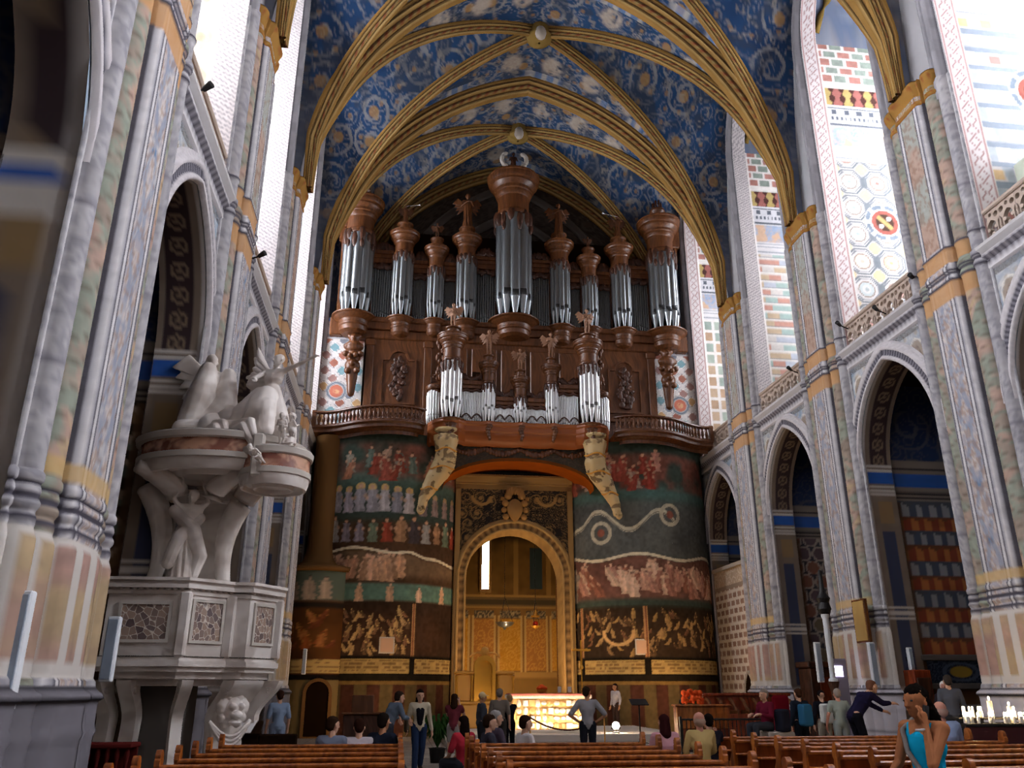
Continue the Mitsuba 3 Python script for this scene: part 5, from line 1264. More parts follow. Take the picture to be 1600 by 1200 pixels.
for x, r, z0, z1, z2, kind in TOW:
    X_ = round(x, 2)
    if X_ in top_names:
        kd, st_, lb = top_names[X_]
        v, f = lathe(np.array([(.9, 0), (.9, .1), (.7, .16), (.72, .42), (.9, .5), (.9, .56), (0, .58)]) * [r, .9], 18); put(O + '__pedestal', (v + [x, YO + .25, z2], f), 'oak', 35)
        statue(kd, x, YO + .25, z2 + .5, st_ - z2 - .5, lb, 'angels on the main organ', rz=0, flip=-1 if (kd == 'trumpeter' and x < 0) else 1, prop=('trumpet', trum, 'silver') if kd == 'trumpeter' else None)
    elif abs(x) > 7:
        K2 = thing('organ_finial', f'carved flaming urn on the {"left" if x < 0 else "right"} outer tower of the main organ', 'finial', 'urns on the outer organ towers')
        v, f = lathe([(.5, 0), (.5, .08), (.3, .16), (.2, .3), (.36, .45), (.42, .6), (.36, .75), (.2, .82), (0, .84)], 18); put(K2 + '__urn', (v + [x, YO + .25, z2], f), 'oak', 35)
        v, f = carved_ring(.22, z2 + .78, .4, 5, 9); put(K2 + '__flames', (v + [x, YO + .25, 0], f), 'oak_dark', True)
    else:
        K2 = thing('crowning_figure', 'dark carved figure group with pale horn scrolls on top of the central organ tower', 'statue')
        b_ = at(carve(PUTTO, True, False)[0], (x, YO + .25, z2 + .25), 0, .78); put(K2 + '__body', b_, 'oak_dark', True)
        v, f = lathe([(.5, 0), (.5, .1), (.35, .2), (.4, .3), (0, .32)], 18); put(K2 + '__plinth', (v + [x, YO + .25, z2], f), 'oak_dark', 35)
        for q in (-1, 1):
            put(K2 + '__horn_scroll', tube([(x + q * (.42 + .22 * math.cos(t)), YO - .1, z2 + .95 + .36 * math.sin(t)) for t in np.linspace(-1.9, 1.9, 18)], .09 + .03 * np.cos(np.linspace(-1.5, 1.5, 18)), 8), 'pale_stone', True)
# ------------------------------------------------------------------ tribune balustrades of stone tracery
def tracery_unit(w=.56, h=.82):
    o = sbox(-w / 2, 0, w / 2, h)
    arch_ = Polygon(np.vstack([lancet_path(.17, .34, .24, 8, 0.06)]))
    holes = [arch_, Point(-.19, .66).buffer(.075), Point(.19, .66).buffer(.075), Point(0, .72).buffer(.05), Polygon([(-w / 2 + .02, .1), (-.2, .1), (-.2, .42), (-w / 2 + .02, .52)]), Polygon([(w / 2 - .02, .1), (.2, .1), (.2, .42), (w / 2 - .02, .52)])]
    cusp = unary_union([Point(0, .2).buffer(.055), sbox(-.02, .06, .02, .22), Point(-.13, .36).buffer(.05), Point(.13, .36).buffer(.05)])
    return upright(extrude(o.difference(unary_union(holes).difference(cusp)), .11), 0)
v, f = tracery_unit(); vv = np.stack([v[:, 1], v[:, 0], v[:, 2]], 1)
tr_ply = mikit.ply((vv, f[:, ::-1]), material('tracery_stone', '#a8988c', .95))
WHERE = {3: 'nearest', 4: 'second nearest', 5: 'third', 6: 'farthest'}
for side in ('right', 'left'):
    sg = 1 if side == 'right' else -1
    for k in range(3, 7):
        K = thing('tribune_balustrade', f'carved stone tracery balustrade on the {side} tribune, {WHERE[k]} bay', 'balustrade', f'stone balustrades of the {side} tribune')
        for i in range(7):
            put(K + '__tracery_panel', tr_ply, None, to=move(sg * 9.12 - .055, BAYS[k] - 1.71 + .57 * i, 11.84))
        put(K + '__top_rail', box(sg * 9.12 - .12, sg * 9.12 + .12, BAYS[k] - 2.05, BAYS[k] + 2.05, 12.66, 12.78, .03), 'tracery_stone')
put('wall_right__gallery_parapet', box(10.3, 10.45, BAYS[3] - 2.0, BAYS[3] + 2.0, 11.8, 14.3, .02), material('pale_plaster', '#c3cbbb', .95))

# ------------------------------------------------------------------ pulpit
PU = thing('pulpit', 'large pale marble baroque pulpit with a canopy crowded with angels, left of the pews', 'pulpit')
plan = np.array([(-9.6, 14.9), (-8.35, 14.9), (-7.72, 15.5), (-7.4, 15.5), (-7.0, 16.2), (-7.2, 16.9), (-8.7, 17.0), (-9.6, 16.2)])
pg_ = Polygon(plan)
def slab(off, z0, z1, ch=.0):
    g = pg_.buffer(off, join_style=2)
    v, f = extrude(g, z1 - z0)
    return v + [0, 0, z0], f
put(PU + '__body', slab(0, 2.12, 3.28), 'marble')
put(PU + '__cornice', cat(slab(.03, 3.2, 3.26), slab(.1, 3.3, 3.37), slab(.06, 3.37, 3.42), slab(.13, 3.42, 3.47)), 'marble')
put(PU + '__base_moulding', cat(slab(.08, 2.05, 2.14), slab(.03, 2.14, 2.2), slab(.02, 1.97, 2.05), slab(-.08, 1.86, 1.97), slab(-.25, 1.75, 1.86)), 'marble')
put(PU + '__dark_line', slab(.045, 2.2, 2.215), 'dark_stone')
for (a, b) in ((0, 1), (1, 2), (3, 4)):
    p, q = plan[a], plan[b]; L = np.linalg.norm(q - p); t = (q - p) / L; n = np.array([t[1], -t[0]]); ang = math.degrees(math.atan2(t[1], t[0]))
    w_ = L * .3; hgt = .62 if a else .56
    o_ = sbox(-w_ - .05, 2.42, w_ + .05, 2.42 + hgt + .1); i_ = sbox(-w_, 2.47, w_, 2.42 + hgt + .05)
    m_ = (p + q) / 2
    v, f = upright(extrude(o_.difference(i_), .05), -.035); pf_ = put(PU + '__panel_frame', at((v, f), (*m_, 0), ang), 'pale_stone')
    v, f = upright(extrude(i_, .02), -.012); put(pf_ + '__breccia_panel', at((v, f), (*m_, 0), ang), 'breccia')
for i in range(8):
    p, q = plan[i], plan[(i + 1) % 8]; L = np.linalg.norm(q - p); out = []
    if i in (0, 1, 3, 4):
        for s in np.arange(.06, L, .11):
            x, y = p + (q - p) * s / L
            out.append((trimesh.creation.icosphere(1).vertices * .045 + [x, y, 3.29], trimesh.creation.icosphere(1).faces))
        put(PU + '__egg_moulding', cat(*out), 'marble', True)
for (x, y) in plan[[1, 2, 4]]:
    put(PU + '__corner_pilaster', box(x - .09, x + .09, y - .09, y + .09, 2.2, 3.25, .03), 'marble')
def scroll_leg(x, y, ang, h, w_, reach):
    """An S-shaped leg drawn in the plane (out, up), w_ thick."""
    t = np.linspace(0, 1, 40); zz = h * (1 - t); out = reach * (.75 - .75 * ss(0, .35, t) + .12 * ss(.35, .7, t) + .45 * ss(.7, 1, t)); th = .17 - .07 * np.sin(t * math.pi)
    vol = [(reach * .62 + .13 * (1 - a / 9) * math.cos(a + 1.2), h - .14 + .13 * (1 - a / 9) * math.sin(a + 1.2)) for a in np.linspace(0, 7, 26)]
    vo2 = [(reach * .6 + .15 * (1 - a / 9) * math.cos(-a + 2.6), .2 + .15 * (1 - a / 9) * math.sin(-a + 2.6)) for a in np.linspace(0, 7, 26)]
    ms = []
    ring = np.array([(-w_, -1), (w_, -1), (w_, 1), (-w_, 1), (-w_, -1)])
    V = np.array([[w, o + s * b, z] for o, z, b in zip(out, zz, th) for w, s in ring])
    k = 5; F = np.array([(i * k + j, i * k + j + 1, (i + 1) * k + j + 1, (i + 1) * k + j) for i in range(39) for j in range(4)])
    V[:, 1] *= -1
    ms.append((V, F))
    for vl in (vol, vo2):
        V = np.array([[w, -(o + s * .045 * (1 if True else 1)), z] for o, z in vl for w, s in ring]); ms.append((V, np.array([(i * k + j, i * k + j + 1, (i + 1) * k + j + 1, (i + 1) * k + j) for i in range(len(vl) - 1) for j in range(4)])))
    return at(cat(*ms), (x, y, .12), ang)
for x, y, a, r, w_ in ((-8.35, 15.25, 25, .5, .09), (-7.72, 15.95, 45, .62, .3), (-7.35, 16.5, 75, .45, .1), (-9.1, 15.45, -10, .4, .12), (-9.5, 15.5, -20, .4, .12)):
    put(PU + '__scroll_leg', scroll_leg(x, y, a, 1.72, w_, r), 'marble', 35)
# lion mask and swags on the broad front leg
S = lambda p, r, sc=(1, 1, 1): m3.Manifold.sphere(r, 14).scale(list(sc)).translate(list(p))
mask = [S((0, 0, 0), .2, (1, .7, 1.1)), S((0, -.13, -.06), .09, (1.2, 1, .8)), S((-.08, -.12, .07), .06), S((.08, -.12, .07), .06), S((-.2, .02, .08), .09), S((.2, .02, .08), .09), S((0, -.1, -.17), .08, (1.3, 1, .6))] + [S((.2 * math.sin(a), .02, .02 + .23 * math.cos(a)), .08) for a in np.linspace(-2.6, 2.6, 11)]
put(PU + '__lion_mask', at(melt(mask, .03, 3), (-7.52, 15.62, 1.35), 40, 1.05), 'marble', True)
put(PU + '__drapery_swag', at(cat(*[tube([(x_, -.02 - .06 * math.sin(math.pi * (x_ + .38) / .76), -.35 * math.sin(math.pi * (x_ + .38) / .76) * k_ + .05) for x_ in np.linspace(-.38, .38, 15)], .035, 6) for k_ in (.7, .9, 1.1)]), (-7.56, 15.6, 1.15), 40), 'marble', True)
put(PU + '__plinth', cat(slab(-.1, 0, .08), slab(-.2, .08, .14)), 'marble')
put(PU + '__inner_pillar', box(-9.2, -8.3, 15.6, 16.4, .1, 1.8, .05), 'dark_stone')
# back pillar with volutes, and the draped caryatid
put(PU + '__back_pillar', cat(box(-9.1, -8.05, 16.1, 16.7, 3.4, 5.2, .05), box(-9.25, -7.95, 16.0, 16.8, 3.4, 3.6, .04), box(-9.2, -7.95, 16.0, 16.8, 5.0, 5.25, .04)), 'marble')
for q in (-1, 1):
    put(PU + '__back_volute', tube([(-8.6 + q * (.62 + .3 * t * t - .12 * math.sin(t * 3.1)), 15.9, 3.5 + 1.75 * t) for t in np.linspace(0, 1, 24)], np.linspace(.12, .24, 24), 10), 'marble', True)
ATLAS = dict(STAND, elbow=[(-.3, -.06, 1.5), (.3, -.06, 1.5)], wrist=[(-.2, -.05, 1.76), (.2, -.05, 1.76)], grip=[(.02, -.01, .1), (-.02, -.01, .1)], head=(.03, -.05, 1.58), look=20)
b_, _ = carve(ATLAS, True, False, .045, 1.25, 1.1)
put(PU + '__draped_figure', at(b_, (-8.65, 15.55, 3.45), 15, .98), 'marble', True)
put(PU + '__draped_figure_mantle', at(melt(chain([((-.25, .02, 1.3), .12), ((.1, -.14, .95), .14), ((.28, -.05, .5), .13), ((.2, 0, .15), .1)]) + chain([((.2, .02, 1.2), .1), ((-.12, -.14, .8), .13), ((-.24, -.02, .35), .12)]), .05, 4), (-8.65, 15.52, 3.45), 15, .98), 'marble', True)
# canopy
def ell(base, rx, ry, cx, cy, cz, prof, mat, n=40, sm=35, key='canopy'):
    v, f = lathe(prof, n); return put(PU + '__' + base, (v * [rx, ry, 1] + [cx, cy, cz], f), mat, sm)
C1, C2 = (-8.25, 15.75), (-7.15, 15.15)
for (cx, cy), rx, ry, dz in ((C1, 1.45, 1.1, 0.0), (C2, .62, .62, -.28)):
    ell('canopy_underside', rx, ry, cx, cy, 5.3 + dz, [(0.0, .12), (.45, .12), (.5, .05), (.56, .05), (.6, .14), (.82, .14), (.86, .06), (.93, .06), (.98, .16), (1.0, .3)], 'marble')
    ell('canopy_rim', rx, ry, cx, cy, 5.3 + dz, [(1.0, .25), (1.04, .26), (1.04, .36), (1.0, .37)], 'pale_stone')
    ell('canopy_red_band', rx, ry, cx, cy, 5.3 + dz, [(1.0, .36), (.985, .38), (.985, .6), (1.0, .62)], 'red_marble')
    ell('canopy_cornice', rx, ry, cx, cy, 5.3 + dz, [(1.0, .6), (1.06, .62), (1.08, .72), (1.03, .76), (.0, .8)], 'pale_stone')
put(PU + '__canopy_rim', cat(box(-7.5, -7.3, 14.55, 14.75, 5.2, 5.98, .03)), 'pale_stone')
put(PU + '__canopy_scroll', cat(*[tube([(-8.6 + q * (.3 + .65 * t), 15.6 - .5 * t, 5.0 + .45 * math.sqrt(t)) for t in np.linspace(0, 1, 16)], np.linspace(.22, .12, 16), 10) for q in (-1, 1)]), 'marble', True)
cl = []
rg = np.random.default_rng(21)
for i in range(26):
    a = rg.random() * 6.28; r = rg.random() ** .5
    cl.append(S((-8.05 + 1.05 * r * math.cos(a), 15.8 + .6 * r * math.sin(a), 6.1 + .32 * (1 - r) + .1 * rg.random()), .2 + .16 * rg.random()))
put(PU + '__cloud', melt(cl, .09, 3), 'marble', True)
LEAN = dict(SIT, head=(-.05, -.05, 1.16), look=-40)
def group_part(nm, mesh):
    return put(PU + '__' + nm, mesh, 'marble', True)
# white seated figure seen from behind at left
P1 = melt(body_parts(dict(SIT, head=(.05, .02, 1.14)), 1.3, 1.05, True)[0] + chain([((-.22, .1, .95), .12), ((-.2, .2, .4), .2), ((0, .15, .1), .25), ((.2, .15, .1), .2)]) + chain([((.1, .18, .95), .14), ((.16, .2, .5), .22), ((.25, .15, .1), .2)]), .05, 5)
group_part('seated_angel', at(P1, (-8.62, 15.8, 6.3), 200, 1.25))
cdr = melt(wing(-1, .75, 4) + chain([((-.05, .12, 1.2), .09), ((-.22, .2, .8), .12), ((-.2, .2, .3), .2)]), .05, 4)
group_part('folded_wing', at(cdr, (-8.62, 15.95, 6.0), 20, 1.2))
# big angel with raised arm and spread wings at right
ANG = dict(STAND, pelvis=(0, .1, .85), chest=(.06, -.02, 1.15), neck=(.1, -.06, 1.34), head=(.14, -.12, 1.5), look=50, hip=[(-.09, .1, .82), (.09, .1, .82)], knee=[(-.15, -.05, .45), (.12, -.25, .5)], ankle=[(-.1, .15, .1), (.15, 0, .12)], toe=[(-.1, .1, .02), (.15, -.15, .05)],
           shoulder=[(-.1, 0, 1.3), (.24, -.1, 1.3)], elbow=[(-.3, -.15, 1.1), (.5, -.2, 1.4)], wrist=[(-.2, -.35, 1.0), (.76, -.28, 1.52)], grip=[(0, -.09, -.03), (.09, -.03, .05)])
B1 = melt(body_parts(ANG, 1.1, 1.1)[0] + chain([((0, .1, .9), .2), ((-.1, .05, .5), .26), ((-.05, .05, .1), .32)]) + chain([((.05, 0, .9), .18), ((.2, -.1, .4), .22), ((.3, -.05, .1), .2)]), .045, 5)
group_part('pointing_angel', at(B1, (-7.45, 15.4, 6.15), 0, 1.0))
wl = []
for i in range(6):
    wl.append(m3.Manifold.batch_hull([S((-.05, .1, 1.28 - .03 * i), .035), S((-.3 - .03 * i, .14, 1.62 - .11 * i), .06, (1, .5, 1)), S((-.36 - .06 * i + .02 * i * i, .2, 1.85 - .2 * i), .03)]))
for i in range(5):
    wl.append(m3.Manifold.batch_hull([S((.0, .14, 1.25), .03), S((-.28, .2 + .04 * i, 1.3 - .05 * i), .055, (1, .6, 1)), S((-.52 + .03 * i, .3 + .04 * i, 1.28 - .08 * i), .04)]))
group_part('angel_wings', at(melt(wl, .05, 3), (-7.42, 15.4, 6.15), 0, 1.0))
# billowing drapery in the middle, reclining legs over the rim, putti on the right lobe
bl = chain([((0, 0, .1), .3), ((.2, -.15, .45), .3), ((.28, -.1, .75), .22)]) + chain([((-.3, 0, 0), .26), ((-.1, -.1, .35), .24), ((.15, -.1, .8), .14)]) + chain([((.3, -.25, .5), .2), ((.35, -.35, .05), .16)]) + chain([((-.6, .1, .1), .25), ((-.3, 0, .3), .28)])
group_part('billowing_cloth', at(melt(bl, .06, 3), (-7.75, 15.35, 6.1), 0, 1.05))
for i, (x0, y0, z0, sgn) in enumerate(((-8.55, 15.1, 6.12, 1), (-8.0, 14.95, 6.1, 1))):
    lg = chain([((0, .2, .15), .13), ((.42 * sgn, -.12, .14), .09), ((.55 * sgn, -.16, -.2), .06), ((.5 * sgn, -.22, -.3), .04)]) + chain([((0, .2, .05), .12), ((.3 * sgn, -.15, .05), .09), ((.5 * sgn, -.18, -.26), .06)]) + chain([((-.4, .2, .12), .16), ((0, .2, .14), .16)])
    group_part('reclining_figure_legs', at(melt(lg, .04, 4), (x0, y0, z0), -10 * i))
pt, _ = carve(dict(PUTTO, head=(0, -.05, 1.62)), False, False, .06, 1.35, 1.5)
for i, (x, y, z, a, h) in enumerate(((-7.0, 14.75, 5.2, 40, .8), (-6.72, 15.0, 5.3, 80, .75), (-7.25, 14.65, 5.3, -20, .62), (-6.85, 15.25, 5.75, 120, .7), (-7.05, 14.95, 5.75, 0, .6))):
    group_part('putto', at(moved(pt, rx=(18, -25, 70, -10, 30)[i]), (x, y, z + .1), a, h / 1.7))

# ------------------------------------------------------------------ dais, altar and its furniture
structure('floor_dais', 'low stone steps of the altar')
put('floor_dais__step', box(-3.2, 5.6, 25.6, 33.5, 0.0, .2, .02), 'pale_stone'); put('floor_dais__step', box(-2.4, 4.1, 26.6, 32.8, .2, .42, .02), 'pale_stone')
A = thing('altar', 'white stone altar with a glowing mosaic relief front in the middle of the choir', 'altar')
put(A + '__block', box(-1.1, 1.3, 28.0, 28.9, .42, 1.42, .02), material('altar_stone', '#a8875a', .6)); put(A + '__table', box(-1.25, 1.45, 27.9, 29.0, 1.42, 1.54, .02), 'pale_stone')
put(A + '__cloth', box(-1.2, 1.4, 27.87, 29.02, 1.5, 1.57, .01), material('cloth_red', '#a5605a', .95))
put(A + '__foot', box(-1.25, 1.45, 27.85, 29.05, .42, .5, .02), 'pale_stone')
rg = np.random.default_rng(31)
for i in range(44):
    row = i // 11; cx = -1.0 + 2.2 * ((i % 11) + .5) / 11 + .03 * (rg.random() - .5); cz = .6 + .22 * row + .03 * rg.random()
    s_, h_ = .06 + .05 * rg.random(), .05 + .06 * rg.random()
    m_ = box(cx - s_, cx + s_, 27.93, 28.0, cz - h_, cz + h_, .02) if rg.random() < .55 else (trimesh.creation.icosphere(1).vertices * [s_ * 1.1, .06, h_ * 1.2] + [cx, 27.99, cz], trimesh.creation.icosphere(1).faces)
    put(A + '__mosaic_stone', m_, ['pale_stone', 'altar_stone', 'pale_stone', 'cloth_white'][int(rg.integers(4))] if 'cloth_white' in scene or not material('cloth_white', '#d8d4cc', .95) else 'pale_stone')
for x in (.45, .78):
    K = thing('altar_candle', 'short thick white candle on the altar ' + ('right of centre' if x < .6 else 'beside the crucifix'), 'candle', 'altar candles')
    put(K + '__wax', (lambda v, f: (v + [x, 28.2, 1.57], f))(*lathe([(0, 0), (.06, 0), (.06, .2), (.05, .21), (0, .2)], 14)), 'cloth_white', 35); put(K + '__holder', (lambda v, f: (v + [x, 28.2, 1.57], f))(*lathe([(.09, 0), (.1, .02), (.062, .03)], 14)), 'gold', 35)
K = thing('altar_lamp', 'round glowing orange flower bowl on the altar', 'bowl')
put(K + '__bowl', (lambda v, f: (v + [-.12, 28.3, 1.57], f))(*lathe([(0, 0), (.1, 0), (.16, .06), (.17, .12)], 16)), 'gold', 35)
put(K + '__flowers', cat(*[(trimesh.creation.icosphere(1).vertices * .055 + [-.12 + .13 * math.cos(a) * r_, 28.3 + .13 * math.sin(a) * r_, 1.72 + .09 * (1 - r_)], trimesh.creation.icosphere(1).faces) for a, r_ in zip(np.arange(22) * 2.4, np.sqrt(np.linspace(.02, 1, 22)))]), material('orange_petal', '#e0561a', .8), True)
K = thing('processional_cross', 'thin gold processional crucifix on a tall pole right of the altar', 'crucifix')
px, py = 1.28, 28.6
put(K + '__pole', tube([(px, py, .45), (px, py, 2.45)], .018, 8), 'gold', True); put(K + '__cross', cat(box(px - .035, px + .035, py - .02, py + .02, 2.4, 3.25, .01), box(px - .32, px + .32, py - .02, py + .02, 2.9, 2.97, .01)), 'gold')
put(K + '__knob', (lambda v, f: (v + [px, py, 2.3], f))(*lathe([(0, 0), (.05, .03), (.07, .08), (.05, .13), (0, .16)], 12)), 'gold', True); put(K + '__corpus', at(melt(chain([((0, 0, .32), .03), ((0, 0, .18), .032), ((0, -.01, .02), .018), ((0, 0, -.14), .015)]) + chain([((-.2, 0, .36), .012), ((0, 0, .3), .02), ((.2, 0, .36), .012)]) + [m3.Manifold.sphere(.035, 10).translate([.01, -.02, .38])], .03, 2), (px, py - .04, 2.62), 0), 'gold', True)
put(K + '__base', (lambda v, f: (v + [px, py, .42], f))(*lathe([(.2, 0), (.2, .03), (.06, .06), (.03, .12), (0, .12)], 14)), 'gold', 35)
# gilded tabernacle bench behind the altar
K = thing('tabernacle', 'ornate gilded tabernacle with an arched niche, left behind the altar', 'tabernacle')
tx, ty = -1.72, 31.0
put(K + '__base', cat(box(tx - 1.05, tx + 1.05, ty - .1, ty + .7, .42, 1.2, .03), box(tx - 1.1, tx + 1.1, ty - .15, ty + .7, 1.2, 1.3, .03)), 'gilt')
for q in (-1, 1):
    put(K + '__wing', cat(*[cat(box(tx + q * .72 - .3, tx + q * .72 + .3, ty, ty + .5, 1.3, 2.2, .03), box(tx + q * .72 - .35, tx + q * .72 + .35, ty - .05, ty + .5, 2.2, 2.3, .03))]), 'gilt')
v, f = upright(extrude(sbox(-.38, 1.3, .38, 2.45).union(Point(0, 2.45).buffer(.38)).difference(sbox(-.26, 1.3, .26, 2.4).union(Point(0, 2.4).buffer(.26))), .5), ty - .08); put(K + '__niche', (v + [tx, 0, 0], f), 'gold', 35)
put(K + '__niche_back', box(tx - .3, tx + .3, ty + .3, ty + .36, 1.3, 2.7), 'gold')
for x in (-1.0, -.46, .46, 1.0):
    put(K + '__column', (lambda v, f: (v + [tx + x, ty - .1, 1.3], f))(*lathe([(.06, 0), (.06, .05), (.035, .08), (.03, .7), (.05, .76), (.06, .84)], 10)), 'gold', 35)
put(K + '__scroll_crest', cat(*[tube([(tx + q * (.38 - .1 * t + .16 * math.cos(t * 1.3)), ty, 2.75 + .1 * t / 4 + .14 * math.sin(t * 1.3)) for t in np.linspace(0, 5, 24)], .045, 6) for q in (-1, 1)], (trimesh.creation.icosphere(2).vertices * [.15, .1, .16] + [tx, ty, 2.98], trimesh.creation.icosphere(2).faces)), 'gilt', True)
for nm, cx, cy, cz, mat, lb in (('hanging_bowl_lamp', -.15, 38.2, 4.45, 'silver', 'silver bowl lamp hanging in the chapel arch, left of centre'), ('sanctuary_lamp', 1.15, 37.6, 4.3, 'gold', 'small gold and red sanctuary lamp hanging in the chapel arch')):
    K = thing(nm, lb, 'hanging lamp')
    sc = .42 if nm[0] == 'h' else .2
    put(K + '__bowl', (lambda v, f: (v * [sc, sc, sc] + [cx, cy, cz], f))(*lathe([(0, -.62), (.12, -.58), (.16, -.48), (.1, -.42), (.4, -.36), (.75, -.2), (.95, .0), (1, .12), (1.05, .15), (.95, .15), (.6, -.1), (0, -.2)], 20)), 'tin' if nm[0] == 'h' else mat, 35)
    put(K + '__chain', cat(*[tube([(cx + sc * .9 * math.cos(a), cy + sc * .9 * math.sin(a), cz + .1 * sc), (cx, cy, cz + 1.2), (cx, cy, 10.9)], .008, 5) for a in (0, 2.1, 4.2)]), 'dark_metal')
    if nm[0] == 's':
        put(K + '__red_glass', (lambda v, f: (v + [cx, cy, cz + .02], f))(*lathe([(0, 0), (.1, .02), (.12, .12), (.09, .2), (0, .2)], 12)), material('red_glass', '#c22a10', .3), True)
        put(K + '__crown', (lambda v, f: (v + [cx, cy, cz + .4], f))(*lathe([(.2, 0), (.2, .06), (.1, .1), (.05, .3), (0, .34)], 14)), 'gold', 35)
# lamps of the choir: warm floodlights that the photograph shows at work
def lamp(name, label, x, y, z, power, target, r=.1, spot=None):
    K = thing(name, label, 'lamp')
    d = np.array(target, float) - [x, y, z]; d /= np.linalg.norm(d)
    put(K + '__housing', tube([np.array([x, y, z]) - d * .22, np.array([x, y, z]) - d * .02], [r * .7, r], 12), 'dark_metal', 35)
    put(K + '__stand', tube([(x, y, .0 if spot is None else spot), (x, y, z - .05)], .02, 6), 'dark_metal', True)
    a = np.cross(d, [0, 0, 1.0]); a /= np.linalg.norm(a) + 1e-9; b = np.cross(d, a)
    c0 = np.array([x, y, z]); th = np.arange(10) * .628
    ring = c0 + r * .9 * (np.cos(th)[:, None] * a + np.sin(th)[:, None] * b)
    v = np.vstack([[c0], ring]); f = np.array([(0, 1 + i, 1 + (i + 1) % 10) for i in range(10)])
    n_ = np.cross(v[1] - v[0], v[2] - v[0])
    if n_ @ d < 0:
        f = f[:, ::-1]
    k = put(K + '__lens', (v, f), 'pale_stone'); scene[k]['emitter'] = {'type': 'area', 'radiance': {'type': 'rgb', 'value': (np.array([1.0, .62, .3]) * power).tolist()}}
lamp('floodlight', 'small dark floodlight at the foot of the left frescoed tower', -5.2, 31.2, .5, 260, (-5.4, 34.2, 3.2), .1)
lamp('floodlight', 'small dark floodlight at the foot of the right frescoed tower', 5.6, 31.5, 1.3, 240, (5.2, 34.2, 3.4), .12)
lamp('floodlight', 'floodlight hidden behind the altar that lights the chapel arch', .6, 38.4, .5, 330, (.4, 43, 3.6), .14)
lamp('floodlight', 'upward floodlight behind the altar under the timber organ arch', .2, 34.6, 1.0, 380, (0, 35.3, 10.8), .14)
for x, lb in ((-1.55, 'left'), (2.05, 'right')):
    K = thing('globe_lamp', f'small round white lamp glowing on the dais at the {lb} end of the altar', 'lamp', 'altar floor lamps')
    put(K + '__foot', (lambda v, f: (v + [x, 27.3, .42], f))(*lathe([(.12, 0), (.12, .03), (.05, .05), (.05, .1)], 14)), 'dark_metal', 35)
    s = trimesh.creation.icosphere(2, .12); k = put(K + '__globe', (s.vertices + [x, 27.3, .63], s.faces), 'cloth_white', True); scene[k]['emitter'] = {'type': 'area', 'radiance': {'type': 'rgb', 'value': [42, 30, 18]}}
K = thing('footlight', 'low strip of warm footlights on the dais along the front of the altar', 'lamp')
put(K + '__trough', cat(box(-1.2, 1.4, 27.3, 27.36, .42, .52, .01), box(-1.2, 1.4, 27.3, 27.5, .42, .44)), 'cloth_white')
v = np.array([[-1.15, 27.38, .45], [1.35, 27.38, .45], [1.35, 27.47, .45], [-1.15, 27.47, .45]]); k = put(K + '__tube', (v, np.array([[0, 1, 2], [0, 2, 3]])), 'cloth_white'); scene[k]['emitter'] = {'type': 'area', 'radiance': {'type': 'rgb', 'value': [60, 45, 28]}}
# rope barrier
K = thing('rope_barrier', 'dark sagging rope barrier between two thin posts in front of the altar', 'barrier')
rp = [(-1.0, 25.0), (1.0, 24.4)]
for x, y in rp:
    put(K + '__post', (lambda v, f: (v + [x, y, 0], f))(*lathe([(.16, 0), (.16, .02), (.02, .05), (.018, .95), (.035, .97), (.03, 1.02), (0, 1.03)], 10)), 'gilt', 35)
put(K + '__rope', tube([(-1.0 + 2 * t, 25 - .6 * t, .95 - 1.3 * t * (1 - t)) for t in np.linspace(0, 1, 20)], .022, 6), material('rope_red', '#4a1f1a', .95), True)

# choir stalls, desk and chairs at the right of the choir
ST = thing('choir_stalls', 'row of red brown choir stalls with curved arm rests, right of the altar', 'stalls')
put(ST + '__backrest', box(5.3, 8.3, 28.35, 28.5, .3, 1.52, .02), 'stall_wood'); put(ST + '__top_rail', box(5.25, 8.35, 28.25, 28.55, 1.48, 1.58, .03), 'stall_wood'); put(ST + '__front', box(5.3, 8.3, 27.6, 27.7, .25, .95, .02), 'stall_wood'); put(ST + '__seat', box(5.3, 8.3, 27.7, 28.4, .62, .7, .02), 'stall_wood')
for i in range(8):
    x = 5.4 + .4 * i; put(ST + '__arm_rest', cat(tube([(x, 28.3, 1.4), (x, 28.1, 1.35), (x, 27.85, 1.12), (x, 27.7, 1.02), (x, 27.58, 1.05)], [.05, .06, .055, .06, .045], 8), box(x - .03, x + .03, 27.6, 28.3, .3, 1.05)), 'oak', 35)
K = thing('clergy_desk', 'long low yellow oak desk standing in front of the choir stalls', 'desk')
put(K + '__front_panel', box(3.35, 4.95, 25.1, 25.2, .62, 1.22, .02), 'pew_wood'); put(K + '__top', box(3.3, 5.0, 25.05, 25.5, 1.22, 1.28, .02), 'pew_wood'); put(K + '__base', box(3.4, 4.9, 25.15, 25.45, 0, .62, .02), 'stall_wood')
for x in (3.4, 4.9):
    put(K + '__side', box(x - .04, x + .04, 25.1, 25.5, .2, 1.22, .01), 'stall_wood')
K = thing('iron_rail', 'low dark iron railing in front of the choir desk', 'railing')
put(K + '__top_rail', box(2.9, 6.9, 23.45, 23.52, .9, .95, .01), 'dark_metal'); put(K + '__bottom_rail', box(2.9, 6.9, 23.45, 23.52, .12, .16, .01), 'dark_metal')
bar = mikit.ply(lathe([(.012, .12), (.012, .45), (.022, .5), (.012, .55), (.012, .92)], 6), 'dark_metal', smooth=35)
for i in range(34):
    put(K + '__bar', bar, None, to=move(2.95 + 3.9 * i / 33, 23.485, 0))
for x in (2.9, 6.9):
    put(K + '__post', box(x - .03, x + .03, 23.45, 23.52, 0, 1.0, .005), 'dark_metal')
K = thing('red_chair', 'red upholstered high backed chair at the right end of the choir stalls', 'chair')
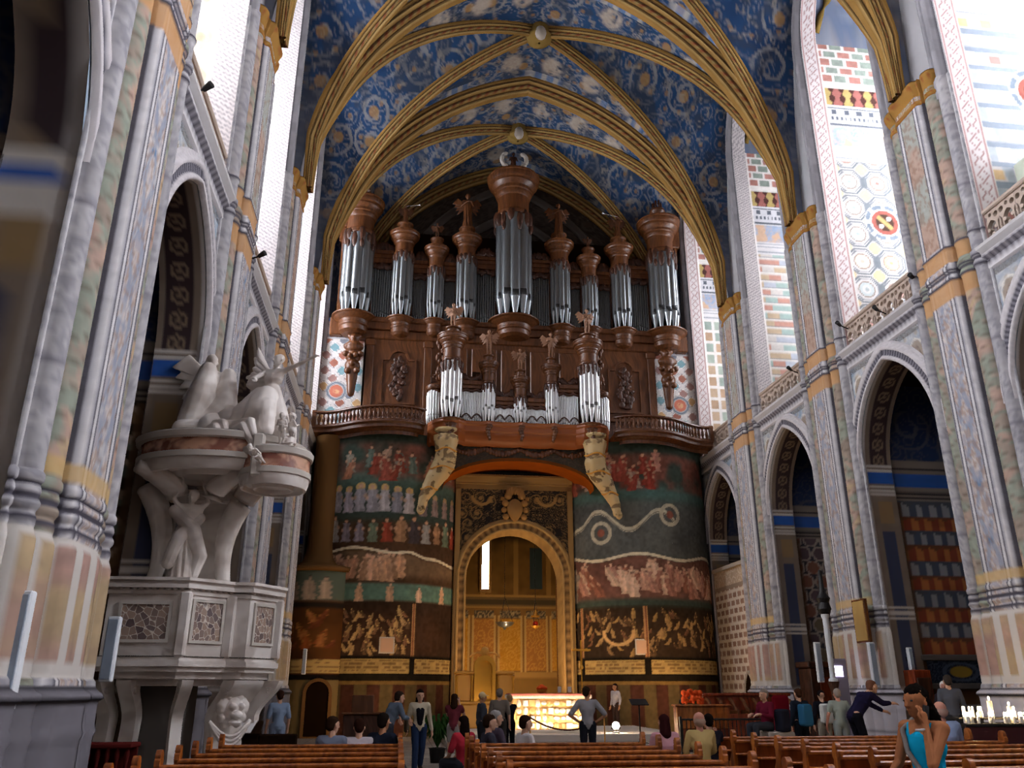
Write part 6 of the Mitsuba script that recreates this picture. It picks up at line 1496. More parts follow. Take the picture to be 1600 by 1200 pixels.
put(K + '__backrest', box(5.05, 5.5, 22.25, 22.33, .5, 1.55, .06), material('red_velvet', '#6d1420', .9)); put(K + '__seat', box(5.05, 5.5, 21.8, 22.3, .42, .52, .04), 'red_velvet')
for x in (5.08, 5.47):
    for y in (21.84, 22.28):
        put(K + '__leg', box(x - .025, x + .025, y - .025, y + .025, 0, .45, .005), 'stall_wood')
K = thing('lectern_stand', 'thin dark lectern stand right of the altar', 'lectern')
put(K + '__pole', tube([(2.35, 25.6, .2), (2.35, 25.6, 1.3)], .02, 8), 'dark_metal', True); put(K + '__desk', moved(box(-.26, .26, -.18, .18, -.015, .015, .005), (2.35, 25.6, 1.34), rx=25), 'dark_metal'); put(K + '__foot', cat(*[tube([(2.35, 25.6, .26), (2.35 + .28 * math.cos(a), 25.6 + .28 * math.sin(a), .21)], .015, 6) for a in (0, 2.1, 4.2)]), 'dark_metal', True)
K = thing('flower_arrangement', 'orange flower arrangement standing before the choir stalls', 'flowers')
put(K + '__vase', (lambda v, f: (v + [4.5, 27.0, .42], f))(*lathe([(0, 0), (.12, 0), (.16, .2), (.1, .5), (.13, .6)], 14)), 'gilt', 35)
rg = np.random.default_rng(77)
put(K + '__blossoms', cat(*[(trimesh.creation.icosphere(1).vertices * (.05 + .04 * rg.random()) + [4.5 + .7 * (rg.random() - .5), 27 + .3 * (rg.random() - .5), 1.3 + .35 * rg.random()], trimesh.creation.icosphere(1).faces) for _ in range(40)]), 'orange_petal', True)
put(K + '__stem', cat(*[tube([(4.5, 27, 1.0), (4.5 + .6 * (rg.random() - .5), 27, 1.4)], .01, 5) for _ in range(14)]), material('leaf', '#2c4a22', .9))
labels[K + '__stem'] = {'label': 'green stems', 'kind': 'stuff'}; labels[K + '__blossoms'] = {'label': 'orange blossoms', 'kind': 'stuff'}
K = thing('potted_plant', 'bushy green plant in a dark pot beside the aisle, left of the altar steps', 'plant')
put(K + '__pot', (lambda v, f: (v + [-3.72, 22.4, 0], f))(*lathe([(0, 0), (.16, 0), (.2, .3), (.23, .34), (.18, .34), (.16, .3), (0, .3)], 16)), 'dark_metal', 35)
lv = []
for i in range(110):
    a, t = rg.random() * 6.28, .25 + .6 * rg.random(); l = .35 + .4 * rg.random()
    p0 = V3(-3.72, 22.4, .32); p1 = p0 + V3(math.cos(a) * l * .5, math.sin(a) * l * .5, l * (1.2 - t * .3)); p2 = p0 + V3(math.cos(a) * l, math.sin(a) * l, l * (1.2 - t)); s_ = V3(-math.sin(a), math.cos(a), 0) * .035
    lv.append((np.array([p0, p1 - s_, p1 + s_, p2]), np.array([(0, 1, 2), (1, 3, 2)])))
k = put(K + '__leaves', cat(*lv), 'leaf'); labels[k] = {'label': 'long green leaves', 'kind': 'stuff'}
K = thing('reading_desk', 'dark reading desk with an open white page at the far left of the pews', 'lectern')
put(K + '__body', cat(box(-7.75, -7.15, 16.3, 16.6, 0, 1.0, .02), box(-7.15, -6.5, 16.3, 16.5, .55, .95, .02)), 'blackish_wood'); put(K + '__top', moved(box(-.32, .32, -.2, .2, -.02, .02, .005), (-7.45, 16.4, 1.05), rx=30), 'blackish_wood')
put(K + '__page', moved(box(-.13, .13, -.17, .17, -.006, .006), (-7.38, 16.33, 1.08), rx=35, rz=-12), material('paper', '#d9d6d6', .95))
K = thing('harmonium', 'small dark wooden keyboard organ standing before the left tower', 'keyboard organ')
put(K + '__case', box(-6.2, -5.0, 24.6, 25.2, 0, 1.05, .03), 'oak_dark'); put(K + '__music_stand', box(-6.0, -5.4, 24.8, 24.86, 1.05, 1.55, .02), 'oak'); put(K + '__top', box(-6.25, -4.95, 24.5, 25.25, 1.05, 1.1, .02), 'oak')

# plaques on the frescoes
for x, y, nm in ((-5.27, 34.16, 'left'), (5.0, 34.22, 'right')):
    K = thing('fresco_plaque', f'small bright square picture panel fixed low on the {nm} fresco', 'panel', 'bright panels on the frescoes')
    put(K + '__frame', box(x - .3, x + .3, y - .05, y, 3.0, 3.62, .01), 'pale_stone'); put(K + '__picture', box(x - .25, x + .25, y - .06, y - .045, 3.05, 3.57), material('plaque_picture', '#c9a58a', .95) if 'plaque_picture' not in scene else 'plaque_picture')
# gilded ledges between fresco and inscription are painted; candle sconce beside the arch
# ------------------------------------------------------------------ loudspeakers, screen, boards, chapel fittings
def speaker(x, y, z0, z1, w, label, lean=0):
    K = thing('column_loudspeaker', label, 'loudspeaker', 'slim column loudspeakers')
    put(K + '__cabinet', box(x - w, x + w, y - .07, y + .07, z0, z1, .015), material('speaker_white', '#cfd3d8', .6) if 'speaker_white' not in scene else 'speaker_white')
    put(K + '__grille', box(x - w * .8, x + w * .8, y - .085, y - .068, z0 + .04, z1 - .04, .005), material('speaker_grille', '#8c98a8', .7) if 'speaker_grille' not in scene else 'speaker_grille')
    put(K + '__bracket', box(x - .03, x + .03, y + .06, y + .16, (z0 + z1) / 2 - .05, (z0 + z1) / 2 + .05), 'dark_metal')
speaker(-8.72, 9.6, 1.5, 2.68, .1, 'slim pale column loudspeaker on the large nearest pier at left')
speaker(-9.12, 13.9, 1.8, 2.75, .09, 'slim pale column loudspeaker just left of the pulpit')
speaker(8.35, 26.0, 1.9, 3.1, .09, 'slim pale column loudspeaker on the right, left side of the pier between the dark arches')
speaker(8.45, 23.0, 1.75, 2.95, .09, 'slim pale column loudspeaker on the right, below the tan board')
speaker(9.4, 22.7, 2.2, 2.8, .06, 'short pale column loudspeaker inside the cube patterned chapel')
speaker(-8.2, 32.6, 2.2, 3.1, .07, 'slim pale column loudspeaker at the foot of the left tower block')
K = thing('notice_board', 'tan wooden board fixed to the right pier above a loudspeaker', 'board')
put(K + '__panel', box(8.38, 8.46, 23.0, 23.6, 3.0, 4.1, .01), material('tan_board', '#a5854c', .8)); put(K + '__frame', box(8.40, 8.5, 22.95, 23.65, 2.95, 4.15, .01), 'oak')
K = thing('display_screen', 'bright flat display screen standing before the circle patterned chapel', 'screen')
put(K + '__cabinet', box(7.85, 8.35, 24.3, 24.4, 0, 2.55, .02), material('screen_grey', '#77707d', .7))
k = put(K + '__display', box(7.9, 8.2, 24.28, 24.3, 2.05, 2.35), 'speaker_white'); scene[k]['emitter'] = {'type': 'area', 'radiance': {'type': 'rgb', 'value': [1.6, 1.5, 2.1]}}
K = thing('tall_candle_pillar', 'tall white fluted pillar lamp with a dark carved top before the right chapel', 'candle stand')
put(K + '__shaft', (lambda v, f: (v + [7.3, 23.2, 1.9], f))(*lathe([(.0, 0), (.12, 0), (.12, .06), (.075, .1), (.085, 1.7), (.11, 1.74), (.11, 1.82), (0, 1.84)], 14)), 'speaker_white', 35)
put(K + '__carved_top', cat((lambda v, f: (v + [7.3, 23.2, 3.74], f))(*lathe([(.14, 0), (.2, .12), (.15, .3), (.2, .42), (.08, .6), (.05, 1.2), (0, 1.24)], 12))), 'dark_metal', 35)
put(K + '__foot', (lambda v, f: (v + [7.3, 23.2, 0], f))(*lathe([(0, 0), (.34, 0), (.34, .1), (.26, .2), (.12, .35), (.09, 1.6), (.16, 1.9), (0, 1.9)], 14)), 'oak_dark', 35)
K = thing('altar_painting', 'dark framed altar panel with a gold oval in the cube patterned chapel', 'picture')
def ptg(u, v):
    r = np.hypot((u - 11.0) / .6, (v - 2.16) / .27); c = mx(C('#1b2130'), C('#3b414a'), scrolls(u, v, 5, .3)[0]); c = mx(c, C('#8a7030'), ss(.62, .5, r)); return mx(c, C('#3f4a5a'), line(r, .85, .2) * .8)
surf(K + '__panel', lambda u, v: (u, u * 0 + 22.9, v), ar(10.0, 12.0, .03), ar(1.86, 2.46, .03), ptg)
put(K + '__frame', cat(box(9.85, 12.15, 22.85, 23.05, 2.46, 2.62, .02), box(9.85, 12.15, 22.85, 23.05, 1.7, 1.86, .02)), 'dark_stone'); put(K + '__altar_ledge', box(9.8, 12.2, 22.2, 23.0, 0, 1.3, .03), 'dark_stone')
K = thing('chapel_panelling', 'brown wooden confessional panelling in the circle patterned chapel', 'confessional')
put(K + '__body', box(9.3, 12.8, 28.6, 29.5, 0, 2.4, .03), 'oak_dark'); put(K + '__door', box(9.6, 10.4, 28.55, 28.6, .1, 2.1, .02), 'stall_wood'); put(K + '__door', box(10.8, 11.6, 28.55, 28.6, .1, 2.1, .02), 'stall_wood'); put(K + '__cornice', box(9.2, 12.9, 28.5, 29.5, 2.4, 2.6, .04), 'oak_dark')
K = thing('wooden_cabinet', 'brown wooden panelling on the far wall of the cube patterned chapel', 'cabinet')
put(K + '__body', box(9.25, 9.75, 22.4, 22.95, 0, 2.2, .02), 'stall_wood'); put(K + '__door', box(9.3, 9.7, 22.36, 22.4, .15, 2.0, .015), 'oak_dark')
# votive candle rack
K = thing('candle_rack', 'dark iron votive candle rack at the foot of the rightmost pier', 'candle rack')
put(K + '__tray', cat(box(6.1, 7.7, 15.9, 16.5, 1.02, 1.08, .01), box(6.1, 7.7, 16.1, 16.5, 1.14, 1.18, .01)), 'dark_metal'); put(K + '__leg', box(6.13, 6.17, 15.93, 15.97, 0, 1.05), 'dark_metal')
for x, y in ((7.65, 15.95), (6.15, 16.45), (7.65, 16.45)):
    put(K + '__leg', box(x - .02, x + .02, y - .02, y + .02, 0, 1.05), 'dark_metal')
pass; put(K + '__skirt', box(6.12, 7.68, 15.92, 15.95, .6, 1.02, .005), material('rack_red', '#3a1014', .8))
put(K + '__side_board', box(7.72, 7.78, 15.9, 16.5, .4, 1.0, .01), 'speaker_white')
fl = []
wax = mikit.ply(lathe([(0, 0), (.03, 0), (.03, .12), (.024, .125), (0, .12)], 8), 'cloth_white', smooth=35); tall = mikit.ply(lathe([(0, 0), (.05, 0), (.05, .3), (.04, .31), (0, .3)], 10), 'cloth_white', smooth=35)
rg = np.random.default_rng(6)
for i in range(30):
    x, y = 6.2 + 1.45 * rg.random(), 15.96 + .1 * (i % 3) + .02 * rg.random(); zb = 1.08 if i % 3 < 2 else 1.18; tl = i in (4, 17)
    k = tag(put('votive_candle', tall if tl else wax, None, to=move(x, y, zb)), ('tall thick white candle' if tl else 'small white votive candle') + ' burning on the iron rack at right', 'candle', 'tall votive candles' if tl else 'small votive candles')
    h_ = zb + (.31 if tl else .125); s = trimesh.creation.icosphere(1, 1.0); fl.append((s.vertices * [.02, .02, .04] + [x, y, h_ + .04], s.faces))
k = put(K + '__flame', cat(*fl), 'cloth_white', True); scene[k]['emitter'] = {'type': 'area', 'radiance': {'type': 'rgb', 'value': [30, 20, 9]}}; labels[k] = {'label': 'small candle flames', 'kind': 'stuff'}
# small black spotlights on the cornices and piers
for x, y, z, lb in ((-8.75, 12.9, 11.95, 'black spotlight on the left tribune cornice, high up'), (-8.55, 18.3, 11.5, 'pale glass lantern spotlight on the pier behind the pulpit'), (8.8, 18.75, 12.3, 'black spotlight on the right balustrade beside the rightmost pier'), (8.8, 20.6, 12.2, 'black spotlight in the middle of the right balustrade'), (8.75, 22.6, 12.6, 'black spotlight on the right just past the second pier'), (8.8, 26.3, 12.5, 'black spotlight over the third right balustrade')):
    K = thing('spotlight', lb, 'spotlight', 'small spotlights on the walls')
    put(K + '__head', tube([(x, y, z), (x - .16 * np.sign(x), y - .1, z + .06)], [.045, .07], 10), 'dark_metal', 35); put(K + '__arm', tube([(x + .25 * np.sign(x), y, z - .1), (x, y, z)], .018, 6), 'dark_metal', True)

# ------------------------------------------------------------------ pews
def pew_parts(W):
    """A pew W wide, its middle at x = 0, facing +y."""
    end = Polygon([(-.16, 0), (.4, 0), (.4, .42), (.32, .5), (.16, .52), (.02, .58), (-.06, .7), (-.08, .86), (-.05, .9), (-.05, .96), (-.1, 1.0), (-.17, 1.0), (-.21, .96), (-.21, .9), (-.18, .86), (-.18, .6), (-.16, .45)]).union(Point(-.13, 1.0).buffer(.065))
    v, f = extrude(end, .06)
    e = np.stack([v[:, 2] - .03, v[:, 0], v[:, 1]], 1), f
    return [('seat', box(-W / 2, W / 2, -.1, .34, .42, .46, .012), 'pew_wood'), ('backrest', moved(box(-W / 2, W / 2, -.015, .015, .45, .86, .004), (0, -.115, 0), rx=4), 'pew_dark'), ('top_rail', box(-W / 2, W / 2, -.2, -.08, .86, .91, .015), 'pew_wood'),
            ('back_shelf', box(-W / 2, W / 2, -.32, -.13, .68, .71, .008), 'pew_wood'), ('kneeler', box(-W / 2, W / 2, -.5, -.3, .12, .17, .01), 'pew_wood'), ('end', (e[0] + [-W / 2, 0, 0], e[1]), 'pew_wood'), ('end', (e[0] + [W / 2, 0, 0], e[1]), 'pew_wood')]
for x0, x1, ys, where in ((-7.35, -4.68, np.arange(8.0, 14.8, .88), 'left block of pews'), (-3.65, -.85, np.arange(7.9, 14.7, .88), 'middle block of pews'), (.85, 5.1, np.arange(8.4, 15.9, .88), 'right block of pews')):
    P_ = [(n, mikit.ply(m, mt, smooth=False)) for n, m, mt in pew_parts(x1 - x0)]
    for i, y in enumerate(ys):
        K = thing('pew', f'polished reddish brown wooden pew, row {i + 1} from the front of the picture in the {where}', 'pew', where)
        labels[K]['label'] = f'reddish brown wooden pew in the {where}, ' + ('nearest row' if i == 0 else 'farthest row' if i == len(ys) - 1 else ['', 'second', 'third', 'fourth', 'fifth', 'sixth', 'seventh', 'eighth', 'ninth'][i] + ' row from the nearest')
        for n, pl in P_:
            put(K + '__' + n, pl, None, to=move((x0 + x1) / 2, y, 0))
# ------------------------------------------------------------------ people
SKIN = {'light': '#c39a82', 'tan': '#a87a5c', 'brown': '#9a6444', 'pink': '#c08a78'}
def cloth(key, hexcol):
    if key not in scene:
        material(key, hexcol, 0.95)
    return key
def person(label, loc, rz, h=1.7, pose=STAND, skin='light', shirt='#8a8a90', sleeve=.5, legs='#2c3140', leg_len=1.0, hair='#2a1d15', style='short', shoes='#2a2420', step=.035, slim=1.0, skirt=False, extra=(), bag=None, it=6):
    K = thing('person', label, 'person')
    s = h / 1.70
    P, torso = skeleton(pose, slim)
    parts, (hd, f_, r_, u_) = body_parts(pose, slim)
    go = lambda m: at(m, loc, rz, s)
    put(K + '__body', go(melt(parts, step, it)), cloth('skin_' + skin, SKIN[skin]), True)
    sh = P['shoulder']
    g = lambda p, r: (p, r + .014)
    top = chain([g(p, r) for p, r in torso]) + chain([g(P['chest'] - (sh[1] - sh[0]) / np.linalg.norm(sh[1] - sh[0]) * .06, .115 * slim), g(P['chest'] + (sh[1] - sh[0]) / np.linalg.norm(sh[1] - sh[0]) * .06, .115 * slim)])
    if sleeve < 0:
        top += [m3.Manifold.batch_hull([m3.Manifold.sphere(.034, 8).translate(list(P['neck'] + (sh[q] - P['neck']) * .62 + V3(0, y_, .0))) for y_ in (-.03, .03)] + [m3.Manifold.sphere(.04, 8).translate(list(P['chest'] + (sh[q] - P['chest']) * .5 + V3(0, y2, 0))) for y2 in (-.06, .06)]) for q in (0, 1)]
    else:
     top += [m3.Manifold.batch_hull([m3.Manifold.sphere(.068, 10).translate(list(sh[0])), m3.Manifold.sphere(.068, 10).translate(list(sh[1])), m3.Manifold.sphere(.12 * slim + .014, 12).translate(list(P['chest']))])]
    wide = (P['hip'][1] - P['hip'][0]) / np.linalg.norm(P['hip'][1] - P['hip'][0])
    top += chain([(P['pelvis'] - wide * .055 + V3(0, 0, -.02), .125 * slim), (P['pelvis'] + wide * .055 + V3(0, 0, -.02), .125 * slim)])
    for q in (0, 1):
        if sleeve > 0:
            a, b, c_ = sh[q], P['elbow'][q], P['wrist'][q]
            if sleeve <= .5:
                top += chain([(a, .07), (a + (b - a) * sleeve * 2 * .9, .062)])
            else:
                top += chain([(a, .07), (b, .056)]) + chain([(b, .055), (b + (c_ - b) * (sleeve - .5) * 1.9, .042)])
    put(K + '__shirt', go(melt(top, step, 3)), cloth('cloth_' + shirt[1:], shirt), True)
    low = chain([(P['pelvis'] - wide * .055 + V3(0, 0, -.02), .127 * slim), (P['pelvis'] + wide * .055 + V3(0, 0, -.02), .127 * slim)])
    if skirt:
        low += [m3.Manifold.batch_hull([m3.Manifold.sphere(.125, 10).translate(list(P['pelvis'])), m3.Manifold.sphere(.13, 10).translate(list(P['knee'][0])), m3.Manifold.sphere(.13, 10).translate(list(P['knee'][1]))])]
    else:
        for q in (0, 1):
            a, b, c_ = P['hip'][q], P['knee'][q], P['ankle'][q]
            if leg_len <= .5:
                low += chain([(a, .104 * slim), (a + (b - a) * leg_len * 2 * .9, .085)])
            else:
                low += chain([(a, .104 * slim), (b, .075)]) + chain([(b, .075), (b + (c_ - b) * (leg_len - .5) * 1.95, .062)])
    put(K + '__trousers' if not skirt else K + '__skirt', go(melt(low, step, 3)), cloth('cloth_' + legs[1:], legs), True)
    sh_ = []
    for q in (0, 1):
        sh_ += chain([(P['ankle'][q] + V3(0, .035, -.035), .05), (P['toe'][q] + V3(0, 0, .005), .042)])
    put(K + '__shoes', go(melt(sh_, max(step, .03), 1)), cloth('cloth_' + shoes[1:], shoes), True)
    H = lambda c, r, sc=(1, 1, 1): m3.Manifold.sphere(r, 14).scale(list(sc)).translate(list(map(float, hd + c[0] * r_ + c[1] * f_ + c[2] * u_)))
    if style != 'bald':
        hp = [m3.Manifold.batch_hull([H((0, -.032, .062), .09), H((0, .02, .075), .066), H((0, -.055, .0), .072)])]
        if style == 'long':
            hp += [m3.Manifold.batch_hull([H((0, -.05, 0), .085), H((0, -.075, -.16), .085), H((.05, -.06, -.15), .05), H((-.05, -.06, -.15), .05)])]
        if style == 'curly':
            hp += [m3.Manifold.batch_hull([H((0, -.05, 0), .09), H((0, -.13, -.08), .07)]), m3.Manifold.batch_hull([H((0, -.13, -.08), .075), H((0, -.2, -.2), .06)])]
        if style == 'cap':
            hp = [H((0, -.005, .05), .1), m3.Manifold.batch_hull([H((0, .06, .055), .07, (1, 1, .25)), H((0, .13, .045), .055, (1, 1, .2))])]
        m = melt(hp, min(step, .03), 2)
        if style in ('curly', 'long'):
            v = m[0]; d = (meshkit.fbm(v * 40, 2, 3) - .5) * (.045 if style == 'curly' else .015); c0 = v.mean(0); v = v + (v - c0) / (np.linalg.norm(v - c0, axis=1, keepdims=True) + 1e-9) * d[:, None]; m = (v, m[1])
        put(K + ('__cap' if style == 'cap' else '__hair'), go(m), cloth('hair_' + hair[1:], hair), True)
    else:
        put(K + '__hair', go(melt([m3.Manifold.batch_hull([H((0, -.05, -.02), .078), H((.03, -.04, -.01), .07), H((-.03, -.04, -.01), .07)])], .04, 2)), cloth('hair_' + hair[1:], hair), True)
    eyes = cat(*[(lambda m: (m[0], m[1]))(melt([H((q * .032, .09, .02), .011, (1.4, .6, .8))], .02, 0)) for q in (-1, 1)])
    for q in (-1, 1):
        put(K + '__eye', go(melt([H((q * .032, .089, .02), .012, (1.3, .6, .8))], .02, 0)), 'dark_metal', True)
    if bag:
        col, nm, c, sz = bag
        b = m3.Manifold.batch_hull([m3.Manifold.sphere(.06, 10).translate([c[0] + a * (sz[0] - .06), c[1] + b_ * (sz[1] - .06), c[2] + d * (sz[2] - .06)]) for a in (-1, 1) for b_ in (-1, 1) for d in (-1, 1)])
        put(K + '__' + nm, go(melt([b], .06, 2)), cloth('cloth_' + col[1:], col), True)
    for nm, mesh, mat in extra:
        put(K + '__' + nm, go(mesh), mat, True)
    return K

# the woman with the phone in the right foreground
PHONE = dict(STAND, head=(0, -.045, 1.572), elbow=[(-.25, -.06, 1.1), (.2, -.2, 1.12)], wrist=[(-.16, -.3, 1.0), (.125, -.12, 1.4)], grip=[(.02, -.08, -.03), (-.02, .015, .1)], hip=[(-.085, 0, .92), (.085, 0, .92)])
tank = [('bag_strap', tube([(-.1, .13, 1.36), (-.12, .02, 1.44), (-.13, -.1, 1.36), (-.05, -.165, 1.2), (.08, -.16, 1.02), (.17, -.06, .88)], [.022] * 6, 6), cloth('cloth_77706c', '#77706c')),
        ('mobile_phone', moved(box(-.012, .012, -.03, .03, -.055, .055, .006), (.105, -.07, 1.5), rx=-15), 'dark_metal'),
        ('watch', tube([(.098 + .036 * math.cos(t), -.152 + .03 * math.sin(t), 1.37 + .004 * math.cos(t)) for t in np.linspace(0, 6.2832, 15)], .011, 6), 'silver'),
        ('pouch', melt([m3.Manifold.batch_hull([m3.Manifold.sphere(.05, 12).translate([-.16 + a, -.38 + b, .98 + c]) for a in (-.06, .06) for b in (-.02, .02) for c in (-.04, .03)])], .03, 2), cloth('cloth_d8d0cc', '#d8d0cc')),
        ('pouch_band', melt([m3.Manifold.batch_hull([m3.Manifold.sphere(.045, 12).translate([-.16 + a, -.38 + b, .955 + c]) for a in (-.075, .075) for b in (-.03, .03) for c in (-.01, .01)])], .03, 2), cloth('cloth_8d2026', '#8d2026'))]
person('woman in a turquoise tank top with dark curly hair, talking on a phone', (-.36, 7.0, 0), -72, 1.72, PHONE, 'brown', '#1591b8', -1, '#24324a', 1.0, '#14100e', 'curly', '#3a2c22', .018, .93, extra=tank, it=8)

WALK = dict(STAND, knee=[(-.09, -.14, .5), (.09, .04, .5)], ankle=[(-.09, -.12, .09), (.09, .22, .14)], toe=[(-.1, -.28, .04), (.1, .1, .03)], wrist=[(-.28, -.08, .9), (.3, .02, .84)])
person('woman in a cream cardigan and blue jeans walking up the central aisle', (-4.25, 20.0, 0), 8, 1.68, WALK, 'light', '#b9b09a', .98, '#25324c', 1.0, '#1c1512', 'long', '#2a2420', .03, .95,
       extra=[('black_top', melt(chain([((-.04, -.1, 1.27), .06), ((0, -.1, 1.0), .06), ((.04, -.1, 1.27), .06)]), .04, 2), cloth('cloth_17171c', '#17171c')), ('shoulder_bag', melt([m3.Manifold.batch_hull([m3.Manifold.sphere(.05, 10).translate([-.28, y_, z_]) for y_ in (-.1, .1) for z_ in (.85, 1.05)])], .05, 2), cloth('cloth_5a5040', '#5a5040'))])
AKIMBO = dict(STAND, elbow=[(-.4, .06, 1.12), (.4, .06, 1.12)], wrist=[(-.2, -.04, .98), (.2, -.04, .98)], grip=[(.07, -.05, -.02), (-.07, -.05, -.02)], look=35)
person('man in a grey t-shirt with hands on his hips, facing the altar', (-.42, 20.0, 0), 175, 1.74, AKIMBO, 'tan', '#87868a', .5, '#22242c', 1.0, '#2a2018', 'short')
PHOTO = dict(STAND, elbow=[(-.22, -.22, 1.2), (.22, -.22, 1.2)], wrist=[(-.07, -.3, 1.48), (.07, -.3, 1.48)], grip=[(.02, -.03, .09), (-.02, -.03, .09)])
cam_ = [('camera', box(-.06, .06, -.36, -.3, 1.54, 1.62, .01), 'dark_metal')]
person('woman in red top and pale shorts holding up a camera beside the green plant', (-3.38, 21.5, 0), 165, 1.58, PHOTO, 'light', '#6a3038', .25, '#8d8a86', .42, '#2a1c14', 'long', '#c9c2b4', extra=cam_)
person('woman in a pale blue print shirt standing at the far left end of the pews', (-7.45, 21.0, 0), 200, 1.66, STAND, 'light', '#7d8ea6', .5, '#76839a', 1.0, '#33201a', 'short')
person('man in a blue grey shirt leaning forward behind the seated visitors at left', (-4.95, 19.4, 0), 120, 1.72, dict(STAND, chest=(0, -.12, 1.22), neck=(0, -.2, 1.38), head=(0, -.28, 1.5), shoulder=[(-.18, -.18, 1.35), (.18, -.18, 1.35)], wrist=[(-.2, -.42, 1.1), (.2, -.42, 1.1)], elbow=[(-.25, -.25, 1.12), (.25, -.25, 1.12)]), 'light', '#5d6a7a', .9, '#33363e', 1.0, '#2c221c', 'short')
seat = lambda lb, x, y, rz, shirt, skin='light', hair='#2a1d15', style='short', sl=.5, h=1.7, z=0, **kw: person(lb, (x, y, z), rz, h, kw.pop('pose', SIT), skin, shirt, sl, '#33363c', 1.0, hair, style, **kw)
seat('seated visitor in a grey blue shirt, leftmost of three in the left pews', -5.73, 14.2, 165, '#6d7688', h=1.72, pose=dict(SIT, look=30))
seat('seated visitor in a white and dark red shirt in the middle of the left pews', -5.32, 14.2, 180, '#c4bcc2', hair='#2c1a14', h=1.68)
seat('seated man in a dark jacket at the aisle end of the left pews', -4.95, 14.2, 150, '#1f2430', 'tan', '#1c1613', sl=1.0, h=1.78)
seat('seated woman in a red top at the aisle end of the middle pews', -3.58, 15.75, 215, '#a8303c', hair='#1a1210', style='long', h=1.66)
seat('seated man in a dark grey jacket beside the woman in red', -3.2, 14.9, 100, '#3a3a44', 'light', '#2a1d15', sl=1.0, h=1.72)
seat('seated grey haired man in a purple grey jacket next to the aisle', -3.0, 15.75, 110, '#4d4450', 'light', '#8d8a88', sl=1.0, h=1.78)
seat('seated visitor in a white shirt and glasses in the middle pews', -2.6, 14.85, 110, '#c9c4c2', hair='#241812', h=1.7, pose=dict(SIT, look=0))
person('man in a white cap and dark jacket standing left of the altar', (-2.65, 22.2, 0), 100, 1.62, STAND, 'tan', '#3c3f48', .95, '#2c2e34', 1.0, '#c9b48c', 'cap')
person('man in a grey shirt standing with his back turned left of the altar', (-2.15, 22.6, 0), 170, 1.7, STAND, 'light', '#6d645c', .5, '#3a3734', 1.0, '#6d6258', 'short')
person('blonde woman in a black top and trousers facing the altar', (-1.72, 24.0, 0), 200, 1.55, dict(PHOTO, wrist=[(-.08, -.3, 1.3), (.08, -.3, 1.3)]), 'light', '#14141a', .95, '#121217', 1.0, '#8d7250', 'short')
person('far visitor in a white shirt standing by the right frescoed tower', (2.7, 29.8, .42), -60, 1.45, STAND, 'tan', '#a8a2a6', .9, '#3a2c28', 1.0, '#231a16', 'short')
seat('seated woman in a pink top at the near end of the right pews', -.28, 14.6, 185, '#c4949c', hair='#33191a', style='long', h=1.72)
seat('bald man in a yellow jumper seated at the end of the right pews', 0.32, 14.55, 185, '#bda46c', 'pink', '#a58a78', 'bald', .95, h=1.78)
seat('visitor beside the man in yellow, dark hair, dark coat', 0.75, 15.3, 180, '#23222a', hair='#1a1412', sl=1.0, h=1.7)
seat('man in a burgundy shirt sitting against the base of the right pier', 3.85, 20.0, -70, '#5d1a2a', 'light', '#7d736c', sl=.9, h=1.75, z=.38, pose=dict(SIT, wrist=[(-.12, -.3, .75), (.12, -.3, .75)]), bag=('#23252e', 'backpack', (.3, .2, .62), (.14, .14, .24)))
person('visitor in dark clothes with a blue backpack by the right pier', (4.9, 20.4, 0), 190, 1.7, STAND, 'light', '#1c222c', .95, '#191c22', 1.0, '#3a2418', 'short', bag=('#2c5a78', 'backpack', (0, .2, 1.12), (.15, .12, .25)))
person('visitor in a black cap with a white backpack walking at right', (6.04, 21.5, 0), 175, 1.66, STAND, 'light', '#1a1a20', .95, '#8d8578', 1.0, '#1a1516', 'cap', bag=('#c9c9c4', 'backpack', (0, .2, 1.15), (.15, .12, .24)))
person('woman in a grey green top and shorts walking away at right', (5.85, 20.3, 0), 170, 1.7, dict(STAND, wrist=[(-.33, -.05, .88), (.33, -.02, .88)], elbow=[(-.29, .04, 1.1), (.29, .04, 1.1)]), 'pink', '#8d968e', .35, '#8a9290', .42, '#8a8078', 'short')
BEND = dict(STAND, pelvis=(0, .12, .92), chest=(0, -.1, 1.18), neck=(0, -.24, 1.33), head=(0, -.36, 1.44), hip=[(-.09, .12, .9), (.09, .12, .9)], shoulder=[(-.18, -.18, 1.3), (.18, -.18, 1.3)], elbow=[(-.22, -.4, 1.15), (.22, -.42, 1.12)], wrist=[(-.15, -.62, 1.15), (.12, -.62, 1.0)], grip=[(0, -.1, 0), (0, -.1, -.02)], knee=[(-.1, .02, .5), (.1, .02, .5)], ankle=[(-.1, .1, .09), (.1, .1, .09)], toe=[(-.1, -.08, .035), (.1, -.08, .035)])
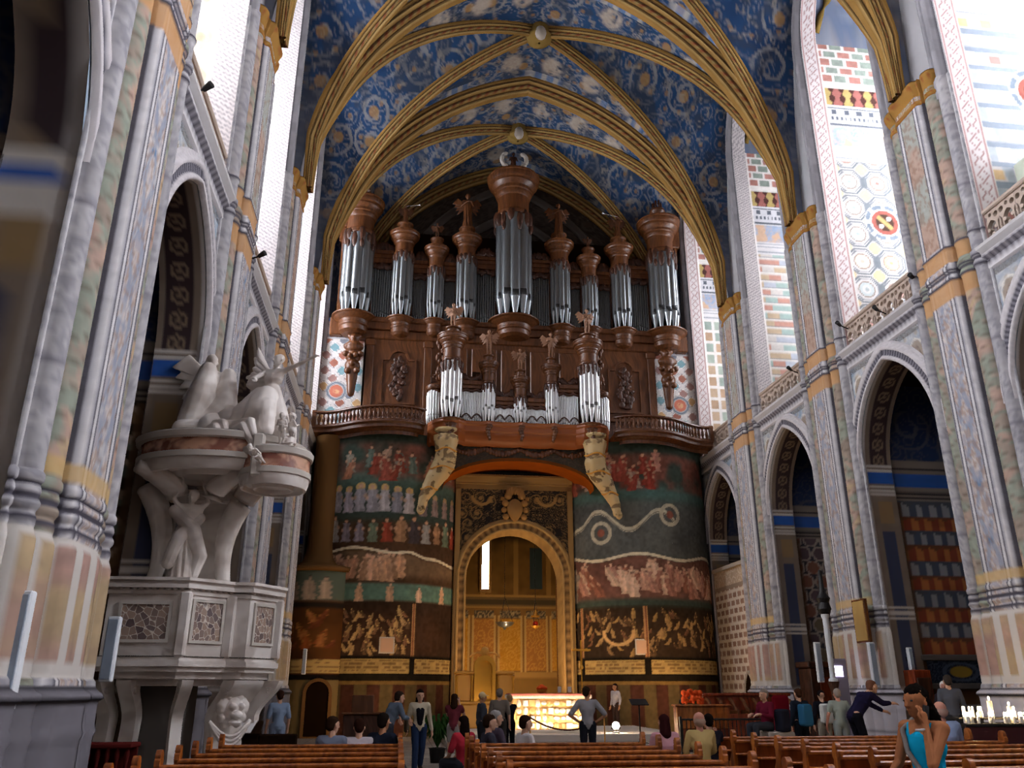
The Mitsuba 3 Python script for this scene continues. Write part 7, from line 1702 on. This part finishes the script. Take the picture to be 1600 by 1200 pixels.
person('visitor in a dark navy jacket bending forward by the second right pier', (6.2, 20.0, 0), 95, 2.05, BEND, 'light', '#1f1c33', .95, '#17171d', 1.0, '#6d4a3a', 'short')
person('tall man in a dark grey jacket standing at the candle rack', (8.2, 19.4, .12), 165, 1.88, STAND, 'light', '#4d5058', .98, '#2a2c32', 1.0, '#3a3430', 'short', slim=1.15)
person('visitor in a white cap and dark coat beside the man at the candle rack', (8.55, 20.1, .12), 130, 1.75, STAND, 'pink', '#2a2428', .98, '#22202a', 1.0, '#d0ccc8', 'cap')
seat('bald man in a light blue shirt sitting in the right pews below the candles', 4.5, 14.2, 170, '#8a9ab8', 'pink', '#a58578', 'bald', .9, h=2.0)
person('person in a pale beige coat cut off at the right edge of the photo', (2.98, 9.7, 0), 120, 1.72, STAND, 'tan', '#a8987f', .98, '#8a7d6a', 1.0, '#1c1520', 'short')

structure('floor_step', 'low stone step before the chapel')
put('floor_step__slab', box(7.2, 9.6, 18.9, 21.0, 0, .12, .01), 'pale_stone')
K = thing('stone_bench', 'low stone bench at the foot of the right pier under the man in burgundy', 'bench')
put(K + '__step', box(3.3, 4.5, 19.4, 20.6, 0, .37, .03), 'stone'); put(K + '__seat', box(3.75, 4.4, 19.7, 20.4, .37, .78, .03), 'stone')

for x, y, lb in ((-8.55, 12.4, 'dark red carved wooden prayer bench on the floor left of the pulpit legs'), (-9.3, 11.75, 'dark red carved wooden prayer bench half hidden by the large left pier')):
    K = thing('prayer_bench', lb, 'bench')
    put(K + '__top', box(x - .42, x + .42, y - .2, y + .22, .98, 1.04, .015), cloth('bench_red', '#4a1a18')); put(K + '__back_panel', box(x - .4, x + .4, y + .12, y + .18, .1, .98), 'bench_red'); put(K + '__foot', box(x - .42, x + .42, y - .25, y + .22, 0, .1, .01), 'bench_red')
    bl_ = mikit.ply(lathe([(.02, .1), (.035, .14), (.02, .2), (.04, .5), (.02, .8), (.035, .9), (.02, .98)], 8), 'bench_red', smooth=True)
    for i in range(7):
        put(K + '__baluster', bl_, None, to=move(x - .36 + .12 * i, y - .15, 0))
